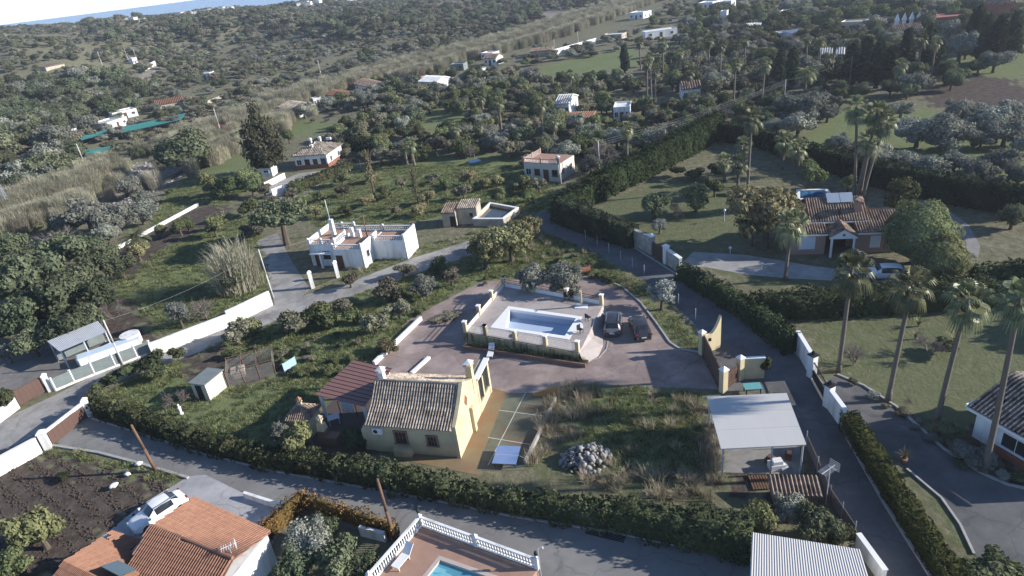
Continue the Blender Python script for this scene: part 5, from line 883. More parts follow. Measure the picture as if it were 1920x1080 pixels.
a1_, a2_, a3_, a4_ = P(190,1008,3.0), P(288,1056,3.0), P(225,1105,3.9), P(120,1052,3.9); an_ = T('terracotta_annexe', 'annexe with smooth terracotta roof and solar panel next to the ribbed roof', 'house', (a1_.x, a1_.y, 0)); f = winv(an_); roof_plane(an_, [f(p) for p in (a2_, a1_, a4_, a3_)], .15, .42, terra, seed=5); b1, b2 = a4_+(a4_-a1_), a3_+(a3_-a2_); b1.z = b2.z = 3.0; roof_plane(an_, [f(p) for p in (b1, b2, a3_, a4_)], .15, .42, terra, seed=6); m = (a1_+b2)/2; wbuild(MB().prism([(p.x, p.y) for p in (a1_.lerp(m,.06), a2_.lerp(m,.06), b2.lerp(m,.06), b1.lerp(m,.06))], 0, 2.85), 'wall', white, an_)
s1, s2, s3, s4 = P(182,1057,4.1), P(245,1075,4.1), P(262,1078,3.6), P(205,1052,4.3); sp = MB(); ctr = P(222,1066,4.0); sp.box(-1.0, 1.0, -.6, .6, 0, .06); so_ = sp.build('solar_panel', M('solar_dark', (.08,.10,.10), (.07,.09,.09), 1, .12, 0, 1, .6), an_, f(ctr), frame(a1_, a2_)); so_.rotation_euler.x = -.5
c1, c2 = P(205,995,2.5), P(262,1012,2.5); lr = T('lean_to_roof', 'small terracotta lean-to roof between the annexe and the white car', 'lean-to', (c1.x, c1.y, 0)); f = winv(lr); e1_, e2_ = P(200,1018,3.0), P(245,1034,3.0); roof_plane(lr, [f(p) for p in (c2, c1, e1_, e2_)], .22, .42, terra, seed=8)
for p in (c1, c2): wbuild(MB().box(p.x-.1, p.x+.1, p.y-.25, p.y-.05, 0, 2.4), 'post', white, lr)
ae = T('roof_aerial', 'white television aerial standing on the ribbed terracotta roof', 'aerial', P(437,1045,3.55), .4); MB().tube((0,0,-.2),(0,0,1.1),.03,None,6).build('mast', metal, ae); mb = MB().tube((-.5,0,1.05),(.5,0,1.05),.025,None,5)
for k in range(7): mb.tube((-.45+k*.15,-.3,1.05),(-.45+k*.15,.3,1.05),.018,None,4)
[mb.tube((.44,-.3,.78+.12*j),(.44,.3,.78+.12*j),.018,None,4) for j in range(5)]; mb.build('antenna', plastic_w, ae)
wall('apron_wall', (460,932), (547,960), .55, .25, white, 'low broken white wall at the edge of the paved apron')
hedge('orange_hedge', [(440,1085),(505,1010),(570,950)], .8, 1.7, 'orange leaved creeper hedge between the terracotta roof and the garden', L_auburn, 45, .12, .14); hedge('orange_hedge', [(572,950),(640,972),(745,1010)], .8, 1.5, 'orange leaved creeper hedge along the front lane', L_auburn, 45, .12, .14)
wall('garden_wall', (678,1003), (725,1015), .9, .25, white, 'short white garden wall under the orange creeper')
# front pool terrace with white balustrade
z = .9; c0, c1, c2 = P(790,985,z), P(1008,1066,z), P(706,1082,z); ft = T('front_terrace', 'tiled pool terrace with white balustrade beside the front lane', 'terrace', (c0.x, c0.y, 0), frame(c0, c1)); f = winv(ft); q0, q1, q2 = f(c0), f(c1), f(c2); dn = (np.array(q2[:2])-np.array(q0[:2])); dn = dn/np.linalg.norm(dn); B2 = tuple(np.array(q0[:2])+dn*11); B1 = tuple(np.array(q1[:2])+dn*11); dq = [q0[:2], q1[:2], B1, B2]
pi = [f(P(825,1050,z))[:2], f(P(905,1078,z))[:2]]; ud = np.array(pi[1])-np.array(pi[0]); ud /= np.linalg.norm(ud); p0_ = np.array(pi[0]); pin = [tuple(p0_), tuple(p0_+ud*5.0), tuple(p0_+ud*5.0+dn*6), tuple(p0_+dn*6)]; pou = [tuple(p0_-ud*.3-dn*.3), tuple(p0_+ud*5.3-dn*.3), tuple(p0_+ud*5.3+dn*6.3), tuple(p0_-ud*.3+dn*6.3)]
ring(dq, pou, 0, z-.001).build('deck', floor_t, ft); ring(pou, pin, z-.2, z+.012).build('pool_coping', M('pink_coping', (.5,.42,.36), (.44,.37,.32), 2, .8), ft); bs = MB(); bs.add([(p[0],p[1],z-.19) for p in pin]+[(p[0],p[1],.06) for p in pin], [(4,5,6,7)]+[(k,(k+1)%4,4+(k+1)%4,4+k) for k in range(4)]); bs.build('pool_basin', teal, ft)
for k in range(4): r = 2.3-k*.5; pl = [tuple(p0_+ud*r*math.cos(t)+dn*r*math.sin(t)) for t in np.linspace(0, math.pi/2, 9)]+[tuple(p0_)]; MB().prism(pl, .061+.001*k, .2+k*.13).build('pool_step', M('pool_step_tile', (.25,.5,.58), (.2,.44,.52), 2, .4), ft)
wmt = bpy.data.materials.new('pool_water'); wmt.use_nodes = True; n_ = wmt.node_tree; pb_ = n_.nodes['Principled BSDF']; pb_.inputs['Base Color'].default_value = (.25,.7,.8,1); pb_.inputs['Roughness'].default_value = .03; pb_.inputs['Alpha'].default_value = .35; nz = nn(n_, 'ShaderNodeTexNoise'); nz.inputs['Scale'].default_value = 3; bpn = nn(n_, 'ShaderNodeBump'); bpn.inputs['Strength'].default_value = .12; n_.links.new(nz.outputs[0], bpn.inputs['Height']); n_.links.new(bpn.outputs[0], pb_.inputs['Normal'])
MB().add([(p[0],p[1],z-.18) for p in pin], [(0,1,2,3)]).build('water', wmt, ft); balustrade(ft, q0[:2], q1[:2], z+.002, .9, .22, posts=2); balustrade(ft, q0[:2], B2, z+.002, .9, .22, (False, True), posts=2)
for p in (q0, q1): MB().lathe([(.03,1.24),(.12,1.3),(.13,1.42),(.04,1.5),(.1,1.56),(.02,1.66)], (p[0], p[1], z), 8).build('post_lamp', dark, ft)
lounger(P(757,1052,z+.002), frame(c0, c2)+math.pi/2, 'white slatted sun lounger by the balustrade of the front pool terrace'); sw = T('pool_shower', 'thin grey shower pipe at the end of the white balustrade', 'shower', P(1013,1068,z), .2); MB().tube((0,0,-.85),(0,0,1.9),.03,None,6).tube((0,0,1.9),(.3,0,2.0),.025,None,6).build('pipe', metal, sw); MB().tube((.3,0,2.0),(.32,0,1.85),.06,.09,8).build('shower_head', metal, sw)
# front right: ribbed metal roof shed
s = [P(1410,998,2.5), P(1612,1030,2.4), P(1640,1120,2.7), P(1405,1110,2.8)]; sh_ = T('metal_roof_shed', 'shed with ribbed pale metal roof and white side wall beside the lane', 'shed', (s[0].x, s[0].y, 0), frame(s[0], s[1])); f = winv(sh_); q = [Vector(f(p)) for p in s]; nw = 44; mb = MB(); V = []
for k in range(nw*2+1):
    t = k/(nw*2); up = Vector((0,0,.03 if k % 2 else 0)); V += [q[0].lerp(q[1], t)+up, q[3].lerp(q[2], t)+up]
mb.add(V, [(2*k, 2*k+2, 2*k+3, 2*k+1) for k in range(nw*2)]); mb.build('roof', whitemetal, sh_); m = (q[0]+q[2])/2; MB().prism([(p.x, p.y) for p in [p_.lerp(m, .04) for p_ in q]], 0, 2.3).build('wall', white, sh_); wall('lane_wall', (1606,1026), (1655,1095), 1.2, .25, white, 'white wall between the metal roofed shed and the lane', cap=coping)
dg = T('drain_grate', 'long dark drain grate set in the front lane', 'grate', P(1135,1003,.012), frame(P(1090,990), P(1180,1012)))
for k in range(5): MB().box(-1.4, 1.4, -.3+k*.13, -.23+k*.13, 0, .03).build('bar', dark, dg)
# ================================================================ left side
def gatewall(a, b, h, label, n=8):
    a = P(*a); b = P(*b); o = T('metal_gate', label, 'gate', a, frame(a, b)); L = (b-a).length
    for k in range(n): MB().box(L*k/n+.005, L*(k+1)/n-.005, -.03, .03, .12, h).build('panel', brownmetal, o)
    MB().box(0, L, -.045, .045, h+.001, h+.07).build('rail', brownmetal, o); return o
wall('roadside_wall', (-60,925), (80,848), 1.7, .3, white, 'long white wall with capped pillar beside the tilled field', cap=white); pillar(None, 1.95, .6, white, 'white pillar between the roadside wall and the brown gate', at=P(92,842)); gatewall((100,836), (166,782), 1.5, 'wide brown sheet gate with white top rail closing the front lane'); a, b = P(98,836), P(168,780); wall('gate_rail', Vector((a.x,a.y,1.62)), Vector((b.x,b.y,1.62)), .22, .2, white, 'white rail capping the brown sheet gate', 'rail', True); pillar(None, 1.9, .5, white, 'white pillar where the brown gate meets the leafy hedge', at=P(171,779))
gatewall((38,762), (88,735), 1.9, 'brown sheet gate of the concrete yard between white walls', 6); pillar(None, 2.0, .45, white, 'slanting white pillar beside the brown yard gate', at=P(96,733)); wall('yard_wall', (-10,800), (36,765), 1.4, .3, white, 'white wall end beside the brown yard gate')
wall('roadside_wall', (287,668), (431,612), 1.75, .28, white, 'long bright white wall along the concrete lane'); wall('roadside_wall', (431,611), (511,572), 2.1, .3, white, 'taller white wall section ending at the house driveway')
wall('field_wall', (213,472), (372,386), .6, .3, white, 'low white field wall between the soil strip and the scrub')
pf = [(105,733),(140,718),(178,703),(217,688),(258,672),(286,662)]; fe = T('panel_fence', 'grey green sheet fence with white posts along the concrete yard', 'fence', P(*pf[0]))
for a, b in zip(pf[:-1], pf[1:]):
    a = P(*a); b = P(*b); d = (b-a); L = d.length; o = MB().box(.12, L-.12, -.02, .02, .25, 1.6).build('sheet_panel', greypanel, fe, a-P(*pf[0]), frame(a, b)); MB().box(0, L, -.1, .1, -.02, .24).build('footing', white, fe, a-P(*pf[0]), frame(a, b))
for p in pf: MB().box(-.1, .1, -.1, .1, 0, 1.75).build('post', white, fe, P(*p)-P(*pf[0]))
c = [P(112,660,2.4), P(200,622,2.4), P(183,602,2.9), P(88,640,2.9)]; cs = T('lean_carport', 'lean-to shelter with corrugated grey roof at the concrete yard', 'shelter', (c[0].x, c[0].y, 0), frame(c[0], c[1])); f = winv(cs); q = [Vector(f(p)) for p in c]; mb = MB(); V = []
for k in range(61): t = k/60; up = Vector((0,0,.04 if k % 2 else 0)); V += [q[0].lerp(q[1], t)+up, q[3].lerp(q[2], t)+up]
mb.add(V, [(2*k, 2*k+2, 2*k+3, 2*k+1) for k in range(60)]); mb.build('roof', metal, cs); m = (q[0]+q[2])/2
for p in q+[q[0].lerp(q[1], .5)]: p = p.lerp(m, .05); MB().box(p.x-.06, p.x+.06, p.y-.06, p.y+.06, 0, p.z-.02).build('post', metal, cs)
p, r_ = q[3].lerp(m, .06), q[2].lerp(m, .06); MB().tube((p.x,p.y,1.0),(r_.x,r_.y,1.0),.9,None,4).build('back_wall', greypanel, cs)
for k in range(3): t = .2+.27*k; p = q[0].lerp(q[1], t); MB().box(p.x, p.x+1.3, p.y-.1, p.y+.1, 0, .9).build('half_wall', white, cs)
a, b = P(150,690), P(268,648); tk = T('water_cistern', 'long white cistern with round tank end behind the panel fence', 'tank', a, frame(a, b)); L = (b-a).length; MB().box(0, L, 0, 1.7, 0, 1.0).build('body', white, tk); MB().tube((L-.9,1.9,0),(L-.9,1.9,1.25),1.15,None,20).build('round_tank', white, tk); MB().box(.1, L-.1, .1, 1.6, 1.001, 1.04).build('cover', M('cistern_blue_shade', (.55,.65,.72), (.5,.6,.68), 1, .6), tk)  # pale blue sheet: cool shade on the white top put into its colour
A, B = P(368,748), P(396,745); sd_ = T('garden_shed', 'cream garden shed with flat grey roof and dark open door', 'shed', A, frame(A, B)-.35); MB().box(0, 1.9, 0, 2.6, 0, 2.0).build('wall', M('cream_sheet', (.62,.58,.46), (.56,.52,.41), 1.5, .7), sd_); MB().box(-.15, 2.05, -.15, 2.75, 2.001, 2.09).build('roof', greypanel, sd_); MB().box(.5, 1.3, -.03, -.001, .05, 1.8).build('door', dark, sd_)
cr = T('chicken_run', 'rickety wire and timber chicken run beside the cream shed', 'enclosure', P(430,725), .3); netm = bpy.data.materials.new('wire_net'); netm.use_nodes = True; pb_ = netm.node_tree.nodes['Principled BSDF']; pb_.inputs['Base Color'].default_value = (.25,.24,.22,1); pb_.inputs['Alpha'].default_value = .3
for x in (0, 1.6, 3.2, 4.8):
    for y in (0, 3.2): MB().tube((x,y,0),(x+.1*math.sin(x*3),y,1.8+.2*math.sin(x+y)),.05,None,6).build('post', wood, cr)
MB().box(0,4.8,-.01,.01,0,1.6).box(0,4.8,3.19,3.21,0,1.6).box(-.01,.01,0,3.2,0,1.6).box(4.79,4.81,0,3.2,0,1.6).build('wire_netting', netm, cr); MB().tube((0,0,1.75),(4.8,0,1.8),.04,None,5).tube((0,3.2,1.8),(4.8,3.2,1.7),.04,None,5).tube((1.6,0,1.75),(1.6,3.2,1.8),.04,None,5).tube((3.2,0,1.75),(3.2,3.2,1.75),.04,None,5).build('beam', wood, cr); MB().box(.3,1.7,1.2,2.6,0,.8).build('hen_house', tanw, cr)
tag(MB().box(-.8,.8,-.02,.02,0,1.0).box(-.84,-.8,-.03,.03,0,1.1).box(.8,.84,-.03,.03,0,1.1).build('blue_board', M('pale_blue_board', (.35,.48,.62), (.3,.42,.55), 2, .7), None, P(545,690), .9), 'pale blue board leaning at the end of the chicken run', 'board')
st = T('garden_statue', 'small white garden figure standing behind the leafy hedge', 'statue', P(341,778), 0); MB().lathe([(.2,0),(.22,.25),(.12,.35),(.16,.7),(.2,.95),(.08,1.05),(.11,1.2),(.03,1.32)], n=10).build('figure', plastic_w, st, smooth=True); MB().box(-.25,.25,-.25,.25,-.02,.0).build('base', plastic_w, st)
for px, s, lab in (((262,874),.5,'crumpled white sack by the kerb of the front lane'),((241,893),.45,'crumpled white sack on the tilled soil between two others'),((216,916),.6,'large white sack lying on the tilled field'),((240,700),.3,'white sack at the concrete lane edge')):
    iv, if_ = ico(2); w_ = iv*np.array([1,.8,.7])*(1+.22*np.sin(iv[:, :1]*4+s*9)*np.cos(iv[:, 1:2]*5)+np.random.default_rng(int(s*99)).normal(0, .13, (len(iv), 1))); o = put('sack', mesh_np('sack', w_, if_, np.full(len(iv), .5), plastic_w), None, P(*px)+Vector((0,0,s*.6)), s*7); o.scale = (s*.62, s*.62, s*.5); tag(o, lab, 'sack')
# poles
pole((293,884), 5.2, 'leaning brown wooden pole at the kerb beside the tilled field', .13, lean=(-.3,0), cross=False); pole((740,1013), 5.8, 'tall brown wooden pole between the orange creeper and the front lane', .13, lean=(-.1,.1), cross=False)
cpole = M('concrete_pole', (.55,.53,.5), (.46,.44,.42), 2, .9); steel = M('steel_lattice', (.4,.4,.41), (.33,.33,.34), 3, .6)
for b_, h, lab in (((513,560),7.2,'white concrete pole beside the driveway of the white terrace house'),((231,684),6.0,'white concrete pole behind the panel fence'),((1125,330),6.5,'white concrete pole between the tall hedge and the yellow house'),((1052,345),5,'thin pale pole in front of the pale yellow house'),((697,480),6.5,'thin dark pole at the corner of the white terrace house'),((625,440),6,'pale street lamp pole behind the white terrace house'),((1591,172),8,'pale pole beside the dark conifers and the far road'),((1470,200),6,'white pole among the olive trees'),((167,328),8,'white pole in the reeds near the teal net'),((418,260),9,'tall white pole by the reeds'),((604,150),8,'pale pole on the far scrub beyond the reeds'),((1041,108),7,'pole at the end of the long white wall'),((1085,92),7,'pole standing beside the long white wall'),((194,128),8,'white pole on the hill above the pale track'),((242,118),8,'white pole beside the hut on the hill'),((259,120),8,'white pole close to the small white hut'),((18,150),8,'white pole at the dark trees on the hill')):
    pole(b_, h, lab, .1 if h < 7.5 else .13, cpole if 'dark' not in lab else wood, cross=False)
lt = T('lattice_mast', 'grey steel lattice mast among the reeds', 'mast', G(28,412), 0); mb = MB(); hh = 9.5
for k in range(12):
    s0, s1 = .55-.035*k, .55-.035*(k+1); z_0, z_1 = hh*k/12, hh*(k+1)/12; cs0 = [(-s0,-s0,z_0),(s0,-s0,z_0),(s0,s0,z_0),(-s0,s0,z_0)]; cs1 = [(-s1,-s1,z_1),(s1,-s1,z_1),(s1,s1,z_1),(-s1,s1,z_1)]
    for j in range(4): mb.tube(cs0[j], cs1[j], .04, None, 4); mb.tube(cs0[j], cs1[(j+1) % 4], .025, None, 4); mb.tube(cs1[j], cs1[(j+1) % 4], .025, None, 4)
mb.build('lattice', steel, lt); MB().box(-.9,.9,-.05,.05,hh,hh+.1).build('crossarm', steel, lt)
def wire(p, q, label, sag=.8, grp='overhead wires'):
    mb = MB(); pts = [p.lerp(q, t)+Vector((0,0,-sag*4*t*(1-t))) for t in np.linspace(0, 1, 11)]; o0 = pts[0].copy(); mb.path([x-o0 for x in pts], [.011]*11, 4); tag(mb.build('overhead_wire', M('wire_grey', (.35,.35,.35), (.3,.3,.3), 1, .6), None, o0), label, 'wire', grp)
up = lambda px, h: G(*px)+Vector((0,0,h))
for dz in (0, -.4, -.8): wire(up((1125,330),6.4+dz), up((1470,200),5.9+dz), 'overhead wire strung from the hedge pole across the tall hedge')
wire(up((1470,200),5.9), up((1591,172),7.8), 'overhead wire from the olive trees to the far road pole'); wire(up((513,560),7.0), up((231,684),5.9), 'overhead wire along the long white wall'); wire(up((513,560),7.0), up((697,480),6.4), 'overhead wire passing before the white terrace house')
# ================================================================ far buildings
FB = [((527,218),(562,221),8,3,'gable',white,oldtile,'white farmhouse with pale gable roof beside the green field'),((590,199),(606,197),4,2.5,'flat',white,white,'small white box building right of the pale gabled farmhouse'),((617,191),(662,186),6,2.4,'gable',white,terra,'long white building with red roof above the citrus trees'),((667,171),(697,172),7,2.8,'gable',white,mixtile,'white cottage with tan roof at the edge of the scrub'),((788,169),(822,171),7,2.8,'gable',white,white,'bright white cottage with white roof among olives'),((765,160),(797,153),6,2.4,'gable',tanw,redroof,'dark red roofed farm building behind the white cottage'),((889,148),(903,148),5,3,'flat',white,white,'narrow white block near the green field'),((908,123),(931,122),6,2.6,'gable',white,mixtile,'white house with tan roof in the far trees'),((903,112),(925,111),5,2.4,'flat',white,white,'low white flat roofed house behind the tan roofed one'),((845,134),(870,132),5,2.3,'flat',greypanel,greypanel,'low grey green shed among dark trees'),
 ((1042,218),(1068,217),9,3,'gable',white,whitemetal,'white barn with pale metal gable roof behind the palms'),((1055,238),(1108,237),4,1.8,'mono',tanw,terra,'long low terracotta roofed shed in front of the white barn'),((1151,228),(1182,226),6,3,'flat',white,white,'white flat roofed house half hidden by a shaggy palm'),((995,108),(1035,104),7,2,'mono',tanw,mixtile,'brown roofed barn at the end of the long white wall'),((1210,74),(1270,66),6,2.6,'flat',white,white,'long low white building before the tall palms'),((1180,37),(1206,35),8,3.2,'flat',white,white,'white cube house on the far plain'),((1130,78),(1166,76),6,2.4,'flat',tanw,white,'pale flat roofed shed beside the long white wall'),
 ((1393,66),(1423,64),6,2.8,'mono',white,white,'white shed with sloping roof among olive trees'),((1350,45),(1362,44),4,5,'flat',white,white,'slim white tower house'),((1309,18),(1336,16),9,3,'flat',white,white,'white house at the far fields'),((1346,16),(1371,14),9,3,'flat',white,white,'white house beside another at the far fields'),((1460,35),(1492,33),6,2.6,'flat',white,white,'low white house behind dark palms'),((1455,76),(1480,74),5,2.2,'flat',white,metal,'low white shed near the tan wall'),((1485,77),(1513,72),5,2.2,'mono',white,metal,'white shed with sloping metal roof'),((1573,60),(1616,59),7,3,'flat',yellow2,tanw,'yellow flat roofed house with shaded porch'),((1622,39),(1656,37),6,3,'flat',yellow2,tanw,'tan block house behind the yellow house'),
 ((1675,72),(1727,68),9,2.2,'gable',tanw,mixtile,'wide tan tiled roof before the red palace building'),((1868,44),(1900,40),9,5.6,'hip',brickred,mixtile,'two storey brick house on the green rise'),((1280,191),(1313,188),7,3,'gable',white,mixtile,'white cottage with tan gable roof beside the tall hedge'),((1535,122),(1580,120),7,2.6,'gable',M('orange_wall', (.42,.2,.07), (.36,.17,.06), 1, .9),whitemetal,'orange walled house with pale roof among feather palms'),((205,246),(242,233),7,2.4,'flat',white,whitemetal,'white roofed greenhouse block beside the teal net'),((215,226),(260,217),6,2.4,'flat',white,whitemetal,'white shed row behind the greenhouse block'),((295,207),(346,200),6,2.2,'gable',tanw,terra,'orange roofed farm building above the teal net'),((376,151),(395,148),5,2.6,'flat',white,white,'lone white hut on the scrub slope'),((133,258),(150,255),4,2.3,'flat',white,white,'white hut at the end of the teal nets'),((419,260),(441,252),4,2.6,'mono',white,terra,'white hut with red roof below the tall pole'),((0,184),(42,180),6,2.4,'flat',white,tanw,'white walled building at the dark hillside trees'),((251,121),(260,120),3,3.2,'flat',white,white,'tiny white hut on the hill track'),((88,134),(122,124),6,1.8,'mono',tanw,mixtile,'low pinkish roof on the hillside'),((48,322),(66,318),4,1.8,'gable',white,white,'small white tent roof near the reeds'),((58,350),(82,345),4,2,'mono',greypanel,greencloth,'green roofed shed by the reeds'),((112,337),(124,335),2.5,1.8,'flat',white,white,'small white box hut near the stream'),((70,305),(92,300),4,1.6,'flat',white,whitemetal,'white roofed shack with solar panels')]
for (a, b, d, h, rf, wm_, rm_, lab) in FB: house(a, b, d, h, lab, rf, wm_, rm_, 1.2 if rf != 'mono' else .6, .3, 'farm_building' if 'shed' in lab or 'barn' in lab or 'farm' in lab else 'far_house', 'building', 2 if h > 2.1 else 0, h > 2.3, pitch=.6, row=1.2)
a, b = G(1725,58), G(1812,50); o = T('red_palace_building', 'red building with white pinnacles along its roof', 'building', a, frame(a, b)); W = (b-a).length; MB().box(0, W, 0, 9, 0, 3.6).build('wall', M('red_wall', (.33,.12,.09), (.28,.1,.075), 1, .9), o); MB().box(.2, W-.2, .2, 8.8, 3.601, 3.7).build('roof', M('red_roof', (.35,.13,.1), (.3,.11,.085), 1, .9), o)
for k in range(6): x = -7+k*2.2; m_ = MB().box(x-.5, x+.5, 1, 2, 0, 3.8); m_.add([(x-.7,.8,3.8),(x+.7,.8,3.8),(x+.7,2.2,3.8),(x-.7,2.2,3.8),(x,1.5,6.2)], [(0,1,4),(1,2,4),(2,3,4),(3,0,4)]); m_.build('pinnacle', white, o)
for k in range(6): opening(o, 'f', W, 9, W*(k+.5)/6, 1, 1.0, 1.5, 'window', white, glass)
wall('long_white_wall', (1037,105), (1118,82), 2.4, .4, white, 'long white wall beside the green field'); wall('track_wall', (268,135), (292,122), 2.2, .5, white, 'white wall along the pale hill track'); wall('hill_wall', (345,212), (420,182), 1.0, .4, tanw, 'pale wall running up from the orange roofed farm')
for poly, lab in (([(226,253),(352,224),(345,236),(285,250),(232,262)], 'long teal shade net beside the reeds'), ([(150,270),(205,256),(206,262),(158,276)], 'short teal shade net at the white hut'), ([(162,296),(213,288),(205,300),(165,303)], 'dark teal net patch near the stream')):
    pts = [G(*p)+Vector((0,0,2.2)) for p in poly]; c0 = pts[0].copy(); c0.z -= 2.2; o = T('shade_net', lab, 'net', c0); mb = MB(); n_ = len(pts); ce_ = sum(pts, Vector())/n_+Vector((0,0,-.3)); mb.add([p-c0 for p in pts]+[ce_-c0]+[p-c0+Vector((0,0,-.06)) for p in pts], [(k, (k+1) % n_, n_) for k in range(n_)]+[(k, (k+1) % n_, n_+1+(k+1) % n_, n_+1+k) for k in range(n_)]); mb.build('net', greencloth, o)
    for p in pts: p = p-c0; MB().tube((p.x,p.y,p.z-2.6),(p.x,p.y,p.z),.05,None,5).build('post', wood, o)
cv = T('caravan', 'white touring caravan parked among the garden trees', 'caravan', G(935,276), .35); MB().extr([(0,.5),(5.2,.5),(5.4,1.2),(5.0,2.5),(.5,2.6),(0,1.9)], 0, 2.2, 'y').build('body', plastic_w, cv); MB().box(.8,1.9,-.02,-.001,1.4,2.0).build('window', glass, cv); MB().box(2.4,3.6,-.02,-.001,1.4,2.0).build('window', glass, cv)
for x in (2.2, 3.0): MB().tube((x,-.05,.32),(x,.2,.32),.32,None,12).build('wheel', dark, cv)
bt = G(890,303); iv, if_ = ico(2); w_ = iv*np.array([1.5,1.0,.5]); w_[:, 2] = np.abs(w_[:, 2])*(1+.2*np.sin(w_[:, 0]*4)); tag(put('covered_pile', mesh_np('covered_pile', w_, if_, np.full(len(iv), .5), M('pale_blue_tarp', (.45,.55,.65), (.38,.48,.58), 1, .6)), None, bt), 'pale blue tarpaulin over a pile on the orchard grass', 'tarpaulin')
# houses on the far ridge below the sea
r_ = np.random.default_rng(4)
for k in range(26):
    px = float(r_.choice([r_.uniform(325, 430), r_.uniform(550, 660), r_.uniform(190, 260)]))
    for py in np.arange(0, 70, 1.0):
        g = G(px, py)
        if g.length < 1100: break
    g = G(px, py+r_.uniform(1, 5)); w_ = r_.uniform(4, 9); o = T('ridge_house', 'tiny white house on the far wooded ridge below the sea', 'building', (g.x, g.y, g.z-.3), r_.uniform(-.3, .3), 'white houses on the far ridge'); hh = r_.uniform(2.6, 4); MB().box(0, w_, 0, 7, 0, hh).build('wall', white, o); MB().box(-.2, w_+.2, -.2, 7.2, hh+.001, hh+.3).build('roof', tanw, o); NOTREE.append((g.x+w_/2, g.y-6, 9))
LOOK = {'citrus': 'mid green rounded tree', 'dark': 'dark evergreen tree', 'olive': 'grey olive tree', 'scrub': 'brownish scrubby tree', 'fig': 'yellow green tree', 'shrub': 'low dark shrub tree'}
# ================================================================ hedges
hedge('front_hedge', [(176,770),(270,802),(367,836),(440,855),(500,868),(640,892)], [1.4,1.5,1.4,1.4,1.5,1.6], [1.6,1.8,1.7,1.5,1.6,1.8], 'long leafy clipped hedge along the front lane, from the gate to the yellow house', None, 60, .15, .16)
hedge('front_hedge', [(640,892),(740,911),(850,931),(973,956),(1140,984),(1273,1010),(1405,1040)], [1.6,1.7,1.6,1.5,1.7,1.9,2.2], [1.8,1.9,1.5,1.5,2.1,2.4,2.6], 'thick leafy hedge along the front lane between the yellow house and the metal roofed shed', None, 60, .15, .18)
hedge('lane_hedge', [(1590,800),(1640,880),(1700,975),(1770,1085),(1850,1190)], 1.35, 1.5, 'clipped square hedge between the lane and the garden driveway', LEAF('leaf_lane_hedge', (.03,.038,.014), (.085,.09,.035)), 110, .10, .06)
hedge('tall_hedge', [(1046,412),(1085,428),(1130,443),(1188,462)], [2.6,2.6,2.4,2.2], [3.6,3.6,3.3,2.8], 'tall dark clipped cypress hedge beside the upper lane', L_cyp, 34, .2, .14)
hedge('tall_hedge', [(1052,408),(1120,375),(1200,335),(1290,290),(1345,258)], [2.4,2.6,2.8,2.8,2.6], [3.4,4.2,4.5,5,5.2], 'tall green cypress hedge climbing away behind the villa garden', LEAF('leaf_tall_hedge', (.03,.042,.018), (.085,.10,.048)), 22, .25, .2)
hedge('villa_hedge', [(1278,520),(1330,552),(1400,596),(1450,634),(1485,662)], [1.6,1.8,1.8,1.8,1.6], [1.8,1.9,2.2,2.3,2.2], 'dark hedge along the lane below the villa driveway', None, 45, .16, .14)
hedge('villa_hedge', [(1408,590),(1500,590),(1600,585),(1700,578),(1860,572)], [2.2,2.6,2.6,2.6,2.6], [2.4,2.6,2.6,2.7,2.8], 'wide dark hedge between the garden lawn and the villa', None, 40, .17, .2)
hedge('grove_hedge', [(1345,262),(1420,272),(1520,308),(1640,345),(1760,375),(1930,405)], [2.4,2.4,2.6,2.6,2.6,2.6], [3.6,3.4,3.2,3.4,3.6,3.8], 'tall dark hedge separating the villa garden from the olive grove', L_cyp, 22, .24, .2)
hedge('garden_hedge', [(1820,528),(1860,526),(1930,520)], 2.0, 1.8, 'loose dark hedge behind the topiary balls', None, 30, .2, .25)
hedge('field_hedge', [(1110,255),(1180,247)], 1.6, 1.6, 'low clipped hedge before the white house and palm', None, 14, .28, .15); hedge('field_hedge', [(660,275),(715,300)], 2.5, 2.4, 'dark clipped hedge bending behind the bungalow', L_cyp, 14, .28, .2)
def gl(kind, what, x, y, s, smid, lms):
    lm_ = min(lms, key=lambda q: (q[0]-x)**2+((q[1]-y)*1.8)**2)[2]; z_ = 'larger' if s > smid else 'smaller'; return '%s %s near the %s' % (z_, what, lm_), '%s %ss near the %s' % (z_, what, lm_)
# ================================================================ named trees
tree('umbrella', 522, 400, 118, 'umbrella pine with leaning bare trunk by the driveway', cat='tree', name='stone_pine', ratio=.55)
tree('pine', 490, 262, 92, 'large dark conifer left of the white bungalow', ratio=.62, name='conifer', zs=1.15)
tree('cane', 440, 500, 95, 'big clump of pale giant cane beside the white wall', ratio=.5, name='cane_clump', cat='cane', solid=True); tree('cane', 425, 515, 70, 'leaning pale cane at the edge of the big cane clump', ratio=.5, name='cane_clump', cat='cane', solid=True); tree('cane', 462, 505, 70, 'pale cane stems at the driveway side of the big clump', ratio=.5, name='cane_clump', cat='cane', solid=True); tree('dark', 440, 520, 70, 'dark bush at the foot of the giant cane', ratio=.45, name='bush', cat='bush')
for x, y, s in ((905,468,80),(955,450,90),(985,432,75)): tree('fig', x, y, s, 'yellow green fruit tree between the concrete lane and the plot grass', 'yellow green trees by the lane bend', 'fruit_tree', ratio=.5)
tree('ball', 1724, 438, 132, 'huge clipped round topiary tree beside the villa', ratio=.44, name='topiary_tree', zs=1.05); tree('ball2', 1762, 486, 108, 'second clipped round topiary tree in front of the larger one', ratio=.40, name='topiary_tree', zs=.95)
tree('fig', 1438, 398, 132, 'feathery acacia tree at the left corner of the villa', zs=1.2, ratio=.46, name='acacia_tree'); tree('airy', 1410, 425, 70, 'smaller feathery acacia beside the villa lawn', ratio=.55, name='acacia_tree'); tree('citrus', 1695, 362, 84, 'round citrus tree behind the villa roof', ratio=.5, name='citrus_tree')
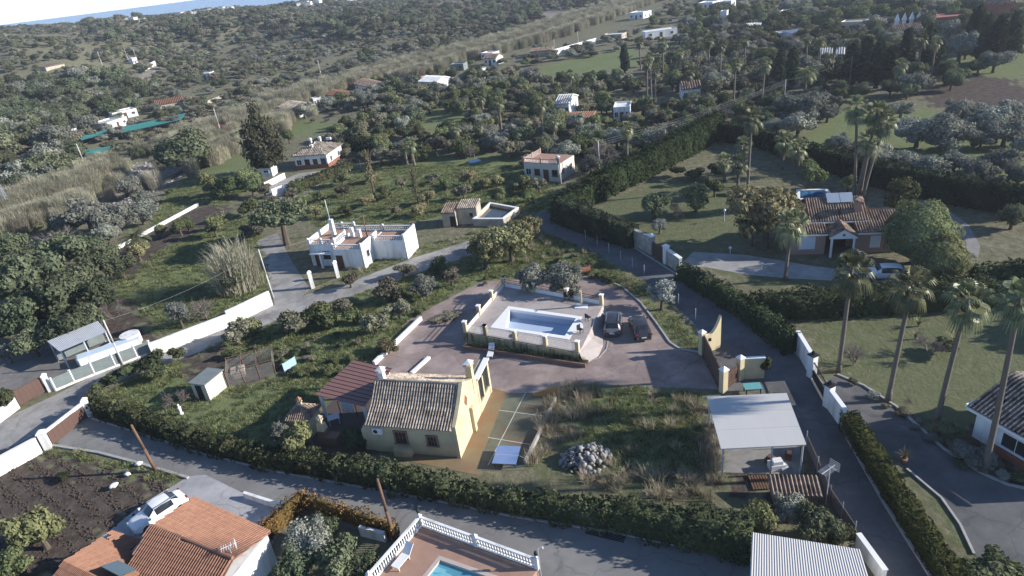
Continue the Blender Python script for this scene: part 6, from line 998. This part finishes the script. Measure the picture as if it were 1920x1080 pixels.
for x, y, s in ((1520,326,58),(1590,345,40),(1305,366,64),(1340,350,40)): tree('citrus', x, y, s, 'dark rounded shrub tree in the villa garden', 'shrub trees in the villa garden', 'garden_tree', ratio=.5)
for x, y, s in ((1268,320,36),(1303,326,38),(1345,322,44)): tree('shrub', x, y, s, 'yellow green rounded shrub under the tall hedge', 'shrubs under the tall hedge', 'shrub', 'shrub', .4, .8, solid=True)
tree('silver', 1240, 552, 66, 'silver leaved olive bush by the lane fence posts', ratio=.5, name='olive_tree'); tree('silver', 1236, 422, 36, 'small silver shrub near the stone entrance', ratio=.5, name='silver_shrub'); tree('dark', 1226, 384, 58, 'dark spreading tree in the villa garden', ratio=.5); tree('bare', 1268, 386, 48, 'reddish bare tree beside the dark spreading tree', ratio=.5, name='bare_tree')
tree('olive', 995, 522, 78, 'grey olive tree behind the pool parapet', ratio=.48, name='olive_tree', zs=.95); tree('olive', 1058, 527, 80, 'grey olive tree next to the driveway bend', ratio=.46, name='olive_tree', zs=.95)
tree('citrus', 556, 822, 76, 'dense green tree beside the oven kiosk at the hedge', ratio=.5); tree('olive', 522, 806, 52, 'grey green bush left of the oven kiosk', ratio=.5); tree('dark', 663, 822, 56, 'dark bush in front of the patio', ratio=.42, name='bush', cat='bush')
for x, y, s, k in ((727,542,64,'scrub'),(792,537,58,'olive'),(747,580,52,'scrub'),(700,606,62,'scrub'),(552,603,64,'scrub'),(600,588,66,'citrus'),(442,625,62,'scrub'),(470,612,52,'citrus'),(655,525,40,'scrub'),(760,505,40,'scrub'),(845,520,46,'scrub'),(820,500,40,'citrus'),(660,590,50,'citrus'),(640,575,40,'scrub')): tree(k, x, y, s, *gl(k, LOOK[k], x, y, s, 51, [(905,468,'yellow green fruit trees'),(838,598,'brush pile'),(700,640,'courtyard border wall'),(500,580,'long white wall'),(450,680,'chicken run'),(690,470,'white terrace house')]), 'orchard_tree', ratio=.4)
tree('fig', 727, 650, 44, 'yellowing bush at the corner of the courtyard wall', ratio=.4, name='bush', cat='bush', zs=.8); tree('silver', 332, 585, 48, 'loose grey tree behind the bright white wall', ratio=.6, name='wall_tree', zs=1.2); tree('bare', 378, 572, 70, 'bare twiggy shrub behind the bright white wall', ratio=.45, name='bare_shrub', cat='shrub'); tree('bare', 328, 742, 60, 'reddish bare bush behind the leafy front hedge', ratio=.45, name='bare_shrub', cat='shrub')
for x, y, s in ((240,695,50),(282,682,60),(335,665,40),(205,715,46),(180,735,40),(300,700,40)): tree('shrub', x, y, s, 'untidy green shrub between the concrete lane and the front hedge', 'shrubs at the lane corner', 'shrub', 'shrub', .42, .9, solid=True)
tree('citrus', 70, 995, 100, 'round green tree on the tilled field', ratio=.34, zs=1.35, name='field_tree'); tree('citrus', 20, 1065, 70, 'second round green tree at the edge of the tilled field', ratio=.4, name='field_tree'); tree('shrub', 120, 893, 34, 'small weed bush on the tilled soil', None, 'weed_bush', 'bush', .4, .7, solid=True)
for x, y, s in ((585,1020,95),(560,1060,80),(630,1050,90),(600,990,70),(690,1060,60)): tree('olive' if x % 2 else 'dark', x, y, s, 'lush mixed garden tree enclosed by the orange creeper', 'garden trees within the orange creeper', 'garden_tree', ratio=.5)
for x, y, s, k in ((1420,965,90,'citrus'),(1480,955,80,'olive'),(1530,985,95,'dark'),(1570,1000,60,'dark'),(1400,985,60,'shrub')): tree(k, x, y, s, 'overgrown tree behind the metal roofed shed', 'overgrown trees behind the metal roofed shed', 'overgrown_tree', ratio=.45, zs=.9)
tree('silver', 12, 660, 44, 'pale flowering tree beside the concrete yard', ratio=.55, name='flowering_tree')
tree('bare', 1605, 658, 72, 'dark bare shrub at the corner of the garden lawn', ratio=.5, name='bare_shrub', cat='shrub', zs=.9); tree('bare', 1745, 640, 60, 'small leafless lawn tree in a round bed', ratio=.6, name='lawn_tree'); tree('shrub', 1770, 648, 50, 'green shrub in the round lawn bed', None, 'shrub', 'shrub', .4, .7, solid=True)
for x, y, s in ((1815,850,60),(1850,860,56),(1775,805,52)): tree('silver' if x > 1800 else 'dark', x, y, s, 'round grey green bush beside the white bungalow wall', 'round bushes by the white bungalow', 'bush', 'bush', .38, .8, solid=True)
tree('shrub', 1870, 1065, 110, 'dark shrub bed at the corner of the garden driveway', None, 'shrub_bed', 'shrub', .3, .5, solid=True); tree('shrub', 1830, 1075, 80, 'dark shrub at the end of the clipped hedge', None, 'shrub', 'shrub', .3, .6, solid=True); tree('shrub', 8, 750, 60, 'bright leafy hedge bush at the white yard wall', None, 'bush', 'bush', .45, 1.0, solid=True)
for x, y in ((1725,600),(1718,622)): o = tag(put('yucca', None, None, P(x, y+14)), None, None) if False else None
V, Fq, va = blades(np.random.default_rng(2), 70, 1.0, 1, .04, 1.0, .15); spike = crown_mesh('spiky_leaves', V, Fq, va, L_fig)
for x, y, s, lab in ((1694,868,.8,'spiky yucca in a terracotta pot beside the garden driveway'),(1722,612,.9,'spiky yellow yucca on the garden lawn'),(1716,636,.7,'small spiky yucca by the lawn bed'),(1500,580,.9,'pale spiky plant at the villa hedge'),(1790,645,1.0,'arching green cycad in the lawn bed')):
    o = T('yucca', lab, 'yucca', P(x, y), x*.1); c_ = put('leaves', spike, o, (0,0,.45 if x == 1694 else .25)); c_.scale = (s, s, s); MB().lathe([(.16,0),(.24,.4),(.27,.45)] if x == 1694 else [(.09,0),(.07,.3)], n=10).build('pot' if x == 1694 else 'stem', terra if x == 1694 else palebark, o)
bpile = T('brush_pile', 'dark pile of cut branches on the path left of the pool', 'brush pile', P(838,598), .3); c_ = put('branches', PROTO['bare'][1], bpile, (0,0,.35)); c_.scale = (2.6, 1.5, .8); c_ = put('cut_leaves', PROTO['scrub'][1], bpile, (0,0,.3)); c_.scale = (2.2, 1.2, .55)
for k, (x, y) in enumerate(((715,660),(750,630))): pass
wall('border_wall', (702,685), (790,600), .5, .3, coping, 'low cream border wall between the plot grass and the courtyard')
# left dense trees
for x, y, s in ((50,520,130),(112,560,110),(150,470,92),(192,490,80),(30,600,104),(120,622,92),(60,645,70),(175,560,90),(90,480,84),(15,465,84),(168,602,70),(345,288,98),(225,500,60),(60,580,80),(10,540,90),(140,530,90)): tree('dark', x, y, s, *gl('dark', 'dark evergreen tree', x, y, s, 88, [(120,650,'corrugated lean-to shelter'),(90,440,'bare grey thicket'),(235,520,'sunny lawn edge'),(15,650,'pale flowering tree'),(300,320,'stream bed')]), 'evergreen_tree', ratio=.4)
for x, y, s in ((160,402,90),(215,412,80),(262,398,64),(120,420,60),(245,352,54),(270,372,48),(380,282,60),(200,440,56)): tree('olive', x, y, s, 'grey green wild olive between the reeds and the field wall', 'wild olives by the reeds', 'wild_olive', ratio=.38)
tree('bare', 110, 445, 110, 'wide thicket of bare grey branches by the reeds', ratio=.36, name='bare_thicket', cat='thicket', zs=.7); tree('bare', 205, 575, 50, 'slender bare tree on the brown soil', ratio=.6, name='bare_tree', zs=1.2)
palm(253, 448, 60, (250,480), 'short feather palm growing at the field wall', None, 'feather', 0, .22, name='feather_palm'); tree('fig', 256, 470, 46, 'yellowish shrub below the short feather palm', ratio=.45, name='shrub', cat='shrub')
for x, y, s in ((335,425,36),(400,425,42),(300,430,30),(420,350,50),(395,345,50),(455,335,50),(470,345,44),(540,255,30),(470,385,40),(350,420,30)): tree('citrus', x, y, s, 'round fruit tree between the stream and the bungalow', 'fruit trees near the stream', 'fruit_tree', ratio=.5)
# orchard in front of the bungalow
for k, (x, y) in enumerate(((600,372),(640,360),(688,380),(722,362),(752,347),(800,372),(835,350),(868,364),(905,348),(935,372),(962,352),(590,398),(648,398),(742,398),(786,396),(850,388),(548,368),(700,335),(640,338),(810,338),(880,335),(990,372),(1010,350),(930,342),(985,345))): tree(('citrus', 'scrub', 'fig')[k % 3], x, y-4, 26+(k*7) % 13, *gl('c', 'orchard ' + LOOK[('citrus', 'scrub', 'fig')[k % 3]], x, y, 26+(k*7) % 13, 32, [(600,330,'clipped bungalow hedge'),(690,330,'young tiered conifer'),(780,340,'slim young conifer'),(860,400,'pump house'),(1000,330,'pale yellow house'),(640,420,'white terrace house'),(890,303,'pale blue tarpaulin')]), 'orchard_tree', ratio=.42)
tree('young', 690, 312, 36, 'young tiered conifer standing in the orchard', ratio=1.1, name='young_conifer', zs=1.7); tree('young', 776, 338, 24, 'slim young conifer in the orchard', ratio=1.2, name='young_conifer', zs=1.8)
tree('bare', 880, 278, 34, 'round pinkish leafless tree near the caravan', ratio=.7, name='bare_tree'); tree('bare', 1135, 275, 70, 'large bare grey tree beside the tall hedge', ratio=.5, name='bare_tree'); tree('olive', 1232, 258, 62, 'round grey olive above the tall hedge', ratio=.5, name='olive_tree'); tree('bare', 1342, 210, 78, 'wide purplish bare tree at the end of the tall hedge', ratio=.42, name='bare_tree')
for x, y, s, lab in ((1171,112,17,'slim dark cypress at the edge of the green field'),(1463,125,20,'left of two tall dark cypresses beside the date palm'),(1486,130,24,'broader of two tall dark cypresses beside the date palm')): tree('cypress', x, y, s*3.0, lab, ratio=.5, name='cypress_tree')
for x, y, s in ((1598,125,80),(1622,118,84),(1648,122,84),(1668,130,74),(1740,95,80),(1830,60,80),(1845,75,80),(1700,95,70),(1870,80,80),(1760,110,60),(1900,70,80)): tree('cypress', x, y, s*1.05, *gl('c', 'dark belt conifer', x, y, s, 79, [(1640,150,'far road'),(1770,55,'red pinnacled building'),(1802,85,'big pale grey olive'),(1880,40,'two storey brick house')]), 'conifer', ratio=.48)
tree('olive', 1802, 85, 72, 'big pale grey olive among the dark conifers', ratio=.5, name='olive_tree')
for x, y, s in ((1500,202,72),(1497,232,66),(1552,212,46),(1448,240,40),(1570,268,46),(1770,250,88),(1722,250,70),(1850,222,70),(1900,215,70),(1885,250,66),(1800,208,60),(1840,262,50),(1645,295,60),(1700,305,60),(1745,312,64),(1790,305,56),(1835,318,60),(1880,300,66),(1910,330,60),(1690,205,44),(1860,345,50),(1600,285,50),(1930,270,60),(1810,335,44),(1760,335,40)): tree('olive', x, y, s*1.18, *gl('olive', 'grey grove olive tree', x, y, s, 58, [(1625,300,'four tall palms'),(1850,180,'ploughed brown ground'),(1700,345,'tall dark grove hedge'),(1480,215,'white pole'),(1650,170,'far road'),(1900,380,'end of the tall dark hedge')]), 'olive_tree', ratio=.36, zs=.9)
for x, y, s in ((1785,150,44),(1670,165,40),(1702,170,36),(1900,405,60),(1740,110,30)): tree('dark', x, y, s, 'dark round bush beside the far road and ploughed ground', 'dark bushes near the far road', 'bush', 'bush', ratio=.45)
for x, y, s in ((1640,742,24),(1600,715,22),(1690,772,26),(1715,800,22),(1745,822,24),(1800,868,30),(1880,890,34),(1905,895,30),(1840,880,26),(1660,760,18)): tree(('shrub','scrub','silver')[x % 3], x, y, s, 'low clipped plant in the earth bed along the garden driveway', 'plants in the driveway bed', 'bed_plant', 'plant', .35, .7, solid=True)
for x, y, D_, lab in ((49,33,7.5,'broad dark evergreen standing past the end of the white bungalow'),(54,27,7,'dark evergreen beside the garden driveway past the white bungalow'),(60,50,7,'tall evergreen at the far side of the garden lawn'),(63,57,7.5,'broad evergreen where the lawn meets the villa hedge')): tree('dark', 0, 0, 0, lab, None, 'evergreen_tree', 'tree', .5, 1.1, True, (x, y, 0), D_)
# palms
for c_, b_, w_, lab in (((1485,418),(1472,525),76,'tall thin fan palm on the villa driveway island'),((1597,505),(1572,697),92,'tall fan palm beside the dark bare shrub on the lawn'),((1710,535),(1665,752),96,'tall fan palm at the edge of the garden driveway bed'),((1815,562),(1756,792),100,'tall fan palm between the lawn bed and the white bungalow'),((1912,560),(1845,884),100,'tall fan palm leaning past the white bungalow wall'),((1410,222),(1402,352),48,'slender fan palm at the far end of the villa garden')): palm(c_[0], c_[1], w_, b_, lab, skirt=.5, rad=.19)
for c_, b_ in (((1606,200),(1600,372)),((1645,210),(1612,372)),((1662,225),(1618,374)),((1632,262),(1606,374))): palm(c_[0], c_[1], 56, b_, 'tall fan palm in the cluster of four rising behind the villa', 'cluster of tall palms', skirt=.7, rad=.2)
for x, y, w_, h in ((1385,305,46,4),(1392,270,40,5),(1470,262,46,5),(1500,276,46,4.5),(1360,300,36,3.5)): palm(x, y, w_, None, 'stout fan palm against the tall hedge in the villa garden', 'stout palms in the villa garden', skirt=.5, rad=.22, height=h)
for x, y, w_, h in ((903,182,26,5),(934,192,28,7),(1014,195,32,9),(1036,228,28,5),(1174,240,34,9),(850,240,28,6),(895,235,26,5),(770,268,32,5),(985,225,26,5),(758,275,24,4),(1068,138,20,6),(1110,140,22,6)): palm(x, y, w_, None, 'shaggy fan palm in the gardens beyond the orchard', 'shaggy palms beyond the orchard', skirt=1.3, rad=.24, height=h)
for x, y, w_, h in ((1220,105,22,12),(1212,118,22,11),(1243,80,26,11),(1228,135,20,8),(1290,135,30,7),(1330,75,26,10),(1352,85,24,10),(1378,118,26,10),(1432,118,30,10),(1398,75,20,8),(1515,75,20,8),(1540,78,24,8),(1565,82,24,8),(1590,80,24,8),(1615,84,24,8),(1640,84,24,8),(1662,86,24,8),(1730,72,30,9),(1757,78,28,9),(1690,122,34,6),(1300,85,22,9),(1275,100,22,9),(1200,78,20,9),(1258,95,22,8)): palm(x, y, w_, None, 'fan palm in the far palm belt', 'palms in the far belt', 'fan' if x < 1500 or x > 1680 else 'feather', .8, .22, height=h)
palm(1512, 138, 46, (1508,185), 'date palm with orange fruit stalks beside the two cypresses', None, 'feather', 0, .3, name='date_palm')
palm(72, 275, 26, (78,295), 'lone shaggy palm at the dark trees near the white shack', None, 'fan', 1.3, .25); palm(222, 95, 20, (228,118), 'thin palm on the hill by the white poles', None, 'fan', 1.0, .2); palm(198, 90, 20, (203,108), 'second thin palm on the hill by the white poles', None, 'fan', 1.0, .2); palm(68, 128, 18, None, 'palm at the hillside trees', None, 'fan', 1.0, .2, height=7)
# ================================================================ automatic planting in zones
def clear(x, y, r):
    for a, b, c in NOTREE:
        if (x-a)**2+(y-b)**2 < (c+r)**2: return False
    return True
def zone(poly, spacing, rmax, seed, excl=()):
    rng = np.random.default_rng(seed); X, Y = np.meshgrid(np.arange(-420, 330, spacing), np.arange(40, rmax, spacing)); x = (X+rng.uniform(-.45, .45, X.shape)*spacing).ravel(); y = (Y+rng.uniform(-.45, .45, X.shape)*spacing).ravel()
    z = H(x, y); px, py = project(x, y, z+1.5); ok = inpoly(px, py, poly)
    for e in list(excl)+GRASS[3:8]+[SOIL[3]]: ok &= ~inpoly(px, py, e)
    k = [i for i in np.nonzero(ok)[0] if clear(x[i], y[i], .6)]; rng.shuffle(k); return x[k], y[k], z[k]
def fill(poly, spacing, rmax, seed, kinds, dia, label, group, name, cap=150):
    x, y, z = zone(poly, spacing, rmax, seed); rng = np.random.default_rng(seed+1)
    idx = list(range(len(x))); idx.sort(key=lambda i: x[i]**2+y[i]**2)
    for i in idx[:cap]:
        k = kinds[int(rng.integers(len(kinds)))]; D = rng.uniform(*dia); t_ = (D-dia[0])/(dia[1]-dia[0]); lm_ = min(LM, key=lambda q: (q[0]-x[i])**2+(q[1]-y[i])**2)[2]; tree(k, 0, 0, 0, '%s %s growing near the %s' % ('small' if t_ < .33 else 'medium' if t_ < .66 else 'large', LOOK[k], lm_), '%s %ss near the %s' % ('small' if t_ < .33 else 'medium' if t_ < .66 else 'large', LOOK[k], lm_), name, 'tree', .4, .95, True, (x[i], y[i], z[i]), D)
fill([(640,232),(700,202),(780,182),(900,172),(1000,167),(1100,172),(1150,200),(1250,190),(1330,190),(1340,240),(1200,300),(1080,330),(960,292),(780,292),(660,300),(620,262)], 4.7, 330, 11, ('citrus','dark','citrus','olive','scrub'), (3.2, 6.0), 'orchard tree in the citrus groves beyond the caravan', 'trees of the citrus groves', 'grove_tree', 240)
fill([(560,216),(640,176),(700,152),(850,142),(960,132),(1100,152),(1250,122),(1280,62),(1500,42),(1690,62),(1690,112),(1350,182),(1100,167),(900,172),(700,197)], 6.6, 420, 12, ('citrus','olive','dark','scrub'), (4, 7.5), 'tree in the far gardens before the palm belt', 'trees of the far gardens', 'far_tree', 240)
fill([(1280,60),(1300,20),(1500,10),(1700,8),(1920,0),(1920,60),(1700,70),(1500,48)], 8, 420, 13, ('dark','olive','citrus'), (5, 9), 'tree on the far plain at the top of the valley', 'trees of the far plain', 'plain_tree', 170)
fill([(1285,112),(1500,100),(1700,112),(1690,150),(1560,195),(1450,235),(1350,235),(1285,200)], 4.8, 300, 17, ('dark','citrus','olive','dark'), (3, 6), '', 'trees around the palm belt', 'belt_tree', 140)
fill([(1700,100),(1780,95),(1920,55),(1920,125),(1850,135),(1720,165)], 6.5, 300, 18, ('dark','olive','dark'), (4, 7), '', '', 'rise_tree', 45)
fill([(420,300),(470,285),(560,345),(490,440),(380,420),(300,460),(260,470)], 6.5, 230, 14, ('citrus','scrub'), (2.2, 4.0), 'fruit tree in the rough field near the stream', 'trees in the rough field', 'field_tree', 14)
fill([(1280,340),(1400,330),(1440,460),(1300,470)], 9, 140, 15, ('shrub','citrus'), (1.5, 2.6), 'low rounded shrub tree on the villa lawn', 'shrubs on the villa lawn', 'lawn_shrub', 10)
# hillside scrub and wood: a mass nobody could count
def mass(name, poly, spacing, rmax, seed, kinds, dia, label, smin=None, zs=(.7, 1.0)):
    rng = np.random.default_rng(seed); X, Y = np.meshgrid(np.arange(-900, 700, spacing), np.arange(60, rmax, spacing)); x = (X+rng.uniform(-.5, .5, X.shape)*spacing).ravel(); y = (Y+rng.uniform(-.5, .5, X.shape)*spacing).ravel(); z = H(x, y); s = river_s(x, y); px, py = project(x, y, z+1)
    ok = (px > -150) & (px < 2070) & (py < 1000)
    if poly is not None: ok &= inpoly(px, py, poly)
    if smin is not None: ok &= (s > smin)
    for e in GRASS[3:8]+PALE: ok &= ~inpoly(px, py, e)
    dens = und(x*2.3+40, y*2.1)*.5+.5; ok &= rng.uniform(size=len(x)) < .28+.7*dens
    k = np.array([i for i in np.nonzero(ok)[0] if clear(x[i], y[i], .8)], int); ms = [m for kd in kinds for m in PROTO[kd]]; D = rng.uniform(dia[0], dia[1], len(k))*(.75+.5*dens[k]); q = rng.uniform(zs[0], zs[1], len(k))
    scatter(name, np.column_stack([x[k], y[k], z[k]+D*.36*q]), np.column_stack([D/2, D/2, D/2*q]), rng.uniform(0, 6.28, len(k)), rng.integers(0, len(ms), len(k)), ms, label, 'woodland'); print(name, len(k))
mass('hillside_scrub', None, 5.2, 950, 21, ('scrub','dark','olive','scrub'), (2.2, 6.0), 'grey green scrub covering the hillside beyond the reeds', 16)
mass('hillside_wood', [(-150,160),(100,150),(260,150),(290,200),(200,240),(140,300),(90,360),(-150,420)], 7.0, 420, 22, ('dark','dark','olive'), (7, 11), 'dark tree canopy on the near hillside', 14, (.8, 1.0))
mass('ridge_wood', [(150,45),(420,30),(700,20),(1000,-10),(1100,10),(1000,60),(700,70),(400,85),(200,80)], 11, 950, 23, ('dark','scrub'), (7, 12), 'dark woods along the far ridge', 30)
mass('plain_scrub', [(560,215),(640,176),(860,120),(1010,90),(1200,60),(1280,-40),(2000,-60),(2000,60),(1700,75),(1500,60),(1280,110),(1100,160),(900,170),(700,200)], 7.5, 900, 24, ('scrub','citrus','olive'), (2.5, 5.5), 'low scrub and groves across the far plain')
mass('bank_scrub', [(160,395),(300,300),(430,230),(560,190),(620,180),(640,235),(560,250),(470,290),(430,330),(300,400),(220,460),(120,470),(0,480),(0,430)], 4.5, 330, 25, ('scrub','olive','shrub'), (1.6, 3.6), 'scrubby bushes along the stream bank')
mass('garden_undergrowth', [(620,262),(700,202),(900,172),(1100,172),(1330,190),(1340,240),(1200,300),(1080,330),(1040,345),(960,292),(780,292),(660,300)], 3.0, 330, 26, ('shrub','scrub','citrus'), (.9, 2.2), 'low undergrowth among the groves')
mass('belt_undergrowth', [(1290,90),(1500,80),(1720,70),(1920,40),(1920,100),(1760,130),(1640,165),(1560,205),(1480,260),(1350,250),(1285,200)], 3.4, 330, 27, ('shrub','dark','scrub'), (1.2, 3.0), 'dark undergrowth below the palm belt')
mass('grove_undergrowth', [(1440,250),(1560,190),(1700,215),(1920,190),(1920,380),(1700,330),(1540,295)], 3.6, 200, 28, ('olive','shrub','scrub'), (.8, 1.9), 'low scrub between the olive trees')
mass('plot_weeds', [(400,655),(560,592),(660,560),(880,482),(1010,434),(1110,474),(1215,560),(1180,535),(1100,512),(940,518),(850,542),(770,590),(690,675),(600,740),(500,700)], 1.35, 130, 29, ('shrub','scrub','citrus'), (.5, 1.8), 'green weeds and low bushes overgrowing the plot')
mass('vacant_plot_weeds', [(1060,725),(1300,738),(1335,870),(1300,930),(1080,895),(1010,880)], 1.0, 70, 30, ('shrub','scrub','citrus'), (.25, .8), 'knee high green weeds on the vacant plot')
# reeds along the stream
rng = np.random.default_rng(31); t = rng.uniform(0, 1, 7600); seg = rng.integers(1, 8, 7600); a = RIVER[seg]; b = RIVER[seg+1]; lat = rng.normal(0, 1, 7600); d = (b-a)/np.linalg.norm(b-a, axis=1, keepdims=True); wid = np.where(seg > 3, 8, 6); w_ = np.where(lat > 0, 4+np.abs(lat)*wid, -(4+np.abs(lat)*4)); xy = a+(b-a)*t[:, None]+np.column_stack([-d[:, 1], d[:, 0]])*w_[:, None]
z = H(xy[:, 0], xy[:, 1]); px, py = project(xy[:, 0], xy[:, 1], z+1); ok = (px > -100) & (px < 1500) & (py < 520)
gap = inpoly(px, py, [(150,405),(195,345),(235,290),(330,285),(335,350),(270,395),(215,430)]); ok &= ~gap | (rng.uniform(size=len(t)) < .03); k = np.array([i for i in np.nonzero(ok)[0] if clear(xy[i, 0], xy[i, 1], .3)], int); Hh = rng.uniform(2.6, 5.2, len(k)); scatter('reed_bed', np.column_stack([xy[k], z[k]+Hh*.48]), np.column_stack([Hh*.42, Hh*.42, Hh*.5]), rng.uniform(0, 6.28, len(k)), rng.integers(0, 3, len(k)), PROTO['cane'], 'pale giant reeds lining the stream', 'reeds'); print('reeds', len(k))
# grass
def tuft(rng, mat, n, h, wd): V, Fq, va = blades(rng, n, h, 1, wd, .9, .42, 2); return crown_mesh('tuft', V, Fq, va, mat)
r_ = np.random.default_rng(41); gt = [tuft(r_, L_grass, 46, .30, .03) for _ in range(4)]; dt = [tuft(r_, L_drygrass, 70, .95, .018) for _ in range(3)]
def strew(name, polys, spacing, meshes, scale, label, seed, zs=(.6, 1.3), excl=()):
    rng = np.random.default_rng(seed); X, Y = np.meshgrid(np.arange(-75, 75, spacing), np.arange(24, 150, spacing)); x = (X+rng.uniform(-.6, .6, X.shape)*spacing).ravel(); y = (Y+rng.uniform(-.6, .6, X.shape)*spacing).ravel(); px, py = project(x, y, np.zeros_like(x)); ok = np.zeros(len(x), bool)
    for p in polys: ok |= inpoly(px, py, p)
    for p in excl: ok &= ~inpoly(px, py, p)
    nz = und(x*14, y*13)*.5+.5; ok &= rng.uniform(size=len(x)) < .25+.9*nz; k = np.nonzero(ok)[0]; s = rng.uniform(.7, 1.3, len(k))*scale; scatter(name, np.column_stack([x[k], y[k], np.zeros(len(k))]), np.column_stack([s, s, s*rng.uniform(zs[0], zs[1], len(k))]), rng.uniform(0, 6.28, len(k)), rng.integers(0, len(meshes), len(k)), meshes, label, 'grass'); print(name, len(k))
PAVED = [[(690,690),(745,640),(765,600),(840,560),(905,527),(1080,520),(1165,538),(1228,604),(1275,657),(1313,664),(1348,730),(760,720)],[(575,800),(705,695),(760,715),(706,850),(600,862)]]
strew('meadow_grass', [GRASS[0], GRASS[1], GRASS[2], GRASS[3], GRASS[8], GRASS[12]], .62, gt, 1.0, 'green grass of the plot and orchards', 51, excl=PAVED+SOIL)
strew('dry_grass', [[(985,888),(1045,722),(1110,730),(1100,790),(1030,870)],[(1060,895),(1200,885),(1340,900),(1350,945),(1180,930)],[(1300,760),(1345,760),(1350,900),(1320,900)]], .62, dt, 1.0, 'tall dry grass on the weedy vacant plot', 52, (.5, 1.3))
strew('lane_verge_grass', [[(640,500),(870,440),(985,398),(1000,405),(870,452),(640,530)],[(885,468),(1010,432),(1110,470),(1240,560),(1200,555),(1090,518)],[(1110,722),(1340,740),(1338,880),(1060,880),(1100,790)],[(1110,722),(1340,740),(1338,880),(1060,880)]], .7, dt[:1]+gt+gt, .8, 'weedy verge grass by the lanes', 53)

# boulders of the stream bed
rng = np.random.default_rng(91); x = rng.uniform(-125, -60, 30000); y = rng.uniform(115, 200, 30000); z = H(x, y); px, py = project(x, y, z); ok = (inpoly(px, py, PALE[0]) | (np.abs(river_s(x, y)) < 6)) & (rng.uniform(size=len(x)) < .35) & (np.abs(river_s(x, y)) > 1.8); k = np.nonzero(ok)[0]; s = .08+.42*rng.uniform(size=len(k))**4
scatter('stream_boulders', np.column_stack([x[k], y[k], z[k]]), np.column_stack([s, s, s]), rng.uniform(0, 6.28, len(k)), rng.integers(0, 5, len(k)), rk, 'pale boulders and shingle in the stream bed', 'stones'); print('boulders', len(k))
# clods on the tilled field
cl_ = []
for k in range(3):
    iv, if_ = ico(1); cl_.append(mesh_np('clod', iv*(1+np.random.default_rng(k).normal(0, .2, (len(iv), 1)))*[1, .8, .6], if_, np.full(len(iv), .5), M('clod_soil', (.075,.058,.047), (.05,.038,.03), 3, .95)))
rng = np.random.default_rng(77); x = rng.uniform(-55, -20, 26000); y = rng.uniform(28, 52, 26000); px, py = project(x, y, 0*x); fur = .5+.5*np.sin((x*.62+y*.78)*4.2+.6*np.sin(x*.5)); ok = inpoly(px, py, SOIL[0]) & (rng.uniform(size=len(x)) < fur**2); k = np.nonzero(ok)[0]; s = .05+.11*rng.uniform(size=len(k))**2
scatter('soil_clods', np.column_stack([x[k], y[k], s*.2]), np.column_stack([s, s, s]), rng.uniform(0, 6.28, len(k)), rng.integers(0, 3, len(k)), cl_, 'turned brown clods in furrows on the tilled field', 'soil'); print('clods', len(k))
# ================================================================ air
hm = bpy.data.materials.new('haze'); hm.use_nodes = True; nt = hm.node_tree; nt.nodes.remove(nt.nodes['Principled BSDF']); pv = nn(nt, 'ShaderNodeVolumePrincipled'); pv.inputs['Color'].default_value = (.86,.91,1,1); pv.inputs['Density'].default_value = .00021; pv.inputs['Anisotropy'].default_value = .2; nt.links.new(pv.outputs[0], nt.nodes['Material Output'].inputs['Volume'])
hz_ = MB().box(-3050, 3050, -3050, 3050, -80, 75).build('haze', hm); hz_['kind'] = 'stuff'; hz_['label'] = 'thin pale haze in the air over the valley'; hz_['category'] = 'haze'
